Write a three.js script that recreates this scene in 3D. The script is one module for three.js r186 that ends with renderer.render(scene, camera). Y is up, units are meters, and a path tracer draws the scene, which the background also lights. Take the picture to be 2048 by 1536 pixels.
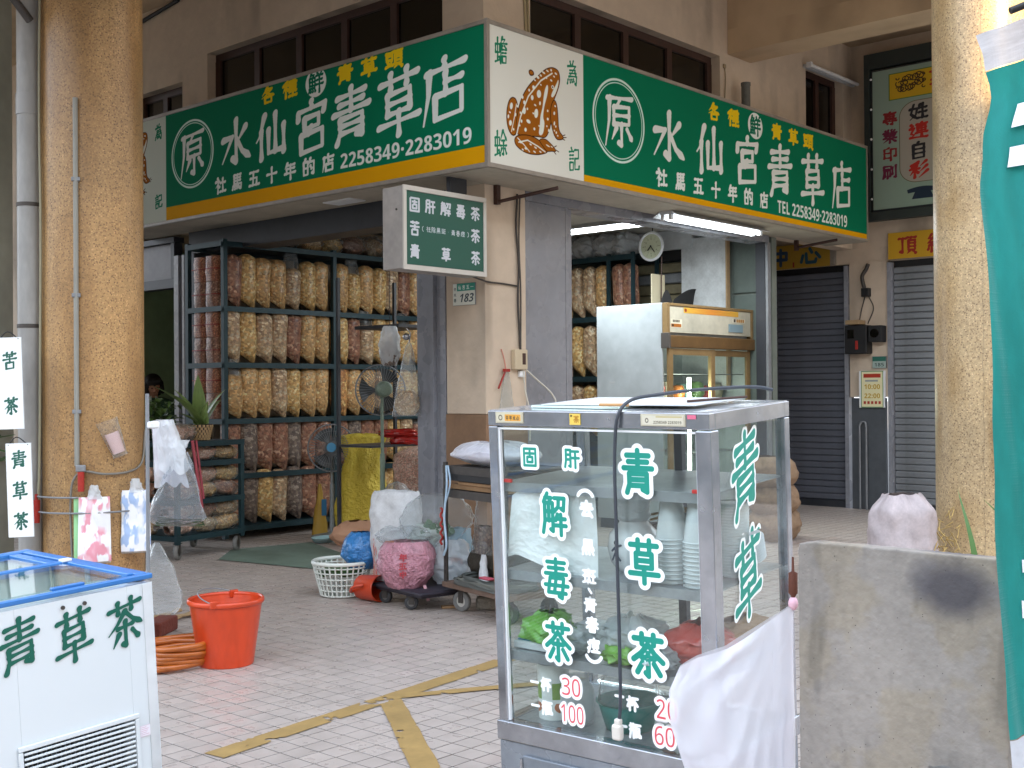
import * as THREE from 'three';
import { RoundedBoxGeometry } from 'three/addons/geometries/RoundedBoxGeometry.js';
import { mergeGeometries, mergeVertices } from 'three/addons/utils/BufferGeometryUtils.js';
import { ImprovedNoise } from 'three/addons/math/ImprovedNoise.js';
import { MarchingCubes } from 'three/addons/objects/MarchingCubes.js';
import { RectAreaLightUniformsLib } from 'three/addons/lights/RectAreaLightUniformsLib.js';
RectAreaLightUniformsLib.init();

// ---------- camera, sky, sun, exposure ----------
// World axes follow the corner shop: +X runs along its right front, +Z out of that front, -Z along its left front.
const scene = new THREE.Scene();
const camera = new THREE.PerspectiveCamera(35.86, 4 / 3, 0.1, 400);
const aim = new THREE.Vector3(0.7455, 0.0059, -0.6665).normalize();
camera.position.set(-6.724, 1.4, 6.282);
camera.up.set(0.0004, 1, 0.0093);
camera.lookAt(camera.position.clone().add(aim));
scene.add(camera);
const renderer = new THREE.WebGLRenderer({ antialias: true });
renderer.setSize(1024, 768);
renderer.toneMapping = THREE.LinearToneMapping;
renderer.toneMappingExposure = 3.55;
renderer.shadowMap.enabled = true;
const sunDir = new THREE.Vector3(-0.343 * Math.cos(0.384), Math.sin(0.384), 0.939 * Math.cos(0.384));
{ // bright hazy sky, a little brighter round the sun
  const W = 256, H = 128, d = new Float32Array(W * H * 4);
  for (let j = 0; j < H; j++) for (let i = 0; i < W; i++) {
    const el = ((j + 0.5) / H - 0.5) * Math.PI, az = ((i + 0.5) / W - 0.5) * 2 * Math.PI;
    const x = Math.cos(az) * Math.cos(el), y = Math.sin(el), z = Math.sin(az) * Math.cos(el);
    const c = Math.max(0, x * sunDir.x + y * sunDir.y + z * sunDir.z), g = 0.5 * c ** 8 + 0.9 * c ** 60;
    const t = Math.max(0, y), k = y < 0 ? 0.35 : 1;
    const o = (j * W + i) * 4;
    d[o] = k * (1.02 - 0.3 * t + g); d[o + 1] = k * (1.1 - 0.22 * t + 0.95 * g); d[o + 2] = k * (1.2 - 0.08 * t + 0.82 * g); d[o + 3] = 1;
  }
  const sky = new THREE.DataTexture(d, W, H, THREE.RGBAFormat, THREE.FloatType);
  sky.mapping = THREE.EquirectangularReflectionMapping; sky.magFilter = sky.minFilter = THREE.LinearFilter; sky.needsUpdate = true;
  scene.background = sky; scene.environment = sky;
}
const sun = new THREE.DirectionalLight(0xffd9a0, 5);
sun.position.copy(sunDir).multiplyScalar(60); sun.castShadow = true;
Object.assign(sun.shadow.camera, { left: -30, right: 30, top: 30, bottom: -30, far: 150 });
sun.shadow.mapSize.set(4096, 4096);
scene.add(sun, sun.target);

// ---------- helpers ----------
let seed = 7;
const rnd = () => { seed = (seed * 1664525 + 1013904223) >>> 0; return seed / 4294967296; };
const rr = (a, b) => a + (b - a) * rnd();
const pn = new ImprovedNoise();
const { clamp, lerp, smoothstep } = THREE.MathUtils;
const V3 = (x, y, z) => new THREE.Vector3(x, y, z);
const used = {};
function numbered(n) { used[n] = (used[n] ?? -1) + 1; return used[n] ? n + '_' + String(used[n]).padStart(3, '0') : n; }
function mesh(name, geo, material, parent = scene) {
  const o = new THREE.Mesh(geo, material);
  o.name = parent === scene ? numbered(name) : name; o.castShadow = o.receiveShadow = true; parent.add(o); return o;
}
function tag(o, label, category, group) { o.userData.label = label; o.userData.category = category; if (group) o.userData.group = group; return o; }
function thing(name, label, category, [x, y, z] = [0, 0, 0], turn = 0, group) {
  const o = new THREE.Group(); o.name = numbered(name); scene.add(o); o.position.set(x, y, z); o.rotation.y = turn; return tag(o, label, category, group);
}
function struct(name, geo, material) { const o = mesh(name, geo, material); o.userData.kind = 'structure'; return o; }
function copy(o, label, [x, y, z], turn = 0, group) {
  const c = o.clone(); c.name = numbered(o.name.replace(/_\d+$/, '')); scene.add(c); c.position.set(x, y, z); c.rotation.y = turn;
  c.userData = { ...o.userData, label }; if (group) c.userData.group = group; return c;
}
const flat = (g) => (g.index ? g.toNonIndexed() : g);
function join(...gs) {
  return mergeGeometries(gs.flat().map((g) => { const f = flat(g); for (const k of Object.keys(f.attributes)) if (!['position', 'normal', 'uv'].includes(k)) f.deleteAttribute(k); return f; }));
}
function boxUV(g) { // uv in metres by the way each face points
  g = flat(g); const p = g.attributes.position, n = g.attributes.normal, u = new Float32Array(p.count * 2);
  for (let i = 0; i < p.count; i += 3) {
    let ax = 0, ay = 0, az = 0;
    for (let k = 0; k < 3; k++) { ax += Math.abs(n.getX(i + k)); ay += Math.abs(n.getY(i + k)); az += Math.abs(n.getZ(i + k)); }
    for (let k = 0; k < 3; k++) {
      const x = p.getX(i + k), y = p.getY(i + k), z = p.getZ(i + k), o = (i + k) * 2;
      if (ax >= ay && ax >= az) { u[o] = z; u[o + 1] = y; } else if (ay >= az) { u[o] = x; u[o + 1] = z; } else { u[o] = x; u[o + 1] = y; }
    }
  }
  g.setAttribute('uv', new THREE.BufferAttribute(u, 2)); return g;
}
function box(w, h, d, x = 0, y = 0, z = 0, r = 0.004) { // centred at x, z; y is its centre
  const m = Math.min(w, h, d) * 0.45;
  const g = r > 0 ? new RoundedBoxGeometry(w, h, d, 1, Math.min(r, m)) : new THREE.BoxGeometry(w, h, d);
  return boxUV(g.translate(x, y, z));
}
const span = (x0, x1, y0, y1, z0, z1, r = 0) => box(x1 - x0, y1 - y0, z1 - z0, (x0 + x1) / 2, (y0 + y1) / 2, (z0 + z1) / 2, r);
const cyl = (r0, r1, h, x = 0, y = 0, z = 0, seg = 20) => flat(new THREE.CylinderGeometry(r0, r1, h, seg).translate(x, y, z));
function rod(a, b, r, seg = 8) {
  const A = V3(...a), B = V3(...b), d = B.clone().sub(A), g = new THREE.CylinderGeometry(r, r, d.length(), seg);
  g.applyQuaternion(new THREE.Quaternion().setFromUnitVectors(V3(0, 1, 0), d.clone().normalize()));
  return flat(g.translate(...A.add(B).multiplyScalar(0.5).toArray()));
}
function tube(pts, r, n = 40, seg = 6, closed = false) { return flat(new THREE.TubeGeometry(new THREE.CatmullRomCurve3(pts.map((p) => V3(...p)), closed), n, r, seg, closed)); }
const lathe = (pts, seg = 32) => flat(new THREE.LatheGeometry(pts.map((p) => new THREE.Vector2(...p)), seg));
const ring = (r, t, seg = 36, ts = 6) => flat(new THREE.TorusGeometry(r, t, ts, seg));
function param(fn, nu, nv, uvs = [1, 1]) { // a smooth grid surface, fn(u, v) -> [x, y, z]
  const p = [], uv = [], ix = [];
  for (let j = 0; j <= nv; j++) for (let i = 0; i <= nu; i++) { p.push(...fn(i / nu, j / nv)); uv.push((i / nu) * uvs[0], (j / nv) * uvs[1]); }
  for (let j = 0; j < nv; j++) for (let i = 0; i < nu; i++) { const a = j * (nu + 1) + i, b = a + 1, c = a + nu + 1, e = c + 1; ix.push(a, b, c, b, e, c); }
  const g = new THREE.BufferGeometry();
  g.setAttribute('position', new THREE.Float32BufferAttribute(p, 3)); g.setAttribute('uv', new THREE.Float32BufferAttribute(uv, 2)); g.setIndex(ix); g.computeVertexNormals(); return g;
}
// A filled or hanging bag: prof(v) -> [half width, half depth, x shift, z shift] from bottom (v = 0) to top, creased by noise.
function bag(h, prof, o = {}) {
  const { nu = 36, nv = 26, wr = 0.012, fr = 9, sq = 2.4, s = rr(0, 90), pleat = 0, pn0 = 9 } = o, q0 = prof(0.4), uvs = o.uvs ?? [Math.max(1, Math.round(3.14 * (q0[0] + q0[1]) * 4)), h * 4];
  return param((u, v) => {
    const a = -u * Math.PI * 2, [rx, rz, dx = 0, dz = 0, dy = 0] = prof(v), c = Math.cos(a), q = Math.sin(a);
    const k = 1 / Math.pow(Math.abs(c) ** sq + Math.abs(q) ** sq, 1 / sq);
    const n = wr * (pn.noise(c * fr * 0.3 + s, v * fr * 0.5, q * fr * 0.3) + 0.5 * pn.noise(c * fr * 0.7 + s, v * fr * 1.1 + 3, q * fr * 0.7) + 0.25 * Math.abs(pn.noise(c * fr * 1.2, v * fr * 2 + s, q * fr * 1.2))) + pleat * v * Math.sin(a * pn0 + 2 * pn.noise(c + s, v * 3, q));
    const m = Math.max(0, 1 + n / Math.max(0.02, Math.max(rx, rz)));
    return [c * k * rx * m + dx, v * h + dy + wr * 0.5 * pn.noise(c * 2, v * 4, q * 2 + s), q * k * rz * m + dz];
  }, nu, nv, uvs);
}
const sackProf = (rx, rz, top = 0.5, pinch = 0.12) => (v) => {
  const b = Math.sqrt(clamp(v / 0.12, 0, 1)), t = v > 1 - pinch ? lerp(1, top, smoothstep(v, 1 - pinch, 1)) : 1, mid = 1 + 0.1 * Math.sin(v * Math.PI);
  const e = v >= 0.999 ? 0.02 : 1; return [rx * b * t * mid * e, rz * b * t * mid * e];
};
// ---------- textures ----------
const hash = (x, y, s) => { let h = (Math.imul(x, 374761393) + Math.imul(y, 668265263) + Math.imul(s, 974711)) | 0; h = Math.imul(h ^ (h >>> 13), 1274126177); return ((h ^ (h >>> 16)) >>> 0) / 4294967296; };
function vn(x, y, p, s) { // value noise that repeats after p cells
  const i = Math.floor(x), j = Math.floor(y), f = x - i, g = y - j, a = f * f * (3 - 2 * f), b = g * g * (3 - 2 * g), w = (q) => ((q % p) + p) % p;
  return lerp(lerp(hash(w(i), w(j), s), hash(w(i + 1), w(j), s), a), lerp(hash(w(i), w(j + 1), s), hash(w(i + 1), w(j + 1), s), a), b);
}
function fbm(u, v, p, s, n = 4) { let t = 0, a = 0.5, q = p; for (let k = 0; k < n; k++) { t += a * vn(u * q, v * q, q, s + k); q *= 2; a *= 0.5; } return t / (1 - a * 2); }
function tex(n, fn, srgb = true, rep = [1, 1]) {
  const d = new Uint8Array(n * n * 4);
  for (let j = 0; j < n; j++) for (let i = 0; i < n; i++) { const c = fn(i / n, j / n, i, j), o = (j * n + i) * 4; for (let k = 0; k < 3; k++) d[o + k] = clamp(Array.isArray(c) ? c[k] : c, 0, 255); d[o + 3] = 255; }
  const t = new THREE.DataTexture(d, n, n); t.wrapS = t.wrapT = THREE.RepeatWrapping; t.magFilter = THREE.LinearFilter; t.minFilter = THREE.LinearFilter;
  if (srgb) t.colorSpace = THREE.SRGBColorSpace; t.repeat.set(...rep); t.needsUpdate = true; return t;
}
const rep = (t, a, b = a) => { const c = t.clone(); c.repeat.set(a, b); c.needsUpdate = true; return c; };
function mat(color, rough = 0.7, o = {}) { return new (o.clearcoat || o.transmission || o.sheen ? THREE.MeshPhysicalMaterial : THREE.MeshStandardMaterial)({ color, roughness: rough, side: THREE.DoubleSide, ...o }); }
const mix3 = (a, b, t) => a.map((x, i) => x + (b[i] - x) * t);
function canvasTex(w, h, draw) { const c = document.createElement('canvas'); c.width = w; c.height = h; draw(c.getContext('2d'), w, h); const t = new THREE.CanvasTexture(c); t.colorSpace = THREE.SRGBColorSpace; return t; }
const grime = tex(512, (u, v) => { const a = fbm(u, v, 4, 11, 6), b = fbm(u, v, 24, 17, 3); return 255 * clamp(0.86 + 0.2 * (a - 0.45) + 0.08 * (b - 0.5), 0, 1); });
const roughTex = tex(512, (u, v) => 255 * clamp(0.45 + 0.9 * (fbm(u, v, 6, 31, 5) - 0.35), 0.15, 1), false);
const fineBump = tex(256, (u, v) => 255 * fbm(u, v, 16, 5, 4), false);
const crease = tex(512, (u, v) => { const a = fbm(u, v, 5, 3, 3), b = fbm(u + 0.3, v, 9, 8, 3); return 255 * clamp(1.6 * Math.abs(a - 0.45) + 1.3 * Math.abs(b - 0.45), 0, 1); }, false);
const plasterTex = tex(1024, (u, v) => {
  const a = fbm(u, v, 3, 41, 6), b = fbm(u, v, 40, 44, 3), st = fbm(u, v * 0.25, 12, 49, 3), k = 0.9 + 0.16 * (a - 0.4) + 0.05 * (b - 0.5) - 0.12 * clamp((st - 0.52) * 4, 0, 1);
  return [225 * k, 209 * k - 3, 190 * k - 6];
});
const weave = tex(256, (u, v) => { const a = (Math.sin(u * 64 * Math.PI * 2) > 0) !== (Math.sin(v * 64 * Math.PI * 2) > 0) ? 1 : 0; return 255 * (0.4 + 0.4 * a + 0.2 * fbm(u, v, 32, 3, 2)); }, false);

const M = {
  plaster: mat(0xffffff, 0.9, { map: rep(plasterTex, 0.33), bumpMap: rep(fineBump, 1.2), bumpScale: 0.004 }),
  ceiling: mat(0xf2e6d2, 0.95, { map: rep(plasterTex, 0.2), bumpMap: rep(fineBump, 1), bumpScale: 0.003 }),
  greyPaint: mat(0x9a9ca4, 0.5, { map: rep(grime, 0.7), roughnessMap: rep(roughTex, 1.3), bumpMap: rep(fineBump, 2), bumpScale: 0.0006 }),
  darkFrame: mat(0x3a3d44, 0.5, { map: rep(grime, 1) }),
  brownTile: mat(0x97765a, 0.6, { map: rep(grime, 1.6) }),
  alu: mat(0x93969a, 0.45, { metalness: 0.15, map: rep(grime, 3) }),
  steel: mat(0xc3c6cc, 0.32, { metalness: 0.85, map: rep(grime, 2.2), roughnessMap: rep(roughTex, 2.7) }),
  steelShelf: mat(0xb9bcc0, 0.4, { metalness: 0.55, map: rep(grime, 3) }),
  angleIron: mat(0x234149, 0.5, { map: rep(grime, 4), metalness: 0.2 }),
  darkIron: mat(0x55504c, 0.6, { map: rep(grime, 5), metalness: 0.4 }),
  black: mat(0x1b1b1d, 0.6), rubber: mat(0x3d3d40, 0.75), wheelGrey: mat(0x8a8a88, 0.6, { map: rep(grime, 6) }),
  darkGlass: mat(0x14120f, 0.12, { map: rep(grime, 1) }),
  brownFrame: mat(0x4a2f26, 0.55, { map: rep(grime, 2) }),
  glass: new THREE.MeshPhysicalMaterial({ color: 0xf4f8f7, roughness: 0.02, transmission: 1, thickness: 0, ior: 1.5, side: THREE.DoubleSide }),
  whitePlastic: mat(0xe6e8ea, 0.4), whitePaint: mat(0xdfe3e6, 0.45, { map: rep(grime, 0.9) }),
  signFrame: mat(0xa39a8e, 0.5, { map: rep(grime, 1.5), metalness: 0.15 }),
  soffit: mat(0xc2b8a6, 0.8, { map: rep(grime, 0.8) }),
  board: mat(0xb79a74, 0.8, { map: rep(grime, 2) }),
  card: mat(0xa98560, 0.9, { map: rep(grime, 3) }),
  clear: new THREE.MeshPhysicalMaterial({ color: 0xf2f5f6, roughness: 0.3, transmission: 0.94, thickness: 0, ior: 1.35, side: THREE.DoubleSide, bumpMap: rep(crease, 0.7), bumpScale: 0.006 }),
  milky: new THREE.MeshPhysicalMaterial({ color: 0xeef1f3, roughness: 0.5, transmission: 0.6, thickness: 0, side: THREE.DoubleSide, bumpMap: rep(crease, 0.7), bumpScale: 0.008 }),
  whiteBag: new THREE.MeshPhysicalMaterial({ color: 0xf6f5fa, roughness: 0.46, transmission: 0.64, thickness: 0, side: THREE.DoubleSide, bumpMap: rep(crease, 0.6), bumpScale: 0.007 }),
  burlap: mat(0xa78a6e, 0.95, { map: rep(grime, 2), bumpMap: rep(weave, 3), bumpScale: 0.003 }),
  leaf: mat(0x3f5f2c, 0.45, { map: rep(grime, 3) }),
  red: mat(0xb32b20, 0.5, { map: rep(grime, 2) }),
};
// ---------- lettering: each character as strokes in a 100 x 100 box (two digits x, two digits y) ----------
const G = {
  一: '0550-9550', 十: '0845-9245 5008-5095', 五: '1212-8812 4512-3890 1548-7548-7090 0590-9590',
  水: '5004-5088-3878 0835-3835-2060-0580 8025-5548 5242-7070-9588', 仙: '3005-1545-0555 2035-2095 6308-6388 4238-4288-8888 8838-8895',
  宮: '5003-5014 1230-1216-8816-8430 3032-7032-7052-3052-3032 4852-4262 2062-8062-8095-2095-2062',
  青: '1514-8514 2028-8028 0542-9542 5003-5042 2254-2278-1496 2254-7854-7893-6488 2267-7867 2280-7880',
  草: '0815-9215 3204-3226 6804-6826 2534-2564 2534-7534-7564 2549-7549 2564-7564 0578-9578 5064-5098',
  店: '5002-5014 1216-9216 1816-1650-0595 5224-5256 5238-8538 3056-8556-8592-3092-3056',
  各: '4503-3025-0845 3518-7818-4245-0562 3530-6048-9560 2862-7562-7594-2894-2862',
  種: '3505-0815 0525-4225 2312-2396 2330-0562 2640-4055 8804-5210 4818-9818 5228-9428-9454-5254-5228 5241-9441 7308-7394 5068-9668 4794-9994',
  鮮: '2003-0820 1512-3812-3024 0826-4426-4460-0860-0826 0843-4443 2626-2660 0672-0388 1672-1688 2872-3088 4070-4688 6005-6616 9003-8216 5220-9620 5640-9240 5060-9860 7420-7496',
  頭: '0410-4410 0825-4025-4048-0848-0825 1455-1872 3655-3072 0282-4678 5008-9808 7208-6822 5824-9424-9476-5876-5824 5840-9440 5858-9458 6680-5296 8480-9896',
  社: '2203-2814 0424-4024-0460 2444-2496 2650-4262 5035-9535 7210-7290 4590-9890',
  馬: '2206-2262 2206-8506 2224-8024 2242-8042 5206-5260 2262-9062-8594-7288 1272-0890 2874-3090 4672-5088 6270-6884',
  年: '2804-0832 2016-9016 2236-8836 2236-2262 0562-9562 5516-5598', 的: '2202-1216 0818-4218-4292-0892-0818 0854-4254 6403-5235 5822-9422-9092-7886 6445-7462',
  為: '3204-3816 6202-5516 1022-8522-1868 3038-8038-7650 2850-8850-8462 2062-9462-8896-7890 1274-0690 3074-3486 4674-5284 6272-6882',
  記: '2203-2812 0418-4418 0832-4032 0846-4046 0860-4060-4090-0890-0860 5412-9012-9046-5646 5646-5688-9588-9676',
  蟾: '0428-0458 0428-3828-3858-0458 2105-2188 0292-4284 3474-4494 6002-4824 5610-8210-7022 4426-9826 5026-4698 6234-5444 7834-9244 5848-9448 6060-9060 6072-9072-9096-6096-6072',
  蜍: '0428-0458 0428-3828-3858-0458 2105-2188 0292-4284 3474-4494 6803-4640 6803-9840 5840-8240 4858-9658 7240-7292-6288 5868-4688 8468-9688',
  固: '1008-9008-9094-1094-1008 2432-7632 5018-5050 3250-6850-6876-3276-3250', 肝: '1208-1260-0594 1208-4208-4292-3288 1232-4232 1256-4256 5215-9515 5048-9848 7415-7497',
  解: '2202-0622 1212-3812-3022 1024-1066-0294 1024-4424-4490-3486 1044-4444 1064-4464 2724-2766 5212-9412-9040-8036 7012-6832-5044 6450-5664 6060-9660 5276-9976 7850-7898',
  毒: '1510-8510 2024-8024 0838-9238 5002-5038 2648-8048-7296-6092 2648-1884-8884 0666-9666 5048-4284',
  茶: '0815-9215 3204-3226 6804-6826 5026-3046-0562 5026-7046-9562 3056-7056 5046-5096-4290 3268-1690 6868-8690',
  苦: '0815-9215 3204-3226 6804-6826 0542-9542 5026-5062 2462-7662-7696-2496-2462', 去: '1522-8522 5003-5046 0646-9446 5046-2086-8286 6866-9096',
  黑: '2006-8006-8042-2042-2006 5006-5064 2024-8024 1054-9054 0566-9566 1276-0696 3276-3694 5676-6294 8076-9294',
  斑: '0412-3412 1912-1980 0444-3244 0284-3676 4604-5616 3824-6224 5424-4090 4442-6086 6612-9812 8212-8284 6846-9646 6486-9984',
  春: '1512-8512 2026-8026 0540-9540 5002-4840-0572 5240-9570 3056-7056-7096-3096-3056 3076-7076',
  痘: '5402-5812 2216-9616 2216-2060-0696 0630-1444 0270-2060 3428-9428 4440-8640-8660-4460-4440 5066-5684 8066-7484 3290-9890',
  杯: '2404-2496 0428-4428 2430-0470 2636-4258 4812-9812 7412-4658 7236-7296 7840-9662',
  瓶: '1404-1814 3604-3014 0420-4820 0444-4844 1620-1260-0496 3620-3696 5210-9810 6210-5690-7482 6232-8632-8688-9888-9878 6652-7262',
  姓: '2404-0860-4292 0430-4430-3668-0494 6010-5036 5430-9430 5456-9456 7406-7490 4690-9890',
  連: '0808-1618 0432-2432-0862-2672-0486 0486-9892 4010-9610 4622-9022-9050-4650-4622 4636-9036 3662-9862 6803-6884',
  自: '4802-4014 2016-8016-8096-2096-2016 2042-8042 2068-8068',
  彩: '4604-0814 0820-1432 2618-2830 4414-3830 0244-5244 2734-2796 2748-0278 2948-5074 9004-6028 9432-5862 9862-5298',
  專: '1010-9010 2020-8020-8046-2046-2020 2033-8033 5002-5058 0858-9254 0670-9670 7060-7096-5890 2676-3688',
  業: '3802-3822 6202-6222 1806-2618 8206-7418 0424-9624 3026-3636 7026-6436 1238-8838 2050-8050 0664-9464 5038-5098 4666-0694 5466-9694',
  印: '4004-1014 1014-1080 1042-4442 1078-4678 5614-9214-9270-8066 5614-5698', 刷: '0608-5608-5630-0630 0608-0660-0296 1440-1486 1440-5040-5084 3230-3298 6618-6670 9004-9094-8090',
  頂: '0412-4412 2412-2490-1284 5008-9808 7208-6822 5824-9424-9476-5876-5824 5840-9440 5858-9458 6680-5296 8480-9896',
  級: '2403-0824-3024 3420-0648-4044 2448-2496 1262-0684 3660-4478 5010-9010-7640-9440-5496 6010-5660-4496 5850-9696',
  中: '1424-8624-8664-1464-1424 5004-5098', 心: '1450-0684 3040-3288-7488-7872 4814-5834 7838-9664',
  祛: '2203-2814 0424-4024-0460 2444-2496 5022-9522 7208-7248 4648-9848 7248-5488-9084 8070-9698',
  除: '0806-0898 0806-3806-2640-3860-2270 6603-4038 6603-9838 5438-8038 4656-9656 6838-6892-5888 5466-4488 8066-9688',
  原: '1008-9408 1808-1650-0496 5210-4422 3224-3256 3224-8424-8456-3256 3240-8440 5856-5896-4890 4064-2684 7664-9486',
  '（': '5005-2530-2570-5095', '）': '5005-7530-7570-5095', '、': '3030-6070', '·': '4848-5252',
};
const strokes = (ch) => (G[ch] ?? '').split(' ').map((s) => s.split('-').map((p) => [+p.slice(0, 2), +p.slice(2)]));
// round gothic: every stroke one even width
function gothic(c, ch, x, y, w, h, lw, color, cap = 'round') {
  c.strokeStyle = color; c.lineWidth = lw; c.lineCap = cap; c.lineJoin = 'round';
  for (const s of strokes(ch)) { c.beginPath(); s.forEach(([a, b], i) => c[i ? 'lineTo' : 'moveTo'](x + (a / 100 - 0.5) * w, y + (b / 100 - 0.5) * h)); c.stroke(); }
}
// brush: heavy where the brush is set down, thin at the tails, rising a little to the right
function brush(c, ch, x, y, w, h, lw, color, rise = 0.1) {
  c.fillStyle = color;
  for (const s of strokes(ch)) {
    const L = []; let tot = 0;
    for (let i = 1; i < s.length; i++) { const d = Math.hypot(s[i][0] - s[i - 1][0], s[i][1] - s[i - 1][1]); L.push(d); tot += d; }
    const [ex, ey] = [s.at(-1)[0] - s.at(-2)[0], s.at(-1)[1] - s.at(-2)[1]], fall = ex < -8 && ey > 6, sweep = ex > 14 && ey > 8;
    let at = 0;
    for (let i = 1; i < s.length; i++) {
      const n = Math.max(3, Math.ceil(L[i - 1] * 4)), hor = Math.abs(s[i][0] - s[i - 1][0]) > 2 * Math.abs(s[i][1] - s[i - 1][1]);
      for (let k = 0; k <= n; k++) {
        const t = (at + (L[i - 1] * k) / n) / tot; let a = lerp(s[i - 1][0], s[i][0], k / n), b = lerp(s[i - 1][1], s[i][1], k / n);
        let r = 1.14 - 0.42 * Math.sin(Math.PI * clamp(t, 0, 1));
        if (hor) r *= 0.84 + 0.2 * Math.abs(t - 0.5);
        if (fall) r *= lerp(1.15, 0.28, smoothstep(t, 0.35, 1)); else if (sweep) r *= t < 0.8 ? lerp(0.75, 1.3, t / 0.8) : lerp(1.3, 0.35, (t - 0.8) / 0.2);
        b -= rise * (a - 50);
        c.beginPath(); c.ellipse(x + (a / 100 - 0.5) * w, y + (b / 100 - 0.5) * h, (lw / 2) * r, (lw / 2) * r * 0.74, -0.7, 0, 7); c.fill();
      }
      at += L[i - 1];
    }
  }
}
function text(c, s, x, y, h, w, color, font = 'bold', family = 'sans-serif') { // fitted to width w about x
  c.save(); c.font = `${font} ${h}px ${family}`; c.textAlign = 'center'; c.textBaseline = 'middle'; c.fillStyle = color; c.translate(x, y); c.scale(w / c.measureText(s).width, 1); c.fillText(s, 0, 0); c.restore();
}
const GREEN = '#07704f', WHITE = '#dfe4df', YEL = '#e5c21c';
// The green part of a sign: box W x H metres drawn at S pixels a metre with its left edge at x0 (metres); at(m, m) in sign metres.
function greenPart(c, S, x0, x1, top, bot, lay) {
  const X = (m) => (m - lay.o) * S, Y = (m) => (top - m) * S;
  c.fillStyle = GREEN; c.fillRect(X(x0), 0, X(x1) - X(x0), (top - bot) * S);
  c.fillStyle = '#d99c08'; c.fillRect(X(x0), Y(lay.band), X(x1) - X(x0), (top - bot) * S);
  c.strokeStyle = '#cfe6dc'; c.lineWidth = 0.022 * S;
  for (const k of [1, 0.92]) { c.beginPath(); c.ellipse(X(lay.ring[0]), Y(lay.ring[1]), lay.ring[2] * k * S, lay.ring[3] * k * S, 0, 0, 7); c.lineWidth = (k === 1 ? 0.02 : 0.009) * S; c.stroke(); }
  brush(c, '原', X(lay.ring[0]), Y(lay.ring[1]), 0.4 * S, 0.44 * S, 0.05 * S, WHITE);
  for (const [ch, x, y, w, h] of lay.big) brush(c, ch, X(x), Y(y), w * S, h * S, 0.067 * S, WHITE, 0.13);
  lay.small[0].split('').forEach((ch, i) => brush(c, ch, X(lay.small[1] + i * lay.small[2]), Y(lay.small[3]), 0.155 * S, 0.15 * S, 0.03 * S, WHITE, 0.06));
  text(c, lay.tel[0], X(lay.tel[1]), Y(lay.tel[2]), 0.17 * S, lay.tel[3] * S, WHITE, 'bold', 'sans-serif');
  for (const [ch, x] of lay.yellow) brush(c, ch, X(x), Y(lay.yy), 0.19 * S, 0.15 * S, 0.034 * S, YEL, 0.06);
  c.fillStyle = WHITE; c.beginPath(); c.ellipse(X(lay.fresh), Y(lay.yy - 0.01), 0.135 * S, 0.125 * S, 0, 0, 7); c.fill();
  brush(c, '鮮', X(lay.fresh), Y(lay.yy - 0.01), 0.19 * S, 0.19 * S, 0.026 * S, '#0d6a4e', 0.03);
}
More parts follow.
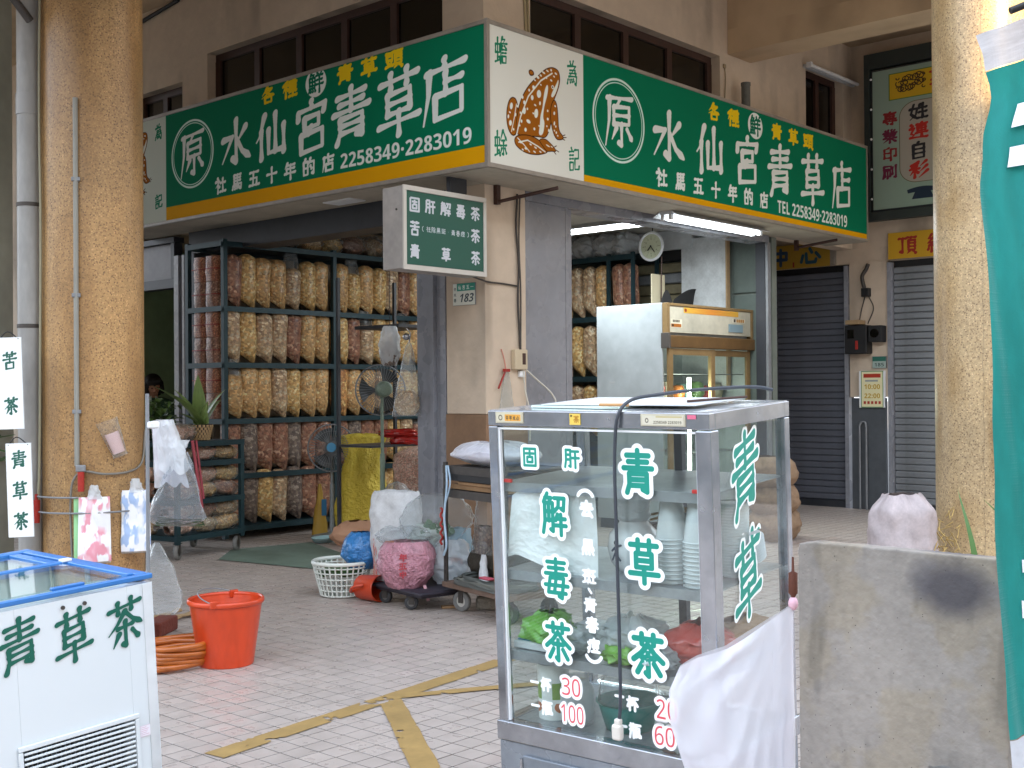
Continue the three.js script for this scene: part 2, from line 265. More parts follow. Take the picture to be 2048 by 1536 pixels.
function toad(c, ox, oy, kx, k) { // printed toad on a 600 x 900 drawing
  const P = (x, y) => [ox + x * kx, oy + (y - 0.2 * (x - 250)) * k];
  const shape = (pts, fill, line) => {
    c.beginPath(); const n = pts.length;
    for (let i = 0; i < n; i++) { const [a, b] = P(...pts[i]), [d, e] = P(...pts[(i + 1) % n]); if (i === 0) c.moveTo((a + d) / 2, (b + e) / 2); else c.quadraticCurveTo(a, b, (a + d) / 2, (b + e) / 2); }
    { const [a, b] = P(...pts[0]), [d, e] = P(...pts[1]); c.quadraticCurveTo(a, b, (a + d) / 2, (b + e) / 2); }
    if (fill) { c.fillStyle = fill; c.fill(); } if (line) { c.strokeStyle = '#3b1d08'; c.lineWidth = line * k; c.stroke(); }
  };
  const br = '#9a5a18', wh = '#dfe3d8';
  shape([[250, 120], [235, 80], [255, 60], [285, 80], [290, 110]], br, 10);
  shape([[70, 330], [30, 380], [10, 500], [20, 620], [60, 700], [110, 690], [130, 560], [120, 360]], br, 10);
  shape([[470, 20], [520, 30], [555, 60], [565, 140], [545, 230], [500, 330], [480, 420], [470, 540], [440, 660], [400, 720], [330, 700], [120, 700], [100, 640], [120, 480], [160, 340], [230, 220], [320, 130], [400, 50]], br, 9);
  shape([[500, 330], [530, 380], [540, 500], [545, 640], [590, 690], [600, 720], [540, 735], [500, 700], [470, 600], [455, 480], [470, 380]], br, 9);
  shape([[90, 720], [130, 690], [240, 690], [330, 730], [390, 780], [430, 830], [420, 860], [330, 880], [220, 870], [130, 820], [90, 770]], br, 9);
  shape([[330, 730], [400, 720], [450, 760], [500, 810], [520, 850], [470, 840], [420, 850], [380, 800]], br, 8);
  c.strokeStyle = wh; c.lineCap = 'round';
  for (const [w, q] of [[16, [[110, 690], [150, 520], [230, 320], [360, 160], [480, 80]]], [11, [[60, 660], [90, 520], [110, 400]]], [14, [[130, 760], [220, 740], [330, 800], [400, 850]]], [12, [[120, 720], [180, 780], [240, 850]]]]) {
    c.lineWidth = w * k; c.beginPath(); q.forEach((p, i) => c[i ? 'lineTo' : 'moveTo'](...P(...p))); c.stroke();
  }
  shape([[425, 190], [440, 210], [428, 300], [395, 400], [378, 520], [400, 560], [380, 690], [330, 690], [348, 590], [352, 500], [378, 420], [385, 330], [402, 240]], wh);
  shape([[478, 265], [530, 170], [548, 125], [548, 190], [510, 290], [482, 320], [465, 305]], wh);
  c.fillStyle = wh;
  for (const [x, y, a, b] of [[300, 400, 12, 9], [350, 380, 9, 20], [220, 440, 8, 12], [280, 480, 9, 9], [200, 640, 12, 20], [290, 630, 10, 14], [340, 600, 9, 9], [160, 560, 9, 16], [150, 480, 8, 12], [190, 380, 12, 20], [240, 260, 9, 14], [285, 230, 14, 20], [360, 110, 12, 10], [430, 60, 14, 9], [500, 110, 10, 8], [470, 150, 12, 10], [100, 500, 8, 18], [80, 640, 8, 12], [30, 520, 8, 20], [45, 480, 9, 9], [150, 760, 14, 10], [170, 830, 10, 8], [250, 780, 12, 8], [300, 810, 14, 8], [350, 850, 12, 7], [470, 800, 12, 6], [440, 640, 8, 16], [420, 600, 7, 10], [515, 600, 7, 12], [500, 640, 7, 9], [535, 690, 8, 8], [340, 290, 22, 40], [270, 330, 14, 26], [310, 480, 20, 46], [230, 560, 22, 18], [190, 460, 14, 34], [170, 330, 12, 18], [240, 180, 10, 24], [330, 130, 16, 14], [390, 80, 18, 10], [470, 50, 9, 12], [520, 80, 14, 10], [60, 420, 14, 34], [50, 580, 14, 28], [120, 420, 9, 12], [140, 600, 9, 12], [300, 160, 10, 8], [430, 450, 8, 12], [430, 530, 10, 14], [500, 470, 9, 18], [500, 570, 8, 22], [520, 660, 8, 12], [510, 400, 9, 9], [200, 820, 12, 10], [290, 850, 14, 8], [430, 790, 22, 7], [360, 200, 9, 7], [420, 130, 8, 8]]) { const [p, q] = P(x, y); c.beginPath(); c.ellipse(p, q, a * kx, b * k, 0.25, 0, 7); c.fill(); }
  { const [p, q] = P(485, 215); c.fillStyle = wh; c.beginPath(); c.arc(p, q, 20 * k, 0, 7); c.fill(); c.fillStyle = '#3b1d08'; c.beginPath(); c.arc(p, q, 9 * k, 0, 7); c.fill(); }
  c.strokeStyle = '#3b1d08'; c.lineWidth = 8 * k; for (const [x, y, a, b] of [[590, 690, 615, 680], [596, 708, 628, 706], [585, 722, 612, 732], [500, 800, 520, 790], [515, 830, 545, 850], [490, 845, 515, 872]]) { c.beginPath(); c.moveTo(...P(x, y)); c.lineTo(...P(a, b)); c.stroke(); }
}
const leftSignTex = canvasTex(2048, 420, (c, w, h) => {
  const S = w / 5.28, lay = { o: -4.8, band: 3.125, ring: [-3.25, 3.6, 0.335, 0.325], fresh: -1.44, yy: 3.965,
    big: [['水', -2.56, 3.6, 0.46, 0.47], ['仙', -2.05, 3.6, 0.46, 0.42], ['宮', -1.5, 3.59, 0.46, 0.46], ['青', -1.0, 3.61, 0.48, 0.47], ['草', -0.44, 3.61, 0.5, 0.54], ['店', 0.06, 3.62, 0.5, 0.5]],
    small: ['社馬五十年的店', -2.8, 0.252, 3.235], tel: ['2258349·2283019', -0.4, 3.222, 1.48], yellow: [['各', -2.09], ['種', -1.79], ['青', -1.07], ['草', -0.78], ['頭', -0.49]] };
  c.fillStyle = '#cbd3c8'; c.fillRect(0, 0, w, h);
  toad(c, (-4.62 + 4.8) * S, 0.14 * S, 0.00108 * S, 0.00076 * S);
  const X = (m) => (m + 4.8) * S, Y = (m) => (4.06 - m) * S;
  brush(c, '為', X(-3.82), Y(3.9), 0.12 * S, 0.16 * S, 0.02 * S, '#1f7a5a'); brush(c, '記', X(-3.82), Y(3.2), 0.12 * S, 0.15 * S, 0.02 * S, '#1f7a5a');
  greenPart(c, S, -3.69, 0.48, 4.06, 3.03, lay);
});
const rightSignTex = canvasTex(2048, 344, (c, w, h) => {
  const S = w / 6.13, lay = { o: -0.48, band: 3.1, ring: [1.09, 3.6, 0.345, 0.335], fresh: 3.26, yy: 3.92,
    big: [['水', 1.81, 3.57, 0.5, 0.47], ['仙', 2.46, 3.57, 0.48, 0.44], ['宮', 3.11, 3.56, 0.47, 0.45], ['青', 3.73, 3.55, 0.48, 0.5], ['草', 4.4, 3.55, 0.5, 0.52], ['店', 5.05, 3.56, 0.48, 0.5]],
    small: ['社馬五十年的店', 1.69, 0.287, 3.215], tel: ['TEL 2258349·2283019', 4.42, 3.19, 1.5], yellow: [['各', 2.53], ['種', 2.86], ['青', 3.67], ['草', 4.0], ['頭', 4.31]] };
  c.fillStyle = '#dcdcd2'; c.fillRect(0, 0, w, h);
  const X = (m) => (m + 0.48) * S, Y = (m) => (4.06 - m) * S;
  toad(c, X(-0.3), Y(3.85), 0.00112 * S, 0.00078 * S);
  for (const [ch, x, y] of [['蟾', -0.34, 3.88], ['蜍', -0.35, 3.2], ['為', 0.48, 3.87], ['記', 0.5, 3.2]]) brush(c, ch, X(x), Y(y), 0.13 * S, 0.2 * S, 0.017 * S, '#1f7a5a');
  greenPart(c, S, 0.62, 5.65, 4.06, 3.03, lay);
});
const smallSignTex = canvasTex(512, 384, (c, w, h) => {
  c.fillStyle = '#0d5244'; c.fillRect(0, 0, w, h);
  [['固', 0], ['肝', 1], ['解', 2], ['毒', 3], ['茶', 4]].forEach(([ch, i]) => gothic(c, ch, 58 + i * 99, 68, 66, 78, 11, '#c9cdd6', 'butt'));
  gothic(c, '苦', 58, 190, 66, 78, 11, '#c9cdd6', 'butt'); gothic(c, '茶', 454, 190, 66, 78, 11, '#c9cdd6', 'butt');
  '（祛除黑斑·青春痘）'.split('').forEach((ch, i) => gothic(c, ch, 112 + i * 32, 190, 27, 32, 3.2, '#c9cdd6', 'butt'));
  gothic(c, '青', 58, 312, 66, 78, 11, '#c9cdd6', 'butt'); gothic(c, '草', 256, 312, 66, 78, 11, '#c9cdd6', 'butt'); gothic(c, '茶', 454, 312, 66, 78, 11, '#c9cdd6', 'butt');
});
// ---------- structure ----------
const floorTopTex = tex(256, (u, v) => { const a = fbm(u, v, 3, 61, 3); const k = 0.95 + 0.1 * (a - 0.45); return [198 * k, 190 * k, 184 * k]; });
struct('ground', boxUV(new THREE.PlaneGeometry(240, 240).rotateX(-Math.PI / 2).translate(0, -0.06, 0)), mat(0x6a6864, 0.95, { map: rep(grime, 0.4), bumpMap: rep(fineBump, 2), bumpScale: 0.004 }));
{ // tiled arcade floor: grout bed and single tiles of 10 cm
  const P = 0.105, floor = struct('floor', span(-8.2, 6.3, -0.05, -0.0016, -7.2, 8.4), mat(0x6d665f, 0.95, { map: rep(grime, 1) }));
  const a = 0.0487, b = 0.048, t = 0.007, pos = [], q = (p, r, s, w) => pos.push(...p, ...r, ...s, ...p, ...s, ...w);
  q([-b, t, b], [b, t, b], [b, t, -b], [-b, t, -b]);
  const c = [[-1, 1], [1, 1], [1, -1], [-1, -1]];
  for (let i = 0; i < 4; i++) { const [x, z] = c[i], [X, Z] = c[(i + 1) % 4]; q([x * a, t - 0.0008, z * a], [X * a, t - 0.0008, Z * a], [X * b, t, Z * b], [x * b, t, z * b]); q([x * a, -0.004, z * a], [X * a, -0.004, Z * a], [X * a, t - 0.0008, Z * a], [x * a, t - 0.0008, z * a]); }
  const tg = new THREE.BufferGeometry(); tg.setAttribute('position', new THREE.Float32BufferAttribute(pos, 3)); tg.computeVertexNormals(); tg.translate(0, -t, 0);
  const variants = []; for (let k = 0; k < 6; k++) { const g = boxUV(tg.clone()), uv = g.attributes.uv, o = [rnd(), rnd()]; for (let i = 0; i < uv.count; i++) uv.setXY(i, uv.getX(i) * 2 + o[0], uv.getY(i) * 2 + o[1]); variants.push(g); }
  const tone = (x = 0, z = 0) => { const k = rr(0.92, 1.03) * (0.97 + 0.1 * pn.noise(x * 0.9, z * 0.9, 3) - 0.1 * Math.max(0, pn.noise(x * 2.3, z * 2.3, 8) - 0.25)), p = rnd() < 0.2 ? rr(0, 0.03) : 0; return new THREE.Color().setRGB(0.86 * k + p, 0.8 * k, 0.765 * k); };
  const mats = []; for (let k = 0; k < 7; k++) mats.push(mat(tone(), 0.62, { map: floorTopTex, roughnessMap: roughTex }));
  const cells = [];
  for (let i = -78; i < 60; i++) for (let j = -68; j < 80; j++) {
    const x = (i + 0.5) * P, z = (j + 0.5) * P, e = V3(x, 0, z).sub(camera.position), d = e.dot(aim), s = e.x * 0.6665 + e.z * 0.7455;
    cells.push([x, z, d > 3.4 && Math.abs(s / d) < 0.45 && !(s / d < -0.29) && !(s / d > -0.02 && d < 9) ? d : 99]);
  }
  cells.sort((p, q2) => p[2] - q2[2]);
  for (const [x, z] of cells.slice(0, 300)) { const o = mesh('tile', variants[Math.floor(rnd() * 6)], mats[Math.floor(rnd() * 7)], floor); o.position.set(x, rr(-0.0006, 0.0006), z); o.rotation.set(rr(-0.004, 0.004), Math.floor(rnd() * 4) * Math.PI / 2, rr(-0.004, 0.004)); }
  const rest = cells.slice(300), im = new THREE.InstancedMesh(variants[0], mat(0xffffff, 0.62, { map: floorTopTex, roughnessMap: roughTex }), rest.length), o = new THREE.Object3D();
  rest.forEach(([x, z], i) => { o.position.set(x, rr(-0.0006, 0.0006), z); o.rotation.set(rr(-0.004, 0.004), Math.floor(rnd() * 4) * Math.PI / 2, rr(-0.004, 0.004)); o.updateMatrix(); im.setMatrixAt(i, o.matrix); im.setColorAt(i, tone(x, z)); });
  im.name = 'tile'; im.userData.kind = 'stuff'; im.castShadow = im.receiveShadow = true; floor.add(im);
  // worn yellow-brown stripes painted over the tiles
  const worn = tex(256, (u, v) => (fbm(u, v, 10, 77, 5) > 0.34 ? 255 : 0), false);
  const sm = mat(0xa88850, 0.9, { map: rep(grime, 2), alphaMap: rep(worn, 1.3), alphaTest: 0.5 });
  const strip = (pts, w0, w1) => { const A = V3(...pts[0]), B = V3(...pts[1]), d = B.clone().sub(A).normalize(), n = V3(-d.z, 0, d.x), L = A.distanceTo(B), g = param((u, v) => { const p = A.clone().lerp(B, v).addScaledVector(n, (u - 0.5) * lerp(w0, w1, v) + 0.006 * pn.noise(v * L * 9, u * 3, w0 * 50)); return [p.x, p.y, p.z]; }, 2, 40); return boxUV(g); };
  mesh('painted_stripe', strip([[-4.08, 0.0036, 2.36], [-1.9, 0.0036, 2.1]], 0.11, 0.1), sm, floor);
  mesh('painted_stripe', strip([[-3.08, 0.0044, 2.27], [-4.25, 0.0044, 3.95]], 0.105, 0.12), sm, floor);
  mesh('painted_stripe', strip([[-3.0, 0.0052, 2.26], [-2.2, 0.0052, 2.72]], 0.07, 0.07), sm, floor);
}
// building over the arcade: slab with a cut corner, upper storey, beams
{
  const s = new THREE.Shape(); s.moveTo(-3.8, 10); s.lineTo(-3.8, -0.75); s.lineTo(-0.5, -4.15); s.lineTo(9, -4.15); s.lineTo(9, 10); s.closePath();
  struct('ceiling', boxUV(flat(new THREE.ExtrudeGeometry(s, { depth: 0.25, bevelEnabled: false }).rotateX(-Math.PI / 2).translate(0, 5.4, 0))), M.ceiling);
  const up = new THREE.Shape(); up.moveTo(-3.8, 10); up.lineTo(-3.8, -0.75); up.lineTo(-0.5, -4.15); up.lineTo(9, -4.15); up.lineTo(9, 10); up.closePath();
  const u = mesh('upper_storey', boxUV(flat(new THREE.ExtrudeGeometry(up, { depth: 6, bevelEnabled: false }).rotateX(-Math.PI / 2).translate(0, 5.652, 0))), M.plaster); u.userData.kind = 'structure';
  struct('beam', span(3.575, 4.01, 4.755, 5.4, 0.003, 4.1), M.ceiling);
  struct('beam', span(-3.75, -0.003, 4.9, 5.4, -0.1, 0.3), M.ceiling);
}
function wallWithHoles(w, h, holes, depth) { const s = new THREE.Shape(); s.moveTo(0, 0); s.lineTo(w, 0); s.lineTo(w, h); s.lineTo(0, h); s.closePath(); for (const [x0, x1, y0, y1] of holes) { const p = new THREE.Path(); p.moveTo(x0, y0); p.lineTo(x0, y1); p.lineTo(x1, y1); p.lineTo(x1, y0); p.closePath(); s.holes.push(p); } return boxUV(flat(new THREE.ExtrudeGeometry(s, { depth, bevelEnabled: false }))); }
function windowBand(parent, W, H, panes, d = 0.1) { // dark brown frame with panes, set back in its opening; local x along the wall
  const fr = [span(0, W, 0, 0.07, -d - 0.05, -d), span(0, W, H - 0.07, H, -d - 0.05, -d)];
  for (let i = 0; i <= panes; i++) { const x = lerp(0.04, W - 0.04, i / panes); fr.push(span(x - 0.04, x + 0.04, 0.07, H - 0.07, -d - 0.045, -d + 0.005)); }
  const w = mesh('window', join(fr), M.brownFrame, parent);
  for (let i = 0; i < panes; i++) { const x0 = lerp(0.04, W - 0.04, i / panes) + 0.042, x1 = lerp(0.04, W - 0.04, (i + 1) / panes) - 0.042; mesh('pane', span(x0, x1, 0.072, H - 0.072, -d - 0.03, -d - 0.02), M.darkGlass, w); }
  return w;
}
{ // left front, above the opening (faces -X): local x runs from z = -9 to z = 0
  const g = new THREE.Group(); g.name = 'wall_left'; g.userData.kind = 'structure'; scene.add(g); g.position.set(0, 0, -9); g.rotation.y = -Math.PI / 2;
  mesh('upper_wall', wallWithHoles(9, 2.37, [[3.9, 4.83, 0.55, 1.52], [5.27, 8.55, 0.55, 1.72]], 0.2).translate(0, 3.03, -0.2), M.plaster, g);
  const a = windowBand(g, 0.93, 0.97, 2); a.position.set(3.9, 3.58, 0); const b = windowBand(g, 3.28, 1.17, 5); b.position.set(5.27, 3.58, 0);
  mesh('header', span(4.9, 8.52, 2.8, 3.028, -0.3, -0.02), M.darkFrame, g);
  mesh('side_wall', span(0, 2.6, 0, 3.028, -0.2, 0), M.plaster, g);
}
{ // right front, above the opening (faces +Z)
  const g = new THREE.Group(); g.name = 'wall_right'; g.userData.kind = 'structure'; scene.add(g);
  mesh('upper_wall', wallWithHoles(6.1, 2.37, [[0.355, 3.23, 0.5, 1.68], [5.0, 5.89, 0.5, 1.94]], 0.2).translate(0.2, 3.03, -0.2), M.plaster, g);
  const a = windowBand(g, 2.875, 1.18, 4); a.position.set(0.555, 3.53, 0); const b = windowBand(g, 0.89, 1.44, 2); b.position.set(5.2, 3.53, 0);
  mesh('header', span(0.52, 4.42, 2.945, 3.028, -0.25, -0.03), M.greyPaint, g);
}
{ // corner pillar between the two openings
  const p = thing('corner_pillar', 'cream plastered corner pillar with brown tiled base between both shop openings', 'pillar');
  mesh('shaft', span(0.0, 0.48, 1.22, 3.03, -0.43, 0.0, 0.008), M.plaster, p); mesh('tiled_base', span(-0.006, 0.486, 0, 1.218, -0.436, 0.006, 0.004), M.brownTile, p);
  const l = thing('shutter_post', 'grey painted steel shutter post left of the corner pillar, behind the white sack', 'post');
  mesh('post', span(0.03, 0.26, 0, 3.0, -0.8, -0.62, 0.004), M.greyPaint, l); mesh('guide_rail', join(span(0.0, 0.05, 0, 3.0, -0.62, -0.58), span(0.0, 0.05, 0, 3.0, -0.5, -0.44), span(0.04, 0.07, 0, 3.0, -0.6, -0.44)), M.greyPaint, l);
  const r = thing('shutter_post', 'wide grey painted steel post right of the corner pillar, beside the fridge', 'post');
  mesh('post', span(0.5, 1.06, 0, 2.97, -0.28, -0.06, 0.004), M.greyPaint, r); mesh('guide_rail', join(span(1.063, 1.1, 0, 2.97, -0.2, -0.06), span(1.063, 1.1, 0, 2.97, -0.3, -0.26), span(1.1, 1.19, 0, 2.97, -0.14, -0.1)), M.greyPaint, r);
  const m = thing('shutter_post', 'slim aluminium post at the right end of the fridge opening', 'post');
  mesh('post', span(4.34, 4.4, 0, 2.94, -0.03, 0), M.alu, m); mesh('guide_rail', span(4.33, 4.4, 0, 2.94, -0.14, -0.032), M.darkFrame, m);
  const q = thing('shutter_post', 'dark post with pale aluminium edge beside the sitting woman', 'post');
  mesh('post', span(0, 0.2, 0, 2.8, -4.15, -3.98, 0.003), M.darkFrame, q); mesh('guide_rail', join(span(-0.01, 0.06, 0, 2.8, -4.33, -4.25), span(0, 0.06, 0, 2.8, -4.2, -4.16)), M.greyPaint, q);
}
// rooms behind the openings
struct('wall_back', span(0.2, 4.7, 0, 3.2, -4.05, -3.95), M.plaster);
struct('shop_ceiling', span(0.2, 4.7, 3.2, 3.29, -4.05, -0.2), mat(0xcfcabd, 0.9, { map: rep(grime, 0.7) }));
struct('wall_end', span(4.6, 4.7, 0, 3.19, -3.94, -0.1), mat(0x8a948c, 0.8, { map: rep(grime, 0.6) }));
struct('alley_wall', span(4.72, 6.3, 0, 3.4, -1.7, -1.6), M.greyPaint);
struct('alley_soffit', span(4.42, 6.3, 3.3, 3.4, -1.6, -0.2), M.ceiling);
struct('neighbour_wall', join(span(0.2, 4, 0, 3.2, -7.1, -7.0), span(4.0, 4.1, 0, 3.2, -7.0, -4.1)), mat(0xa9c79a, 0.8, { map: rep(grime, 0.6) }));
struct('neighbour_ceiling', span(0.2, 4.1, 3.2, 3.3, -7.1, -4.06), M.ceiling);
{ const t = thing('transom_panel', 'pale grey glazed panel above the green doorway, left of the dark post', 'panel'); mesh('panel', span(0.05, 0.06, 2.58, 2.94, -6.3, -4.4), mat(0x9c9aa0, 0.5, { map: rep(grime, 1) }), t); mesh('frame', join(span(0.0, 0.12, 2.48, 2.575, -6.4, -4.34), span(0.0, 0.12, 2.945, 3.0, -6.4, -4.34), span(0.0, 0.1, 2.58, 2.94, -4.4, -4.34)), M.darkFrame, t); }
{ // fittings on the shop's end wall, seen above the fridge
  const s = thing('roller_door', 'tan ribbed roller door at the back of the shop, below the clock', 'roller door'); mesh('box', span(4.5, 4.598, 2.86, 3.0, -2.3, -1.18), M.black, s);
  for (let i = 0; i < 14; i++) mesh('slat', box(0.05, 0.115, 1.0, 4.565, 2.79 - i * 0.122, -1.69, 0.022), i === 1 ? M.alu : mat(0x8d8468, 0.55, { map: rep(grime, 2) }), s);
  const w = struct('wall_beam', span(4.42, 4.6, 2.98, 3.19, -3.9, -1.0), M.whitePaint); w.userData.kind = 'structure';
  const p = thing('wall_panel', 'white streaked sheet panel above the fridge, right of the roller door', 'panel'); mesh('panel', span(4.45, 4.48, 1.4, 3.08, -1.15, -0.58), mat(0xe6eaec, 0.35, { map: rep(grime, 2.5) }), p); mesh('edge_strip', span(4.44, 4.5, 1.4, 3.08, -0.575, -0.555), M.board, p);
  const q = thing('wall_cladding', 'grey green wall sheets with a dark joint right of the white panel', 'panel'); for (const [a, b] of [[1.2, 2.42], [2.45, 3.15]]) mesh('panel', span(4.56, 4.59, a, b, -0.55, -0.12), mat(0x6d7a74, 0.6, { map: rep(grime, 1) }), q);
}
// end wall of the arcade with the neighbours' shutters
struct('arcade_end_wall', join(span(6.3, 6.5, 0, 5.4, -1.7, -1.12), span(6.3, 6.5, 2.86, 5.4, -1.12, 4.2), span(6.28, 6.5, 1.3, 2.858, -0.03, 0.43), span(6.3, 6.5, 0, 2.858, 1.9, 4.2)), M.plaster);
function shutter(label, z0, z1, top, tone) {
  const s = thing('roller_shutter', label, 'roller shutter'), m = mat(tone, 0.5, { map: rep(grime, 1), metalness: 0.3 }), n = Math.floor((top - 0.08) / 0.075);
  for (let i = 0; i < n; i++) { const o = mesh('slat', box(0.035, 0.073, z1 - z0 - 0.06, 0, 0, 0, 0.014), m, s); o.position.set(6.33, 0.12 + i * 0.075, (z0 + z1) / 2); }
  mesh('backing', span(6.36, 6.4, 0, top + 0.02, z0 - 0.02, z1 + 0.02), M.black, s);
  mesh('bottom_rail', span(6.3, 6.36, 0.0, 0.08, z0 + 0.03, z1 - 0.03), M.darkFrame, s);
  mesh('guide_rail', join(span(6.26, 6.34, 0, top, z0 - 0.02, z0 + 0.03), span(6.26, 6.34, 0, top, z1 - 0.03, z1 + 0.02)), M.greyPaint, s);
}
shutter('dark grey roller shutter beside the aluminium post, below the yellow and blue sign', -1.1, -0.06, 2.84, 0x767a86);
shutter('grey roller shutter beside the speckled right column, below the yellow sign with red writing', 0.46, 1.88, 2.84, 0x94989d);
{ const d = thing('pillar_cladding', 'plain grey sheet door panel between both shutters, below the opening hours board', 'panel'); mesh('panel', span(6.25, 6.29, 0, 1.29, 0.0, 0.42, 0.003), mat(0x5b6066, 0.5, { map: rep(grime, 1) }), d);
  const p = thing('drain_pipe', 'two thin metal pipes standing before the grey panel between the shutters', 'pipe'); mesh('pipe', rod([6.2, 0.0, 0.12], [6.2, 0.98, 0.12], 0.012), M.alu, p); mesh('pipe', rod([6.2, 0.0, 0.2], [6.2, 0.96, 0.2], 0.012), M.alu, p); mesh('bend', tube([[6.2, 0.97, 0.12], [6.21, 1.01, 0.14], [6.21, 1.01, 0.18], [6.2, 0.96, 0.2]], 0.012, 12), M.alu, p); }
// columns at the kerb side of the arcade: washed aggregate render
const aggregate = (base, s) => { // chips of stone, one per cell of a repeating grid
  const n = 190, col = (c, k) => { const r = hash(c[0], c[1], s + 5); return r < 0.09 ? [base[0] * 0.62 * k, base[1] * 0.57 * k, base[2] * 0.55 * k] : r < 0.26 ? [base[0] * 0.78 * k, base[1] * 0.74 * k, base[2] * 0.7 * k] : r < 0.42 ? [base[0] * 1.12 * k, base[1] * 1.14 * k, base[2] * 1.18 * k] : base.map((x) => x * k); };
  return tex(1024, (u, v) => {
    const x = u * n, y = v * n, i = Math.floor(x), j = Math.floor(y); let best = 9, bc = [0, 0];
    for (let a = -1; a <= 1; a++) for (let b = -1; b <= 1; b++) { const ci = (i + a + n) % n, cj = (j + b + n) % n, dx = i + a + hash(ci, cj, s) - x, dy = j + b + hash(ci, cj, s + 1) - y, d = dx * dx + dy * dy; if (d < best) { best = d; bc = [ci, cj]; } }
    const k = 0.8 + 0.3 * fbm(u, v, 3, s + 9, 5) + 0.12 * (hash(bc[0], bc[1], s + 3) - 0.5), edge = best < 0.16 ? 1 : 0;
    const stain = clamp((fbm(u * 3, v, 3, s + 20, 5) - 0.5) * 4, 0, 0.7) + 0.5 * clamp((fbm(u, v, 5, s + 40, 5) - 0.58) * 6, 0, 1), c = edge ? col(bc, k) : base.map((q) => q * k * 0.97);
    const seam = Math.abs(u - 0.47 - 0.002 * Math.sin(v * 40)) < 0.0015 ? 0.35 : 0; return mix3(mix3(c, [base[0] * 0.74 * k, base[1] * 0.66 * k, base[2] * 0.5 * k], stain * 0.6), [110, 92, 70], seam);
  });
};
function column(label, x, z, r, base, s, ph) {
  const c = thing('column', label, 'column', [x, 0, z], ph), m = mat(0xffffff, 0.5, { map: aggregate(base, s), clearcoat: 0.5, clearcoatRoughness: 0.3, bumpMap: rep(fineBump, 3, 9), bumpScale: 0.0015 });
  m.map.repeat.set(1, 3.2);
  mesh('shaft', flat(new THREE.CylinderGeometry(r, r, 5.42, 64, 1, true).translate(0, 2.71, 0)), m, c); return c;
}
const colL = column('thick ochre speckled round column at left behind the white freezer', -3.46, 0.34, 0.262, [184, 144, 92], 3, 0.6);
const colR = column('thick pale speckled round column at right beside the teal banner', -0.055, 3.84, 0.258, [200, 172, 128], 33, 2.1);
{ const h = mesh('bolt_hole', join([[0.1, 1.39], [0.155, 1.395], [0.1, 1.56], [0.16, 1.565]].map(([a, y]) => { const t = 3.75 + a * 2.2; return new THREE.SphereGeometry(0.012, 8, 6).scale(1, 1, 0.6).translate(Math.sin(t) * 0.268, y, Math.cos(t) * 0.268).toNonIndexed(); })), mat(0x3a2417, 0.9), colR); h.rotation.y = 1.1; }
// the street's far side: what keeps the low sun off all but the top of the right column
struct('street_block', join(span(-70, 60, -0.06, 9.84, 20, 34)), M.plaster);
struct('roof_wall', span(-70, -6.26, 9.85, 13.6, 20, 20.3), M.plaster);
struct('roof_wall', span(-5.79, 60, 9.85, 13.6, 20, 20.3), M.plaster);
struct('fascia_beam', join(span(-4.7, -3.72, 3.66, 5.64, -1.4, 0.62), span(-4.7, -3.72, 2.95, 5.64, -9, -1.401)), M.plaster);
struct('awning', boxUV(new THREE.BoxGeometry(2.4, 0.03, 1.3).rotateX(0.16).translate(-4.2, 3.8, 1.28).toNonIndexed()), mat(0x5d7a8a, 0.8));
struct('street_block', span(-42, -28, -0.06, 10, -60, 12), M.plaster);
struct('stall_canvas', span(-4.3, -4.24, 0, 2.94, -9, -2.0), mat(0x6d7a78, 0.9));
// ---------- signs and lamps ----------
{
  const l = thing('shop_sign', 'long green sign box with yellow band over the left opening with the shelves', 'sign');
  mesh('housing', span(-0.478, 0.0, 3.032, 4.05, -4.8, -0.004, 0.003), M.signFrame, l);
  { const f = mesh('face', new THREE.PlaneGeometry(5.28, 1.03), mat(0xffffff, 0.8, { map: leftSignTex, clearcoat: 0.001, specularIntensity: 0.12 }), l); f.rotation.y = -Math.PI / 2; f.position.set(-0.492, 3.545, -2.16); }
  mesh('frame', join(span(-0.5, -0.48, 4.045, 4.075, -4.8, 0.5), span(-0.5, -0.48, 3.015, 3.045, -4.8, 0.5), span(-0.5, -0.48, 3.046, 4.044, -4.8, -4.77)), M.signFrame, l);
  mesh('soffit_board', span(-0.47, -0.004, 3.012, 3.03, -4.79, -0.01), M.soffit, l);
  const r = thing('shop_sign', 'long green sign box with toad picture over the right opening with the fridge', 'sign');
  mesh('housing', span(-0.476, 5.65, 3.032, 4.05, 0.004, 0.478, 0.003), M.signFrame, r);
  { const f = mesh('face', new THREE.PlaneGeometry(6.13, 1.03), mat(0xffffff, 0.8, { map: rightSignTex, clearcoat: 0.001, specularIntensity: 0.15 }), r); f.position.set(2.585, 3.545, 0.492); }
  mesh('frame', join(span(-0.47, 5.66, 4.045, 4.075, 0.48, 0.5), span(-0.47, 5.66, 3.015, 3.045, 0.48, 0.5), span(5.64, 5.66, 3.046, 4.044, 0.48, 0.5), span(-0.503, -0.474, 3.012, 4.078, 0.474, 0.503)), M.signFrame, r);
  mesh('soffit_board', span(-0.465, 5.64, 3.012, 3.03, 0.004, 0.47), M.soffit, r);
  mesh('bracket', join(span(0.1, 0.14, 2.86, 3.01, 0.002, 0.04), rod([0.12, 2.88, 0.03], [0.34, 2.965, 0.46], 0.018, 4), span(4.9, 4.94, 2.9, 3.01, 0.002, 0.04), rod([4.92, 2.93, 0.03], [5.0, 2.985, 0.46], 0.016, 4)), M.brownFrame, r);
}
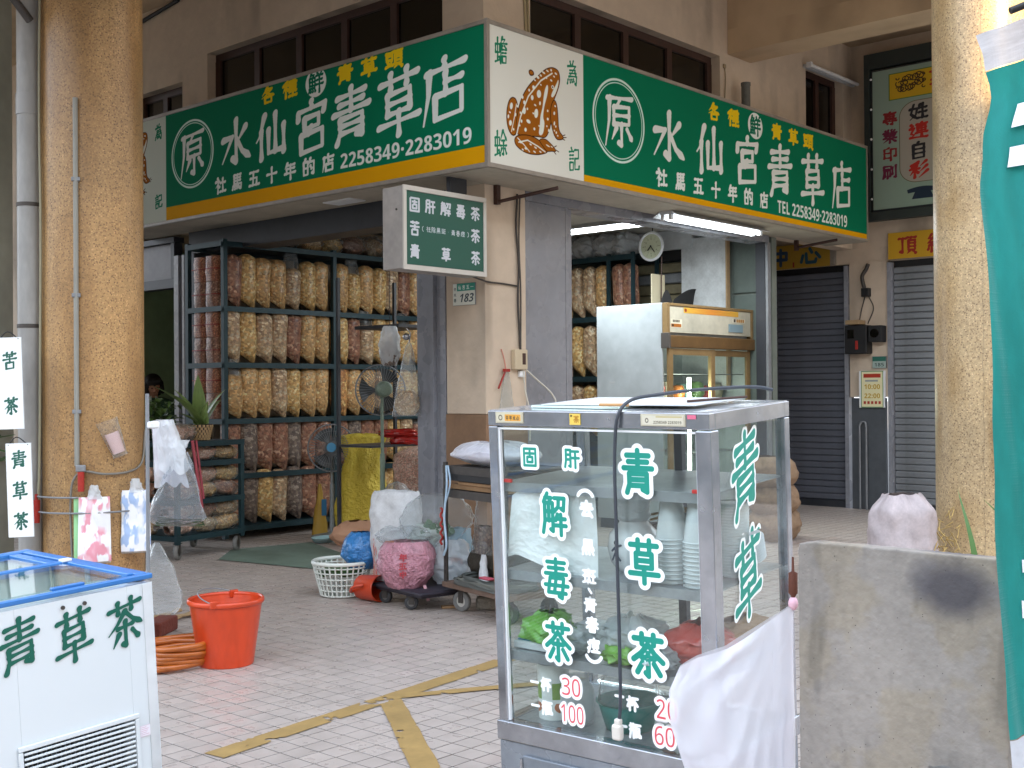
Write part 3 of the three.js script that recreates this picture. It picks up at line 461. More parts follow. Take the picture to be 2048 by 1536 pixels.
{
  const s = thing('hanging_sign', 'small dark green light box hung below the long sign at the pillar', 'sign');
  mesh('housing', span(-0.972, -0.12, 2.275, 2.865, -0.1, 0.11, 0.006), mat(0xb9b4b0, 0.5, { map: rep(grime, 1.4) }), s);
  const f = mesh('face', new THREE.PlaneGeometry(0.83, 0.535), mat(0xffffff, 0.4, { map: smallSignTex }), s); f.position.set(-0.545, 2.57, 0.1175); f.scale.set(0.98, 0.98, 1);
  mesh('frame', join(span(-0.975, -0.115, 2.835, 2.87, 0.112, 0.125), span(-0.975, -0.115, 2.27, 2.305, 0.112, 0.125), span(-0.975, -0.945, 2.306, 2.834, 0.112, 0.125), span(-0.145, -0.115, 2.306, 2.834, 0.112, 0.125)), mat(0xc8c4bc, 0.5), s);
  mesh('bracket', span(-0.4, -0.22, 2.866, 3.011, -0.02, 0.02), M.darkFrame, s);
  mesh('screw', cyl(0.008, 0.008, 0.008, 0, 0, 0, 8).rotateZ(Math.PI / 2).translate(-0.974, 2.7, 0.05), M.darkIron, s);
}
{ // house number
  const p = thing('house_number', 'small white and green house number plate on the cream pillar', 'number plate');
  const t = canvasTex(256, 180, (c) => { c.fillStyle = '#d5d9cf'; c.fillRect(0, 0, 256, 180); c.fillStyle = '#2d8d7a'; c.fillRect(46, 0, 210, 62); '仙宮五一街'.split('').slice(0, 4).forEach((ch, i) => gothic(c, ch, 78 + i * 48, 32, 34, 36, 5, '#d8e4dc')); gothic(c, '中', 24, 45, 28, 30, 4, '#50605c'); gothic(c, '水', 24, 92, 28, 30, 4, '#50605c'); gothic(c, '春', 24, 138, 28, 30, 4, '#50605c'); text(c, '183', 150, 122, 96, 168, '#33424a', 'italic bold'); });
  const f = mesh('plate', new THREE.PlaneGeometry(0.24, 0.17), mat(0xffffff, 0.4, { map: t }), p); f.rotation.y = -Math.PI / 2; f.position.set(-0.012, 2.165, -0.22); mesh('backing', span(-0.0105, -0.001, 2.078, 2.252, -0.343, -0.097, 0.002), M.alu, p);
}
{ // cables, switch box, bottle bag on the pillar's right face
  const c = tag(mesh('cable', join(tube([[0.36, 2.97, 0.02], [0.345, 2.7, 0.018], [0.37, 2.4, 0.02], [0.36, 2.1, 0.018], [0.38, 1.85, 0.018], [0.385, 1.73, 0.02]], 0.009, 50), tube([[0.4, 2.97, 0.014], [0.385, 2.6, 0.012], [0.4, 2.2, 0.014], [0.395, 1.75, 0.014]], 0.006, 40), tube([[-0.13, 2.28, -0.01], [0.0, 2.25, 0.015], [0.2, 2.245, 0.012], [0.37, 2.235, 0.015]], 0.007, 30)), M.darkIron), 'dark cables running down the cream pillar beside the grey post', 'cable');
  const w = tag(mesh('cable', join(tube([[0.42, 1.58, 0.03], [0.52, 1.5, 0.06], [0.68, 1.37, 0.1], [0.7, 1.3, 0.12], [0.56, 1.26, 0.1], [0.46, 1.2, 0.05]], 0.007, 50), tube([[0.4, 1.58, 0.03], [0.43, 1.4, 0.03], [0.47, 1.22, 0.04], [0.48, 1.0, 0.03]], 0.007, 40)), mat(0xcfcbc0, 0.5)), 'white cord looping from the switch box past the grey post', 'cable');
  const s = thing('switch_box', 'small cream switch box fixed on the right face of the pillar', 'switch'); mesh('box', span(0.29, 0.44, 1.57, 1.73, 0.001, 0.05, 0.008), mat(0xc9b99c, 0.5), s); mesh('rocker', span(0.375, 0.41, 1.61, 1.7, 0.046, 0.056, 0.003), M.brownFrame, s); mesh('socket', span(0.37, 0.43, 1.51, 1.56, 0.001, 0.03, 0.006), M.whitePlastic, s);
  const b = thing('clear_bag', 'flat clear bag with a red tie hanging on the cream pillar above the cabinet', 'bag'); mesh('bag', bag(0.36, (v) => [0.09 * (1 - 0.75 * v), 0.02 * (1 - 0.5 * v) + 0.004], { nu: 20, nv: 14, wr: 0.008 }).translate(0.2, 1.2, 0.035), M.clear, b); mesh('tie', join(rod([0.19, 1.56, 0.035], [0.11, 1.42, 0.03], 0.008), span(0.17, 0.23, 1.55, 1.575, 0.02, 0.05, 0.004)), M.red, b); mesh('string', tube([[0.2, 1.56, 0.03], [0.19, 1.65, 0.02], [0.17, 1.73, 0.008]], 0.005, 12), mat(0xc98878, 0.7), b);
}
const tubeMat = new THREE.MeshStandardMaterial({ color: 0xffffff, emissive: 0xf2fbff, emissiveIntensity: 3.2 });
function lamp(label, len, [x, y, z], turn, power) {
  const t = thing('fluorescent_lamp', label, 'lamp', [x, y, z], turn);
  mesh('batten', box(len, 0.035, 0.13, 0, 0.055, 0, 0.006), M.whitePaint, t);
  mesh('reflector', join([-1, 1].map((s) => { const g = box(len, 0.006, 0.1, 0, 0, 0, 0); return g.rotateX(s * 0.55).translate(0, 0.045, s * 0.095); })), M.whitePaint, t);
  for (const s of [-1, 1]) { mesh('lamp_tube', flat(new THREE.CylinderGeometry(0.0155, 0.0155, len - 0.06, 14).rotateZ(Math.PI / 2).translate(0, 0.008, s * 0.042)), tubeMat, t); }
  mesh('end_cap', join(...[-1, 1].map((e) => [-1, 1].map((s) => span(e * (len / 2 - 0.03) - 0.022, e * (len / 2 - 0.03) + 0.022, -0.012, 0.036, s * 0.042 - 0.018, s * 0.042 + 0.018, 0.004))).flat()), M.whitePlastic, t);
  const a = new THREE.RectAreaLight(0xf0faff, power, len - 0.08, 0.12); a.position.set(0, -0.02, 0); a.rotation.x = -Math.PI / 2; a.name = 'lamp_light'; t.add(a); return t;
}
lamp('lit double fluorescent lamp under the right green sign, over the fridge opening', 1.62, [2.98, 2.945, 0.2], 0, 12);
lamp('lit double fluorescent lamp hung under the shop ceiling, behind the grey post', 1.5, [2.45, 2.96, -1.0], Math.PI / 2, 26);
{ const t = thing('fluorescent_lamp', 'unlit fluorescent tube slanting on the cream wall above the right sign end', 'lamp'); mesh('batten', span(5.14, 6.4, 4.93, 4.97, 0.002, 0.05, 0.005), M.whitePaint, t); mesh('lamp_tube', flat(new THREE.CylinderGeometry(0.02, 0.02, 1.3, 12).rotateZ(Math.PI / 2).translate(5.8, 4.95, 0.085)), M.whitePlastic, t); mesh('end_cap', join(span(5.12, 5.16, 4.92, 4.98, 0.05, 0.11, 0.005), span(6.43, 6.47, 4.92, 4.98, 0.05, 0.11, 0.005)), M.whitePlastic, t); }
{ const t = tag(mesh('ceiling_lamp', span(-0.3, -0.12, 3.0, 3.011, -1.6, -1.25, 0.003), M.whitePlastic), 'small flat unlit lamp panel under the left green sign', 'lamp'); }
tag(mesh('pipe_stub', join(cyl(0.045, 0.045, 0.42, 3.72, 4.26, 0.12, 18), cyl(0.05, 0.05, 0.03, 3.72, 4.46, 0.12, 18)), mat(0x6f716c, 0.6, { map: rep(grime, 3) })), 'short grey pipe stub rising behind the right green sign', 'pipe');
tag(mesh('wire', join(tube([[3.5, 4.62, 0.012], [3.515, 4.5, 0.012], [3.5, 4.3, 0.012], [3.51, 4.06, 0.012]], 0.006, 20), span(3.48, 3.52, 4.6, 4.64, 0.002, 0.02, 0.003)), mat(0x9a8a6e, 0.7)), 'thin tan wire running down the cream wall behind the right sign', 'wire');
tag(mesh('wire', join(tube([[0.46, 5.2, 0.01], [0.47, 4.7, 0.012], [0.49, 4.3, 0.012], [0.5, 4.06, 0.02]], 0.012, 20), tube([[0.5, 5.2, 0.01], [0.51, 4.7, 0.012], [0.52, 4.06, 0.02]], 0.01, 20)), mat(0xa89a78, 0.7)), 'pair of tan wires on the cream wall above the toad picture', 'wire');
tag(mesh('wire', tube([[-0.02, 5.38, -4.2], [-0.03, 5.3, -4.9]], 0.02, 8), M.black), 'black cable along the ceiling edge behind the left column', 'wire');
// neighbours' signs
{
  const t = canvasTex(512, 1024, (c, w, h) => {
    c.fillStyle = '#8fa596'; c.fillRect(0, 0, w, h); c.fillStyle = '#d0a81e'; c.fillRect(110, 40, 402, 190); c.strokeStyle = '#4d7a2c'; c.lineWidth = 6; c.strokeRect(110, 40, 420, 190);
    c.strokeStyle = '#3a2413'; c.lineWidth = 7; c.lineCap = 'round';
    for (let k = 0; k < 34; k++) { const x = 165 + ((k * 53) % 170), y = 80 + ((k * 37) % 110); c.beginPath(); c.arc(x, y, 10 + ((k * 7) % 16), k, k + 3.4); c.stroke(); }
    c.fillStyle = '#b3301c'; for (let k = 0; k < 8; k++) { c.beginPath(); c.ellipse(390 + ((k * 31) % 90), 75 + ((k * 29) % 120), 26, 10, k, 0, 7); c.fill(); }
    c.fillStyle = '#a9a397'; c.beginPath(); c.roundRect(175, 262, 400, 590, 110); c.fill(); c.strokeStyle = '#5b4a2a'; c.lineWidth = 4; c.stroke();
    ['專', '業', '印', '刷'].forEach((ch, i) => brush(c, ch, 112, 365 + i * 130, 92, 96, 17, i % 2 ? '#6e1b3c' : '#8a1d24', 0));
    [['姓', '#1a1a24'], ['連', '#b8261c'], ['自', '#1a1a24'], ['彩', '#b8261c']].forEach(([ch, k], i) => brush(c, ch, 296, 345 + i * 140, 112, 118, 22, k, 0.06));
    c.fillStyle = '#182a40'; c.beginPath(); for (const [a, b, d] of [[220, 905, 0], [225, 930, 1], [270, 925, 1], [250, 975, 1], [390, 975, 1], [370, 925, 1], [415, 930, 1], [420, 905, 1]]) c.lineTo(a, b - (d ? 0 : 0)); c.quadraticCurveTo(320, 870, 220, 905); c.fill();
  });
  const s = thing('projecting_sign', 'tall pale green sign board with dark frame, half behind the right column', 'sign');
  const f = mesh('face', new THREE.PlaneGeometry(0.92, 1.57), mat(0xffffff, 0.5, { map: t }), s); f.rotation.y = -Math.PI / 2; f.position.set(6.08, 4.21, 0.83);
  mesh('backing', span(6.085, 6.14, 3.41, 5.01, 0.355, 1.32), M.darkFrame, s);
  mesh('frame', join(span(6.05, 6.15, 3.3, 5.2, 0.28, 0.34), span(6.05, 6.15, 5.03, 5.2, 0.342, 1.6), span(6.05, 6.15, 3.3, 3.4, 0.342, 1.6)), mat(0x2c3432, 0.6), s);
  for (let k = 0; k < 5; k++) mesh('bolt', new THREE.SphereGeometry(0.014, 8, 6).translate(6.06, 3.55 + k * 0.34, 0.36), M.whitePlastic, s);
}
{
  const t = canvasTex(512, 192, (c) => { c.fillStyle = '#c79a1c'; c.fillRect(0, 0, 512, 192); brush(c, '頂', 140, 98, 130, 130, 22, '#9b2318', 0); brush(c, '級', 350, 98, 130, 130, 22, '#9b2318', 0); });
  const s = thing('shop_sign', 'yellow sign board with red writing over the right grey shutter', 'sign'); const f = mesh('face', new THREE.PlaneGeometry(0.82, 0.3), mat(0xffffff, 0.6, { map: t }), s); f.rotation.y = -Math.PI / 2; f.position.set(6.255, 3.02, 0.87); mesh('backing', span(6.257, 6.299, 2.868, 3.172, 0.455, 1.285), M.signFrame, s);
  const t2 = canvasTex(512, 160, (c) => { c.fillStyle = '#a88428'; c.fillRect(0, 0, 512, 160); gothic(c, '中', 150, 80, 120, 110, 22, '#1e3d5c'); gothic(c, '心', 370, 80, 150, 120, 22, '#1e4a5c'); c.fillStyle = '#8a2b1c'; c.fillRect(40, 120, 14, 34); c.fillRect(240, 118, 12, 34); });
  const q = thing('shop_sign', 'yellow sign board with blue writing over the dark left shutter', 'sign'); const g = mesh('face', new THREE.PlaneGeometry(0.92, 0.29), mat(0xffffff, 0.6, { map: t2 }), q); g.rotation.y = -Math.PI / 2; g.position.set(6.255, 3.0, -0.72); mesh('backing', span(6.257, 6.299, 2.862, 3.15, -1.18, -0.2), M.signFrame, q);
}
{ // meters, notice and plates between the shutters
  const m = thing('electric_meter', 'black box of electric meters with glass fronts on the wall between the shutters', 'meter'); mesh('housing', join(span(6.12, 6.28, 1.8, 2.13, -0.02, 0.25, 0.01), span(6.14, 6.28, 1.93, 2.12, 0.26, 0.42, 0.01)), M.black, m); mesh('lid', span(6.1, 6.27, 2.14, 2.19, 0.0, 0.17, 0.006), M.board, m); mesh('window', span(6.112, 6.119, 1.98, 2.08, 0.02, 0.1, 0.002), M.darkGlass, m); mesh('window', cyl(0.05, 0.05, 0.02, 0, 0, 0, 20).rotateZ(Math.PI / 2).translate(6.135, 2.03, 0.34), M.darkGlass, m); mesh('seal', span(6.105, 6.118, 1.85, 1.95, 0.12, 0.15, 0.003), M.red, m);
  const b = thing('junction_box', 'old dark conduit box with cable stubs high on the wall between the shutters', 'box'); mesh('box', span(6.2, 6.28, 2.46, 2.56, 0.15, 0.24, 0.006), M.black, b); mesh('conduit', tube([[6.25, 2.56, 0.17], [6.24, 2.7, 0.15], [6.24, 2.78, 0.2], [6.25, 2.84, 0.22]], 0.022, 16), M.darkIron, b); mesh('wire', join(tube([[6.26, 2.46, 0.17], [6.27, 2.3, 0.12], [6.27, 2.2, 0.1]], 0.006, 16), tube([[6.26, 2.46, 0.22], [6.27, 2.33, 0.27], [6.27, 2.15, 0.2]], 0.006, 16)), M.darkIron, b);
  const t = canvasTex(192, 288, (c) => { c.fillStyle = '#e6dfb4'; c.fillRect(0, 0, 192, 288); c.strokeStyle = '#5b8a5a'; c.lineWidth = 6; c.strokeRect(3, 3, 186, 282); c.fillStyle = '#b0341c'; c.fillRect(22, 22, 148, 30); for (let k = 0; k < 5; k++) c.fillRect(22 + k * 32, 238, 20, 22); c.fillStyle = '#9aa0a0'; c.fillRect(36, 70, 110, 14); text(c, '10:00', 96, 124, 52, 140, '#c09a24'); text(c, '22:00', 96, 196, 52, 140, '#c09a24'); });
  const s = thing('opening_hours_board', 'pale yellow opening hours board between the two grey shutters', 'notice board'); const f = mesh('face', new THREE.PlaneGeometry(0.27, 0.42), mat(0xffffff, 0.5, { map: t }), s); f.rotation.y = -Math.PI / 2; f.position.set(6.215, 1.39, 0.27); mesh('backing', span(6.218, 6.27, 1.178, 1.602, 0.11, 0.41), M.whitePlastic, s);
  const t3 = canvasTex(128, 128, (c) => { c.fillStyle = '#9eb0a8'; c.fillRect(0, 0, 128, 128); c.fillStyle = '#2c6a5c'; c.fillRect(0, 0, 128, 52); text(c, '185', 64, 92, 54, 96, '#44524e'); });
  const n = thing('house_number', 'small green house number plate above the opening hours board', 'number plate'); const h = mesh('plate', new THREE.PlaneGeometry(0.16, 0.13), mat(0xffffff, 0.5, { map: t3 }), n); h.rotation.y = -Math.PI / 2; h.position.set(6.255, 1.7, 0.34); mesh('backing', span(6.257, 6.278, 1.632, 1.768, 0.257, 0.423), M.alu, n);
}
{ // wall clock
  const t = canvasTex(256, 256, (c) => { c.fillStyle = '#c8ccb0'; c.fillRect(0, 0, 256, 256); c.strokeStyle = '#6f7560'; for (let k = 0; k < 12; k++) { const a = (k * Math.PI) / 6; c.lineWidth = k % 3 ? 3 : 6; c.beginPath(); c.moveTo(128 + 100 * Math.sin(a), 128 - 100 * Math.cos(a)); c.lineTo(128 + 86 * Math.sin(a), 128 - 86 * Math.cos(a)); c.stroke(); } for (let k = 1; k <= 12; k++) text(c, '' + k, 128 + 72 * Math.sin((k * Math.PI) / 6), 128 - 72 * Math.cos((k * Math.PI) / 6), 22, k > 9 ? 22 : 12, '#5a604c', ''); });
  const k = thing('wall_clock', 'round pale clock hanging above the fridge inside the shop', 'clock', [3.93, 2.965, -1.195], -Math.PI / 2); k.scale.setScalar(0.95);
  mesh('hanger', rod([0, 0.16, -0.03], [0, 0.24, -0.03], 0.006), M.black, k); mesh('rim', flat(new THREE.TorusGeometry(0.157, 0.016, 10, 40)), M.whitePlastic, k); mesh('case', cyl(0.155, 0.15, 0.04, 0, 0, 0, 36).rotateX(Math.PI / 2).translate(0, 0, -0.022), M.black, k); mesh('dial', flat(new THREE.CircleGeometry(0.15, 40)), mat(0xffffff, 0.25, { map: t, clearcoat: 0.6, clearcoatRoughness: 0.1 }), k);
  mesh('hand', box(0.009, 0.1, 0.003, 0, 0.035, 0, 0).rotateZ(-2.5).translate(0, 0, 0.008), M.black, k); mesh('hand', box(0.012, 0.075, 0.003, 0, 0.025, 0, 0).rotateZ(2.4).translate(0, 0, 0.012), M.black, k);
}
// ---------- herb shelves ----------
const chips = (s, fn, srgb) => tex(256, (u, v) => { // chips of dried root and leaf
  const n = 26, x = u * n, y = v * n, i = Math.floor(x), j = Math.floor(y); let d0 = 9, d1 = 9, id = 0;
  for (let p = -1; p <= 1; p++) for (let q = -1; q <= 1; q++) { const ci = (i + p + n) % n, cj = (j + q + n) % n, t = hash(ci, cj, s + 2) * 3, dx = i + p + hash(ci, cj, s) - x, dy = j + q + hash(ci, cj, s + 1) - y, ex = dx * Math.cos(t) + dy * Math.sin(t), ey = dy * Math.cos(t) - dx * Math.sin(t), d = ex * ex + 2.2 * ey * ey; if (d < d0) { d1 = d0; d0 = d; id = hash(ci, cj, s + 4); } else if (d < d1) d1 = d; }
  return fn(id, clamp((Math.sqrt(d1) - Math.sqrt(d0)) * 4, 0, 1));
}, srgb);
const herb = (a, b, c2, s) => chips(s, (id) => { const k = 0.92 + 0.3 * hash(Math.floor(id * 999), 3, s); return (id < 0.45 ? a : id < 0.82 ? b : c2).map((q) => q * k); }, true);
const chipRelief = chips(1, (id, e) => 255 * e * (0.6 + 0.4 * id), false);
const herbTex = [herb([206, 166, 112], [184, 142, 92], [226, 198, 152], 1), herb([200, 146, 88], [176, 120, 70], [222, 184, 124], 2), herb([190, 160, 124], [166, 134, 104], [214, 196, 166], 3), herb([158, 112, 88], [132, 88, 70], [186, 150, 124], 4), herb([120, 104, 92], [98, 84, 78], [146, 132, 120], 5), herb([208, 172, 112], [188, 146, 88], [226, 202, 152], 6), herb([172, 110, 80], [146, 86, 62], [196, 142, 106], 7), herb([214, 170, 148], [192, 142, 120], [230, 198, 178], 8)];
const TONE = ['tan', 'orange brown', 'beige', 'dull brown', 'dark grey', 'yellow tan', 'red brown', 'pinkish'];
const herbMat = herbTex.map((t) => mat(0xffffff, 0.55, { map: t, clearcoat: 0.45, clearcoatRoughness: 0.3, bumpMap: chipRelief, bumpScale: 0.012 }));
const ORD = ['first', 'second', 'third', 'fourth', 'fifth', 'sixth', 'seventh', 'eighth'];
function herbRack(name, label, x0, x1, z, d, ups, tiers) {
  const t = thing(name, label, 'shelf');
  for (const x of ups) for (const zz of [z, z - d]) mesh('upright', join(span(x - 0.022, x + 0.022, 0.02, 2.86, zz - 0.004, zz + 0.003), span(x - 0.022, x - 0.016, 0.02, 2.86, zz - 0.045, zz - 0.004)), M.angleIron, t);
  for (const y of tiers) mesh('board', join(span(x0, x1, y - 0.05, y - 0.002, z + 0.0035, z + 0.007), span(x0, x1, y - 0.012, y, z - d, z + 0.003), span(x0, x1, y - 0.05, y - 0.012, z - d - 0.006, z - d - 0.001), span(x0 - 0.026, x0 - 0.023, y - 0.05, y, z - d, z)), M.angleIron, t);
  return t;
}
const TIERS = [0.13, 0.63, 1.155, 1.69, 2.225, 2.84];
herbRack('storage_rack', 'long dark green slotted metal rack of upright herb bags, behind the fans and yellow sack', -0.19, 3.9, -3.2, 0.6, [-0.17, 1.16, 2.5, 3.86], TIERS);
const bagShapes = [];
for (let k = 0; k < 5; k++) {
  const lean = rr(0.035, 0.06), s = rr(0, 50);
  bagShapes.push(bag(0.5, (v) => { const b = Math.pow(clamp(v / 0.22, 0, 1), 0.55), t = 1 - 0.16 * smoothstep(v, 0.85, 1), e = v > 0.999 ? 0.4 : 1; return [(0.094 - 0.006 * (1 - b)) * t * e, (0.012 + 0.07 * b) * t * e, 0.004 * Math.sin(v * 5 + k), 0.012 * (v - 0.5)]; }, { nu: 22, nv: 16, wr: 0.006, s, sq: 2.2, uvs: [0.9, 0.9] }));
  const g = bagShapes[k], p = g.attributes.position; for (let i = 0; i < p.count; i++) { const y = p.getY(i); if (y < 0.14) p.setY(i, y - lean * (p.getX(i) / 0.09) * (1 - y / 0.14)); } g.computeVertexNormals(); g.translate(0, 0.042, 0);
}
const emptyTop = bag(0.16, (v) => [0.088 * (1 - 0.1 * v), 0.06 * (1 - 0.75 * v) + 0.004], { nu: 18, nv: 8, wr: 0.01 });
const ROWS = ['lowest', 'fourth', 'third', 'second', 'top'];
TIERS.slice(0, 5).forEach((y, ti) => {
  for (const [bay, xa, xb, n] of [['left', -0.135, 1.13, 7], ['middle', 1.19, 2.46, 7], ['right', 2.53, 3.83, 7]]) {
    for (let i = 0; i < n; i++) {
      const w = (xb - xa) / n, x = xa + (i + 0.5) * w + rr(-0.008, 0.008); let k = [0, 5, 2, 1, 0, 5, 0, 2, 2, 0, 5, 4, 3, 0][Math.floor(rnd() * 14)]; if (ti < 2 && rnd() < 0.6) k = [3, 4, 3][i % 3]; if (ti > 2 && k === 4) k = 0;
      const t = thing('herb_bag', `${ORD[i]} upright bag of ${TONE[k]} herbs in the ${ROWS[ti]} row, ${bay} bay of the rack`, 'bag', [x, y, -3.3 + rr(-0.015, 0.015)], rr(-0.08, 0.08), 'upright bags of dried herbs on the rack');
      const short = rnd() < 0.2, b = mesh('bag', bagShapes[Math.floor(rnd() * 5)], herbMat[k], t); b.scale.set(w / 0.174, (short ? 0.78 : rr(0.9, 0.98)), 1);
      if (short) { const e = mesh('empty_top', emptyTop, M.clear, t); e.position.y = 0.41; }
    }
  }
});
{ // second rack, along the shop's end wall
  const t = thing('storage_rack', 'dark green slotted metal rack of herb bags behind the fridge and grey post', 'shelf');
  for (const z of [-3.0, -1.84, -1.5]) for (const x of [4.0, 4.46]) mesh('upright', span(x - 0.003, x + 0.03, 0.02, 2.94, z - 0.02, z + 0.02), M.angleIron, t);
  for (const y of [0.2, 0.88, 1.56, 2.24, 2.92]) mesh('board', join(span(3.992, 3.996, y - 0.06, y, -3.02, -1.48), span(3.9965, 4.5, y - 0.012, y - 0.002, -3.02, -1.48)), M.angleIron, t);
  [[0.88, 'lowest'], [1.56, 'middle'], [2.24, 'top']].forEach(([y, rn], ri) => { for (let i = 0; i < 7; i++) { const k = i > 4 ? 3 : [2, 0, 2, 5, 2][(i + ri) % 5], b = thing('herb_bag', `${ORD[i]} ${TONE[k]} herb bag from the left, ${rn} visible row behind the fridge`, 'bag', [4.1, y, i < 5 ? -2.72 + i * 0.185 : -1.74 + (i - 5) * 0.15], -Math.PI / 2 + rr(-0.08, 0.08), 'herb bags on the rack behind the fridge'); const m = mesh('bag', bagShapes[i % 5], herbMat[k], b); m.scale.set(0.95, 1.08, 1); } });
  for (let i = 0; i < 4; i++) { const b = thing('clear_bag', `${ORD[i]} crumpled silvery clear bag from the left on the rack behind the fridge`, 'bag', [4.15, 2.922, -2.5 + i * 0.27], rr(0, 3)); mesh('bag', bag(0.26, (v) => [0.17 * Math.sqrt(Math.sin(Math.PI * (0.08 + 0.86 * v))), 0.15 * Math.sqrt(Math.sin(Math.PI * (0.08 + 0.86 * v)))], { nu: 34, nv: 18, wr: 0.06, fr: 12 }), M.milky, b); }
}
for (const [zz, n] of [[-3.42, 0], [-3.62, 1]]) TIERS.slice(2, 5).forEach((y, ti) => { // tied bundles at the rack's left end
  for (let j = 0; j < 2; j++) { const k = n ? (j ? 6 : 3) : j ? 7 : 2, t = thing('herb_bundle', `${n ? 'farther' : 'nearer'} ${j ? 'upper' : 'lower'} ${TONE[k]} herb bundle at the left end of the ${ROWS[ti + 2]} rack row`, 'bundle', [-0.12, y + j * 0.245 + 0.002, zz - 0.0], 0); mesh('bundle', bag(0.24, (v) => [0.085 * (0.92 + 0.08 * Math.sin(v * Math.PI)), 0.085], { nu: 20, nv: 8, wr: 0.006, sq: 5 }), herbMat[j ? 6 : 3], t); mesh('tie', box(0.176, 0.008, 0.176, 0, 0.12, 0, 0.003), M.red, t); }
});
{ // bundles lying on top of the racks
  for (let i = 0; i < 12; i++) { const k = [2, 4, 0, 5, 3, 2, 7, 2, 4, 2, 0, 4][i], t = thing('herb_bundle', `${ORD[i % 8]} crumpled bag of ${TONE[k]} herbs lying on the ${i < 4 ? 'left' : i < 8 ? 'middle' : 'right'} part of the rack top`, 'bundle', [0.35 + i * 0.3, 2.845, -3.42], rr(-0.5, 0.5)); mesh('bundle', bag(0.2, (v) => [0.17 * Math.sqrt(Math.sin(Math.PI * (0.06 + 0.9 * v))), 0.13 * Math.sqrt(Math.sin(Math.PI * (0.06 + 0.9 * v)))], { nu: 26, nv: 14, wr: 0.05, fr: 7, sq: 2 }), herbMat[k], t); mesh('wrapping', bag(0.23, (v) => [0.185 * Math.sqrt(Math.sin(Math.PI * (0.06 + 0.9 * v))), 0.14 * Math.sqrt(Math.sin(Math.PI * (0.06 + 0.9 * v)))], { nu: 26, nv: 14, wr: 0.05, fr: 9 }), M.clear, t); }
}
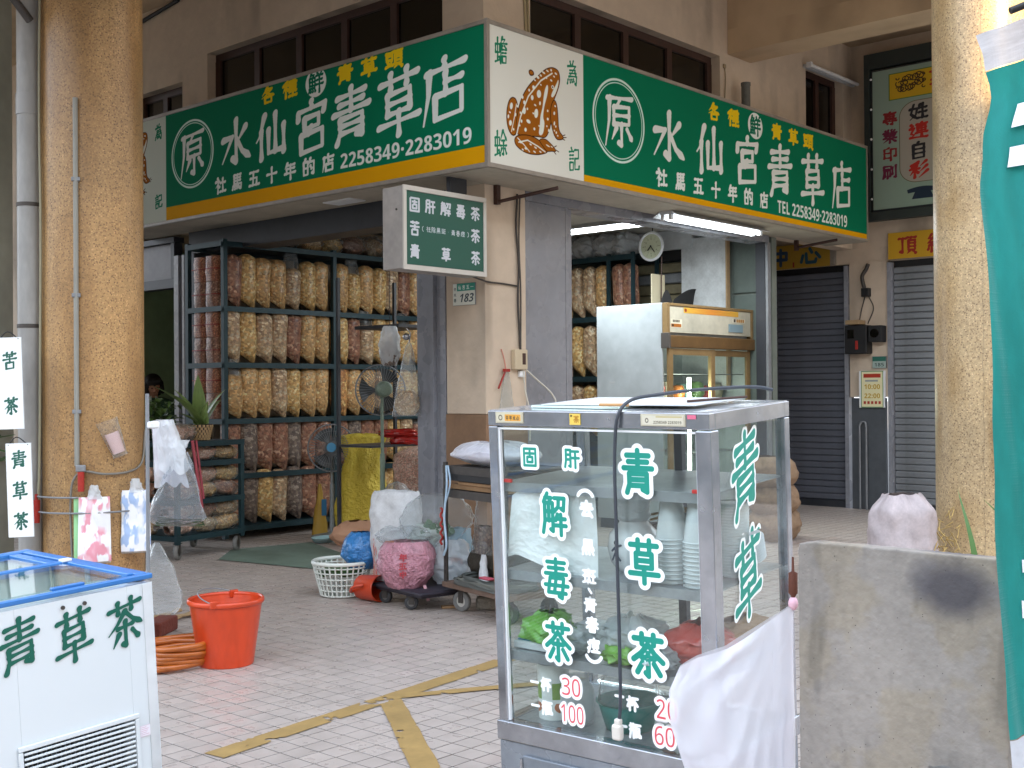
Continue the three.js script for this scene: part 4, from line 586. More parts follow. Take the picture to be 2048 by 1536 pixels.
// ---------- glass display cabinet ----------
{
  const c = thing('display_cabinet', 'steel framed glass display cabinet with green and white lettering, leaning a little', 'cabinet', [-3.89, 1.337, 4.067]);
  c.rotation.set(0.056, -1.497, -0.006, 'YXZ');
  const W = 0.4, D = 0.533, f = 0.036; // local: front face z = 0, top y = 0
  const post = (x, z, w = f) => span(x - w / 2, x + w / 2, -1.075, -0.052, z - w / 2, z + w / 2, 0.004);
  mesh('frame', join(span(-W, W, -0.05, -0.002, -f, 0, 0.003), span(-W, W, -0.05, -0.002, -D, -D + f, 0.003), span(-W, -W + f, -0.0505, -0.0025, -D + f, -f, 0.002), span(W - f, W, -0.0505, -0.0025, -D + f, -f, 0.002),
    post(-W + f / 2, -f / 2), post(W - f / 2, -f / 2, 0.05), post(-W + f / 2, -D + f / 2), post(W - f / 2, -D + f / 2)), M.steel, c);
  mesh('sill', join(span(-W - 0.006, W + 0.006, -1.075, -1.012, -0.042, 0.006, 0.004), span(-W - 0.006, W + 0.006, -1.075, -1.012, -D - 0.006, -D + 0.042, 0.004), span(W - 0.036, W + 0.006, -1.0745, -1.0125, -D + 0.043, -0.043, 0.002), span(-W - 0.006, -W + 0.036, -1.0745, -1.0125, -D + 0.043, -0.043, 0.002)), M.steel, c);
  mesh('top_plate', span(-W + 0.005, W - 0.005, -0.006, 0.0005, -D + 0.005, -0.005), mat(0xd9dde2, 0.25, { metalness: 0.5, map: rep(grime, 2), roughnessMap: rep(roughTex, 2) }), c);
  mesh('glass_pane', span(-W + f + 0.002, W - f - 0.008, -1.01, -0.052, -0.022, -0.018), M.glass, c);
  mesh('glass_pane', span(W - 0.018, W - 0.014, -1.01, -0.052, -D + f + 0.002, -f - 0.006), M.glass, c);
  mesh('glass_pane', span(-W + 0.014, -W + 0.018, -1.01, -0.052, -D + f + 0.002, -f - 0.002), M.glass, c);
  mesh('glass_pane', span(-W + f + 0.002, -0.005, -1.01, -0.052, -D + 0.014, -D + 0.018), M.glass, c);
  mesh('seal_strip', join(span(-W + f, -W + f + 0.006, -1.01, -0.056, -0.017, -0.006), span(W - f - 0.013, W - f - 0.007, -1.01, -0.056, -0.017, -0.006), span(-W + f + 0.007, W - f - 0.014, -0.062, -0.056, -0.017, -0.006)), M.whitePlastic, c);
  mesh('back_post', span(-0.004, 0.026, -1.01, -0.053, -D + 0.006, -D + 0.036, 0.003), M.darkFrame, c);
  for (const y of [-0.236, -0.522, -0.786, -1.016]) mesh('shelf', join(span(-W + 0.02, W - 0.02, y - 0.005, y, -D + 0.02, -0.03), span(-W + 0.02, W - 0.02, y - 0.03, y + 0.001, -0.034, -0.0305)), M.steelShelf, c);
  mesh('base', span(-W, W, -1.36, -1.077, -D, 0, 0.004), mat(0x9ea5ae, 0.45, { metalness: 0.4, map: rep(grime, 2), roughnessMap: rep(roughTex, 2) }), c);
  mesh('base_door', span(-W + 0.1, W - 0.05, -1.34, -1.11, 0.001, 0.012, 0.004), mat(0x8d949d, 0.5, { metalness: 0.3, map: rep(grime, 2.4) }), c);
  mesh('hinge', join([-1.14, -1.3].map((y) => cyl(0.006, 0.006, 0.04, -W + 0.095, y, 0.012, 10))), M.steel, c);
  for (const x of [-0.35, 0.35]) for (const z of [-0.06, -0.47]) { const l = mesh('leg', cyl(0.02, 0.02, 0.04, x, -1.37, z, 12), M.black, c); l.name = 'leg'; }
  // lettering stuck on the glass: one flat cut-out per character
  const A = canvasTex(1024, 1344, () => {}), ctx = A.image.getContext('2d'), S = 1344, X = (m) => (m + 0.38) * S, Y = (m) => -m * S - 60;
  const jobs = [];
  const put = (ch, x, y, w, h, lw, out, fill) => { gothic(ctx, ch, X(x), Y(y), w * S, h * S, (lw + out * 2) * S, '#f6f9f8'); if (fill) gothic(ctx, ch, X(x), Y(y), w * S, h * S, lw * S, fill); jobs.push([x, y, w + lw + out * 2 + 0.012, h + lw + out * 2 + 0.012]); };
  const T = '#0f8f7d', o = 0.011;
  put('固', -0.249, -0.149, 0.056, 0.062, 0.0085, 0.0095, T); put('肝', -0.088, -0.148, 0.056, 0.062, 0.0085, 0.0095, T);
  put('解', -0.162, -0.326, 0.09, 0.134, 0.0138, o, T); put('毒', -0.163, -0.53, 0.096, 0.13, 0.0132, o, T); put('茶', -0.164, -0.73, 0.098, 0.128, 0.0148, o, T);
  put('青', 0.149, -0.18, 0.108, 0.136, 0.0165, 0.013, T); put('草', 0.16, -0.446, 0.108, 0.136, 0.0165, 0.013, T); put('茶', 0.164, -0.728, 0.112, 0.136, 0.0178, 0.013, T);
  ctx.strokeStyle = '#f6f9f8'; ctx.lineWidth = 0.012 * S; ctx.lineCap = 'round';
  ctx.beginPath(); ctx.arc(X(-0.042), Y(-0.275), 0.03 * S, Math.PI * 1.15, Math.PI * 1.85); ctx.stroke(); jobs.push([-0.042, -0.25, 0.08, 0.03]);
  put('去', -0.039, -0.302, 0.048, 0.05, 0.009, 0.001); put('黑', -0.038, -0.42, 0.046, 0.05, 0.006, 0.001); put('斑', -0.038, -0.512, 0.046, 0.05, 0.006, 0.001); put('、', -0.035, -0.555, 0.03, 0.03, 0.006, 0.001);
  put('青', -0.037, -0.598, 0.044, 0.046, 0.007, 0.001); put('春', -0.033, -0.66, 0.044, 0.046, 0.007, 0.001); put('痘', -0.03, -0.725, 0.044, 0.046, 0.0065, 0.001);
  ctx.lineWidth = 0.012 * S; ctx.beginPath(); ctx.arc(X(-0.03), Y(-0.745), 0.03 * S, Math.PI * 0.15, Math.PI * 0.85); ctx.stroke(); jobs.push([-0.03, -0.772, 0.08, 0.032]);
  put('一', -0.262, -0.872, 0.03, 0.034, 0.007, 0.001); put('杯', -0.218, -0.874, 0.036, 0.042, 0.007, 0.001); put('一', -0.262, -0.948, 0.03, 0.034, 0.007, 0.001); put('瓶', -0.216, -0.95, 0.038, 0.044, 0.0065, 0.001);
  put('一', 0.058, -0.868, 0.03, 0.034, 0.007, 0.001); put('杯', 0.104, -0.884, 0.038, 0.044, 0.007, 0.001); put('一', 0.066, -0.958, 0.03, 0.034, 0.007, 0.001); put('瓶', 0.11, -0.966, 0.04, 0.046, 0.0065, 0.001);
  const num = (s, x, y, w, h) => { ctx.save(); ctx.font = `${h * S * 1.28}px sans-serif`; ctx.textAlign = 'center'; ctx.textBaseline = 'middle'; ctx.lineJoin = 'round'; ctx.translate(X(x), Y(y)); ctx.scale((w * S) / ctx.measureText(s).width, 1); ctx.strokeStyle = '#f8f4f4'; ctx.lineWidth = 0.02 * S; ctx.strokeText(s, 0, 0); ctx.fillStyle = '#d8525a'; ctx.fillText(s, 0, 0); ctx.restore(); jobs.push([x, y, w + 0.03, h + 0.03]); };
  num('30', -0.12, -0.868, 0.075, 0.06); num('100', -0.12, -0.954, 0.092, 0.06); num('20', 0.222, -0.885, 0.075, 0.064); num('60', 0.212, -0.965, 0.075, 0.062);
  const sm = mat(0xffffff, 0.5, { map: A, alphaTest: 0.5 });
  for (const [x, y, w, h] of jobs) { const g = new THREE.PlaneGeometry(w, h), uv = g.attributes.uv; for (let i = 0; i < 4; i++) uv.setXY(i, X(x + (uv.getX(i) - 0.5) * w) / 1024, 1 - Y(y + (uv.getY(i) - 0.5) * h) / 1344); const p = mesh('lettering', g, sm, c); p.position.set(x, y, -0.0165); }
  const B = canvasTex(512, 1024, (q) => { for (const [ch, y] of [['青', 190], ['草', 620]]) { brush(q, ch, 256, y + 40, 390, 330, 82, '#f4f8f6', 0.3); brush(q, ch, 256, y + 40, 390, 330, 47, T, 0.3); } });
  for (const [y, v0] of [[-0.22, 0.52], [-0.55, 0.08]]) { const g = new THREE.PlaneGeometry(0.235, 0.32), uv = g.attributes.uv; for (let i = 0; i < 4; i++) uv.setY(i, v0 + uv.getY(i) * 0.44); const p = mesh('lettering', g, mat(0xffffff, 0.5, { map: B, alphaTest: 0.5 }), c); p.rotation.y = Math.PI / 2; p.position.set(W - 0.0125, y, -0.24); }
  const plate = (x0, x1, t) => { const p = mesh('maker_plate', span(x0, x1, -0.041, -0.006, 0.0005, 0.003, 0.002), mat(0xc4bda6, 0.45, { metalness: 0.2 }), c), q = mesh('print', new THREE.PlaneGeometry(x1 - x0 - 0.01, 0.028), mat(0xffffff, 0.5, { map: t }), p); q.position.set((x0 + x1) / 2, -0.0235, 0.004); };
  plate(-0.366, -0.255, canvasTex(256, 64, (q) => { q.fillStyle = '#c9c2aa'; q.fillRect(0, 0, 256, 64); q.fillStyle = '#d79a38'; q.fillRect(84, 8, 160, 48); q.strokeStyle = '#3a332a'; q.lineWidth = 7; q.beginPath(); q.arc(40, 32, 17, 0, 7); q.stroke(); '中年水心'.split('').forEach((ch, i) => gothic(q, ch, 108 + i * 36, 34, 26, 34, 5, '#4a4030')); }));
  plate(0.176, 0.325, canvasTex(384, 64, (q) => { q.fillStyle = '#cfc9b6'; q.fillRect(0, 0, 384, 64); q.strokeStyle = '#3a332a'; q.lineWidth = 6; q.beginPath(); q.arc(46, 34, 13, 0, 7); q.stroke(); q.fillStyle = '#b8a878'; q.fillRect(130, 4, 240, 10); text(q, '2258349 2283019', 235, 46, 26, 260, '#54503f'); }));
  { const p = mesh('sticker', new THREE.PlaneGeometry(0.04, 0.034), mat(0xffffff, 0.5, { map: canvasTex(64, 56, (q) => { q.fillStyle = '#e3c257'; q.fillRect(0, 0, 64, 56); gothic(q, '茶', 40, 28, 34, 36, 5, '#a8761c'); q.fillStyle = '#2a2418'; q.fillRect(5, 6, 10, 10); }) }), c); p.position.set(-0.058, -0.025, 0.002); }
  { const p = mesh('sticker', new THREE.PlaneGeometry(0.028, 0.012), mat(0xd66a86, 0.6), c); p.position.set(0.345, -0.013, 0.002); }
  mesh('clip', join(span(-0.362, -0.33, -0.236, -0.224, -0.03, -0.02, 0.003), span(0.325, 0.352, -0.236, -0.224, -0.03, -0.02, 0.003)), mat(0xc8302a, 0.4), c);
  c.updateMatrixWorld(true);
  const inC = (o, x, y, z, turn = 0) => { o.position.set(x, y, z).applyMatrix4(c.matrixWorld); o.quaternion.copy(c.quaternion).multiply(new THREE.Quaternion().setFromAxisAngle(V3(0, 1, 0), turn)); return o; };
  // things standing in the cabinet
  const cupG = (n, r0, r1, step, h) => join(Array.from({ length: n }, (_, i) => lathe([[r0, i * step], [r0 + 0.004, i * step], [r0 + 0.004, i * step + 0.004], [r0, i * step + 0.005], [r1, i * step + h], [0.001, i * step + h]], 24)));
  const cupM = new THREE.MeshPhysicalMaterial({ color: 0xf6f9fa, roughness: 0.2, transmission: 0.5, thickness: 0, side: THREE.DoubleSide, clearcoat: 0.5 });
  for (const [k, [x, z, n, w]] of [[0.2, -0.12, 11, 'left'], [0.305, -0.1, 11, 'right'], [0.25, -0.21, 10, 'rear']].entries()) { const t = thing('cup_stack', `${w} stack of upside-down clear plastic cups on the cabinet's middle shelf`, 'cups', [0, 0, 0], 0, 'cup stacks in the display cabinet'); mesh('cup', cupG(n, 0.05, 0.034, 0.013, 0.115), cupM, t); inC(t, x, -0.52, z); }
  { const t = thing('lid_stack', 'tall stack of white plastic lids behind the side glass of the cabinet', 'lids'); mesh('lid', join(Array.from({ length: 25 }, (_, i) => lathe([[0.001, i * 0.009 + 0.006], [0.048, i * 0.009 + 0.006], [0.05, i * 0.009], [0.053, i * 0.009], [0.051, i * 0.009 + 0.008]], 24))), mat(0xe9eef2, 0.35), t); inC(t, 0.315, -0.52, -0.285); }
  { const t = thing('lid_stack', 'loose pile of tilted white plastic lids at the back of the cabinet', 'lids'); mesh('lid', join(Array.from({ length: 9 }, (_, i) => lathe([[0.001, 0.006], [0.048, 0.006], [0.05, 0], [0.053, 0]], 24).rotateX(0.35).translate(0, 0.03 + i * 0.008, i * 0.002))), mat(0xe4eaf0, 0.35), t); inC(t, 0.3, -0.522, -0.43); }
  { const t = thing('towel', 'large white cloth propped inside the left half of the cabinet', 'cloth'); const sh = param((u, v) => [-0.345 + u * 0.31 - 0.03 * v * (1 - u), -0.02 - v * lerp(0.2, 0.29, u) - 0.02 * Math.sin(v * 3) + (u < 0.1 ? -0.02 * (1 - u * 10) : 0), -0.042 - 0.02 * u + 0.004 * Math.sin(u * 9 + v * 4)], 24, 18); mesh('cloth', sh, mat(0xfbfcfd, 0.9, { bumpMap: rep(crease, 1), bumpScale: 0.006 }), t); inC(t, 0, -0.24, 0); }
  { const t = thing('jar', 'white round ceramic jar with a small painted figure inside the cabinet', 'jar'); mesh('body', lathe([[0.001, 0], [0.05, 0], [0.075, 0.03], [0.085, 0.075], [0.078, 0.12], [0.05, 0.15], [0.045, 0.16]], 32), mat(0xe8eaec, 0.25, { clearcoat: 0.5 }), t); mesh('lid', lathe([[0.047, 0.161], [0.055, 0.175], [0.05, 0.2], [0.06, 0.235], [0.045, 0.262], [0.001, 0.268]], 28), M.milky, t);
    const fig = canvasTex(64, 96, (q) => { q.fillStyle = '#1c2230'; q.beginPath(); q.arc(28, 16, 9, 0, 7); q.fill(); q.strokeStyle = '#24304a'; q.lineWidth = 9; q.lineCap = 'round'; for (const l of [[28, 26, 26, 56], [26, 34, 8, 50], [26, 34, 50, 24], [26, 56, 10, 86], [26, 56, 46, 84]]) { q.beginPath(); q.moveTo(l[0], l[1]); q.lineTo(l[2], l[3]); q.stroke(); } });
    const p = mesh('painted_figure', flat(new THREE.CylinderGeometry(0.0862, 0.0862, 0.075, 10, 1, true, -0.33, 0.66).translate(0, 0.075, 0)), mat(0xffffff, 0.4, { map: fig, alphaTest: 0.5 }), t); p.rotation.y = -0.15; inC(t, 0.015, -0.52, -0.2); }
  { const t = thing('chopsticks', 'pair of long brown sticks lying inside the cabinet behind the jar', 'sticks'); mesh('stick', join(rod([-0.05, -0.36, -0.3], [0.16, -0.31, -0.22], 0.004, 6), rod([-0.04, -0.375, -0.31], [0.17, -0.315, -0.2], 0.004, 6)), M.board, t); inC(t, 0.05, 0, 0); }
  const lump = (label, w, h, d, m, x, y, z, wr = 0.03) => { const t = thing('plastic_bag', label, 'bag'); mesh('bag', bag(h, (v) => [(w / 2) * Math.sqrt(Math.sin(Math.PI * (0.04 + 0.93 * v))), (d / 2) * Math.sqrt(Math.sin(Math.PI * (0.04 + 0.93 * v)))], { nu: 34, nv: 18, wr, fr: 10 }), m, t); return inC(t, x, y, z); };
  lump('bright green crumpled bag at the left of the cabinet\'s third shelf', 0.17, 0.12, 0.15, mat(0x6fae3c, 0.4, { clearcoat: 0.5 }), -0.27, -0.784, -0.12); lump('white crumpled bag beside the green bag on the cabinet\'s third shelf', 0.15, 0.09, 0.14, M.milky, -0.17, -0.784, -0.1);
  lump('pale crumpled bag in the middle of the cabinet\'s third shelf', 0.2, 0.13, 0.18, M.milky, 0.03, -0.784, -0.16, 0.04); lump('small green bag near the cord on the cabinet\'s third shelf', 0.12, 0.05, 0.1, mat(0x7db346, 0.4, { clearcoat: 0.5 }), 0.03, -0.784, -0.08);
  lump('red crumpled bag at the right of the cabinet\'s third shelf', 0.22, 0.14, 0.16, mat(0xb8483e, 0.35, { clearcoat: 0.6 }), 0.27, -0.784, -0.15); lump('white rolled bag in front of the red bag in the cabinet', 0.12, 0.09, 0.1, M.milky, 0.17, -0.784, -0.075);
  { const t = thing('flat_box', 'flat blue and white box under the green bag in the cabinet', 'box'); mesh('box', box(0.2, 0.025, 0.14, 0, 0.0135, 0, 0.004), M.whitePaint, t); mesh('lid', box(0.18, 0.004, 0.12, 0, 0.028, 0, 0.001), mat(0x3f87a8, 0.5), t); inC(t, -0.27, -0.814, -0.001 - 0.12).visible = true; t.position.y += 0.03; }
  { const t = thing('tin_can', 'tall white tin with green and orange label at the cabinet\'s bottom left', 'tin', [0, 0, 0]); const l = canvasTex(512, 256, (q) => { q.fillStyle = '#e6e8e6'; q.fillRect(0, 0, 512, 256); for (let k = 0; k < 3; k++) { q.fillStyle = '#7fa04a'; q.fillRect(k * 170 + 10, 84, 110, 76); q.fillStyle = '#b5622e'; q.beginPath(); q.ellipse(k * 170 + 70, 196, 50, 30, 0, 0, 7); q.fill(); q.fillStyle = '#f0f0ec'; q.fillRect(k * 170 + 20, 166, 90, 12); } }); mesh('body', cyl(0.052, 0.052, 0.18, 0, 0.09, 0, 32), mat(0xffffff, 0.3, { map: l, clearcoat: 0.4 }), t); mesh('lid', cyl(0.054, 0.054, 0.022, 0, 0.191, 0, 32), M.alu, t); inC(t, -0.27, -1.015, -0.13, 0.4); }
  { const t = thing('plastic_jar', 'clear plastic jar beside the tin at the bottom of the cabinet', 'jar'); mesh('body', lathe([[0.001, 0], [0.05, 0], [0.055, 0.02], [0.055, 0.11], [0.04, 0.13], [0.04, 0.15]], 28), M.milky, t); inC(t, -0.17, -1.015, -0.12); }
  { const t = thing('plastic_tub', 'teal plastic tub holding a clear bowl at the bottom of the cabinet', 'tub'); mesh('tub', lathe([[0.001, 0.002], [0.075, 0.002], [0.1, 0.09], [0.105, 0.09]], 32), mat(0x1f8077, 0.4), t); mesh('bowl', lathe([[0.1, 0.092], [0.088, 0.15], [0.06, 0.185], [0.001, 0.19]], 32), M.clear, t); inC(t, 0.0, -1.015, -0.16); }
  { const t = thing('wooden_pestle', 'reddish wooden stick leaning at the bottom right of the cabinet', 'stick'); mesh('stick', rod([0.16, -1.0, -0.1], [0.27, -0.84, -0.2], 0.014, 10), mat(0x9b6a4a, 0.5), t); inC(t, 0, 0, 0); }
  { const t = thing('brown_cloth', 'brown folded wrapping at the cabinet\'s lower right, behind the side glass', 'cloth'); mesh('cloth', bag(0.12, (v) => [0.07 * Math.sqrt(Math.sin(Math.PI * (0.06 + 0.9 * v))), 0.2 * Math.sqrt(Math.sin(Math.PI * (0.06 + 0.9 * v)))], { nu: 30, nv: 14, wr: 0.02 }), M.card, t); inC(t, 0.3, -0.784, -0.32); }
  // on top and hanging outside
  { const t = thing('power_cord', 'dark grey power cord draped over the cabinet front with a plug', 'cord'); mesh('cord', tube([[0.36, 0.035, -0.5], [0.33, 0.045, -0.47], [0.24, 0.05, -0.3], [0.18, 0.045, -0.12], [0.12, 0.03, -0.03], [0.104, -0.005, 0.008], [0.09, -0.1, 0.012], [0.085, -0.4, 0.012], [0.083, -0.7, 0.012], [0.078, -0.9, 0.013], [0.072, -0.94, 0.014]], 0.0055, 110, 8), mat(0x3b4048, 0.5), t); mesh('plug', join(box(0.034, 0.05, 0.026, 0.07, -0.966, 0.018, 0.009), box(0.022, 0.02, 0.02, 0.072, -0.935, 0.016, 0.006)), mat(0xd8d2c8, 0.5), t); inC(t, 0, 0, 0); }
  { const t = thing('acrylic_sheet', 'pale green edged glass sheet lying on the cabinet top', 'sheet'); mesh('sheet', span(-0.3, 0.05, 0.002, 0.009, -0.4, -0.07, 0.001), mat(0xcfe6dc, 0.2, { clearcoat: 0.5 }), t); inC(t, 0, 0, 0, -0.08); }
  { const t = thing('paper_sheet', 'white sheet lying across the top of the cabinet', 'sheet'); mesh('sheet', span(-0.25, 0.3, 0.0105, 0.013, -0.45, -0.1), M.whitePaint, t); inC(t, 0, 0, 0, 0.03); }
  { const t = thing('thin_rod', 'thin brown rod lying on the cabinet top beside the cord', 'rod'); mesh('rod', rod([0.22, 0.018, -0.2], [0.34, 0.022, -0.36], 0.004), M.brownFrame, t); mesh('wrapping', rod([-0.0, 0.016, -0.05], [0.1, 0.016, -0.055], 0.005), mat(0xb88a58, 0.6), t); inC(t, 0, 0, 0); }
}
{ // bag hooked at the cabinet's side
  const xl = (v) => [[0, -0.332], [0.12, -0.363], [0.28, -0.359], [0.5, -0.319], [0.7, -0.28], [1.01, -0.255]].reduce((p, q, i, A) => (i && v >= A[i - 1][0] && v <= q[0] ? lerp(A[i - 1][1], q[1], (v - A[i - 1][0]) / (q[0] - A[i - 1][0])) : p), -0.332);
  const yt = (u) => [[0, 0], [0.1, 0.02], [0.36, 0.066], [0.6, 0.108], [0.85, 0.127], [1.01, 0.15]].reduce((p, q, i, A) => (i && u >= A[i - 1][0] && u <= q[0] ? lerp(A[i - 1][1], q[1], (u - A[i - 1][0]) / (q[0] - A[i - 1][0])) : p), 0);
  const side = (s) => param((u, v) => { const y = yt(u), b = Math.sqrt(Math.max(0, Math.sin(Math.PI * clamp(u, 0, 1)) * Math.sin(Math.PI * clamp(v * 0.9 + 0.02, 0, 1)))); const f = 0.014 * pn.noise(u * 3 + v * 1.5, v * 2, s) + 0.018 * (1 - Math.abs(Math.sin(Math.atan2(v + 0.05, u + 0.02) * 14 + 1.6 * pn.noise(u * 3, v * 3, 4)))) * smoothstep(Math.hypot(u, v), 0.08, 0.5) * (0.6 + 0.8 * pn.noise(u * 2.3, v * 2.3, 9)); return [u * xl(v), -(y + v * (0.72 - y)), s * (0.075 * b) + u * 0.1 + (s > 0 ? f : 0)]; }, 40, 44);
  const t = thing('white_plastic_bag', 'large translucent white plastic bag hanging from the cabinet beside the grey slab', 'bag', [-3.725, 0.8, 4.65], -0.841);
  mesh('front_sheet', side(1), M.whiteBag, t); mesh('back_sheet', side(-1), M.whiteBag, t); mesh('knot', new THREE.SphereGeometry(0.014, 10, 8).scale(1, 1.4, 1), mat(0xe6b8c6, 0.5), t);
  const p = thing('hook_stick', 'short rusty peg holding the white bag at the cabinet corner', 'hook', [-3.725, 0.8, 4.65], -0.841); mesh('peg', lathe([[0.004, -0.01], [0.006, 0.02], [0.013, 0.03], [0.013, 0.085], [0.004, 0.09], [0.003, 0.13]], 12), mat(0x6b3a28, 0.7, { map: rep(grime, 8) }), p);
}
// ---------- chest freezer ----------
{
  const c = thing('chest_freezer', 'white chest freezer with green brush lettering and blue framed glass top', 'freezer', [-4.778, 0.86, 3.077]);
  c.rotation.set(0.005, -0.006, 0.059, 'YXZ');
  const L = 1.25, w = mat(0xd3dade, 0.35, { clearcoat: 0.3, clearcoatRoughness: 0.25, roughnessMap: rep(roughTex, 1) }), bl = mat(0x2f70b4, 0.4, { clearcoat: 0.3 });
  mesh('body', join(span(-L, 0, -0.72, -0.028, -0.8, -0.1), span(-L, -0.426, -0.72, -0.028, -0.0995, -0.002), span(-0.084, 0, -0.72, -0.028, -0.0995, -0.002), span(-0.4255, -0.0845, -0.425, -0.028, -0.0995, -0.002), span(-0.4255, -0.0845, -0.72, -0.685, -0.0995, -0.002)), w, c); mesh('corner_trim', span(-0.034, -0.004, -0.72, -0.03, -0.0015, 0.0012, 0.001), M.whitePaint, c);
  mesh('lid_frame', join(span(-L, 0.002, -0.017, -0.001, -0.018, 0.003, 0.004), span(-L, 0.002, -0.026, 0, -0.803, -0.765, 0.006), span(-0.036, 0.002, -0.0255, -0.0005, -0.764, -0.031, 0.005), span(-L, -L + 0.04, -0.0255, -0.0005, -0.764, -0.031, 0.005)), bl, c);
  mesh('rail', join(span(-L, -0.038, -0.018, 0.006, -0.432, -0.41, 0.004), span(-0.062, -0.042, -0.02, 0.004, -0.404, -0.032, 0.004), span(-0.085, -0.05, -0.024, -0.004, -0.764, -0.441, 0.004)), bl, c); mesh('rail_cap', span(-0.075, -0.04, 0.002, 0.012, -0.435, -0.407, 0.004), M.whitePlastic, c);
  mesh('lid_handle', span(-0.3, -0.2, -0.005, 0.005, -0.045, -0.028, 0.003), bl, c);
  const gl = new THREE.MeshPhysicalMaterial({ color: 0xe8efee, roughness: 0.03, transmission: 1, thickness: 0, ior: 1.6, side: THREE.DoubleSide });
  mesh('glass_lid', span(-L + 0.045, -0.08, -0.004, 0.001, -0.404, -0.033), gl, c); mesh('glass_lid', span(-L + 0.045, -0.09, -0.016, -0.011, -0.762, -0.442), gl, c);
  const cellar = mesh('liner', span(-L + 0.05, -0.09, -0.0275, -0.0265, -0.76, -0.035), mat(0xb9c0bc, 0.5), c); cellar.name = 'liner';
  const t = canvasTex(1024, 512, (q) => { const S = 1024 / 0.52; for (const [ch, x, y, ww, h] of [['青', -0.415, -0.124, 0.115, 0.145], ['草', -0.257, -0.136, 0.115, 0.15], ['茶', -0.096, -0.134, 0.12, 0.145]]) brush(q, ch, (x + 0.5) * S, -(y + 0.01) * S - 20, ww * S, h * S, 0.017 * S, '#075a4a', 0.2); });
  [['青', -0.415], ['草', -0.257], ['茶', -0.096]].forEach(([, x]) => { const g = new THREE.PlaneGeometry(0.165, 0.24), uv = g.attributes.uv, S = 1024 / 0.52; for (let i = 0; i < 4; i++) uv.setXY(i, ((x + (uv.getX(i) - 0.5) * 0.165 + 0.5) * S) / 1024, 1 - (-(-0.13 + (uv.getY(i) - 0.5) * 0.24 + 0.01) * S - 20) / 512); const p = mesh('lettering', g, mat(0xffffff, 0.4, { map: t, alphaTest: 0.5 }), c); p.position.set(x, -0.13, 0.0008); });
  mesh('screw', join([-0.286, -0.22].map((x) => cyl(0.006, 0.006, 0.004, 0, 0, 0, 10).rotateX(Math.PI / 2).translate(x, -0.05, 0.002))), M.darkIron, c);
  const gr = mesh('grille', join(span(-0.44, -0.07, -0.425, -0.41, -0.001, 0.008, 0.003), span(-0.44, -0.07, -0.7, -0.685, -0.001, 0.008, 0.003), span(-0.44, -0.426, -0.684, -0.426, -0.001, 0.008, 0.003), span(-0.084, -0.07, -0.684, -0.426, -0.001, 0.008, 0.003)), w, c);
  mesh('condenser', join(Array.from({ length: 24 }, (_, i) => span(-0.42 + i * 0.0142, -0.417 + i * 0.0142, -0.68, -0.43, -0.09, -0.05))), mat(0x6d7275, 0.7), gr);
  for (let k = 0; k < 18; k++) mesh('slat', box(0.338, 0.0065, 0.006, -0.255, -0.434 - k * 0.0142, 0.004, 0.0015), w, gr);
  { const p = mesh('label', new THREE.PlaneGeometry(0.036, 0.034), mat(0xffffff, 0.6, { map: canvasTex(64, 64, (q) => { q.fillStyle = '#e2dde6'; q.fillRect(0, 0, 64, 64); q.strokeStyle = '#b98a9a'; q.strokeRect(2, 2, 60, 60); for (let k = 0; k < 5; k++) { q.fillStyle = '#c9a4b4'; q.fillRect(8, 10 + k * 10, 30 + ((k * 13) % 18), 3); } }) }), c); p.position.set(-0.05, -0.47, 0.0006); }
  c.updateMatrixWorld(true);
  const r = thing('red_cloth', 'crumpled dark red cloth lying on the freezer\'s glass top', 'cloth'); mesh('cloth', bag(0.07, (v) => [0.11 * Math.sqrt(Math.sin(Math.PI * (0.05 + 0.9 * v))), 0.09 * Math.sqrt(Math.sin(Math.PI * (0.05 + 0.9 * v)))], { nu: 40, nv: 14, wr: 0.025 }), mat(0x7a1420, 0.9), r); r.position.set(-0.34, 0.004, -0.6).applyMatrix4(c.matrixWorld);
}
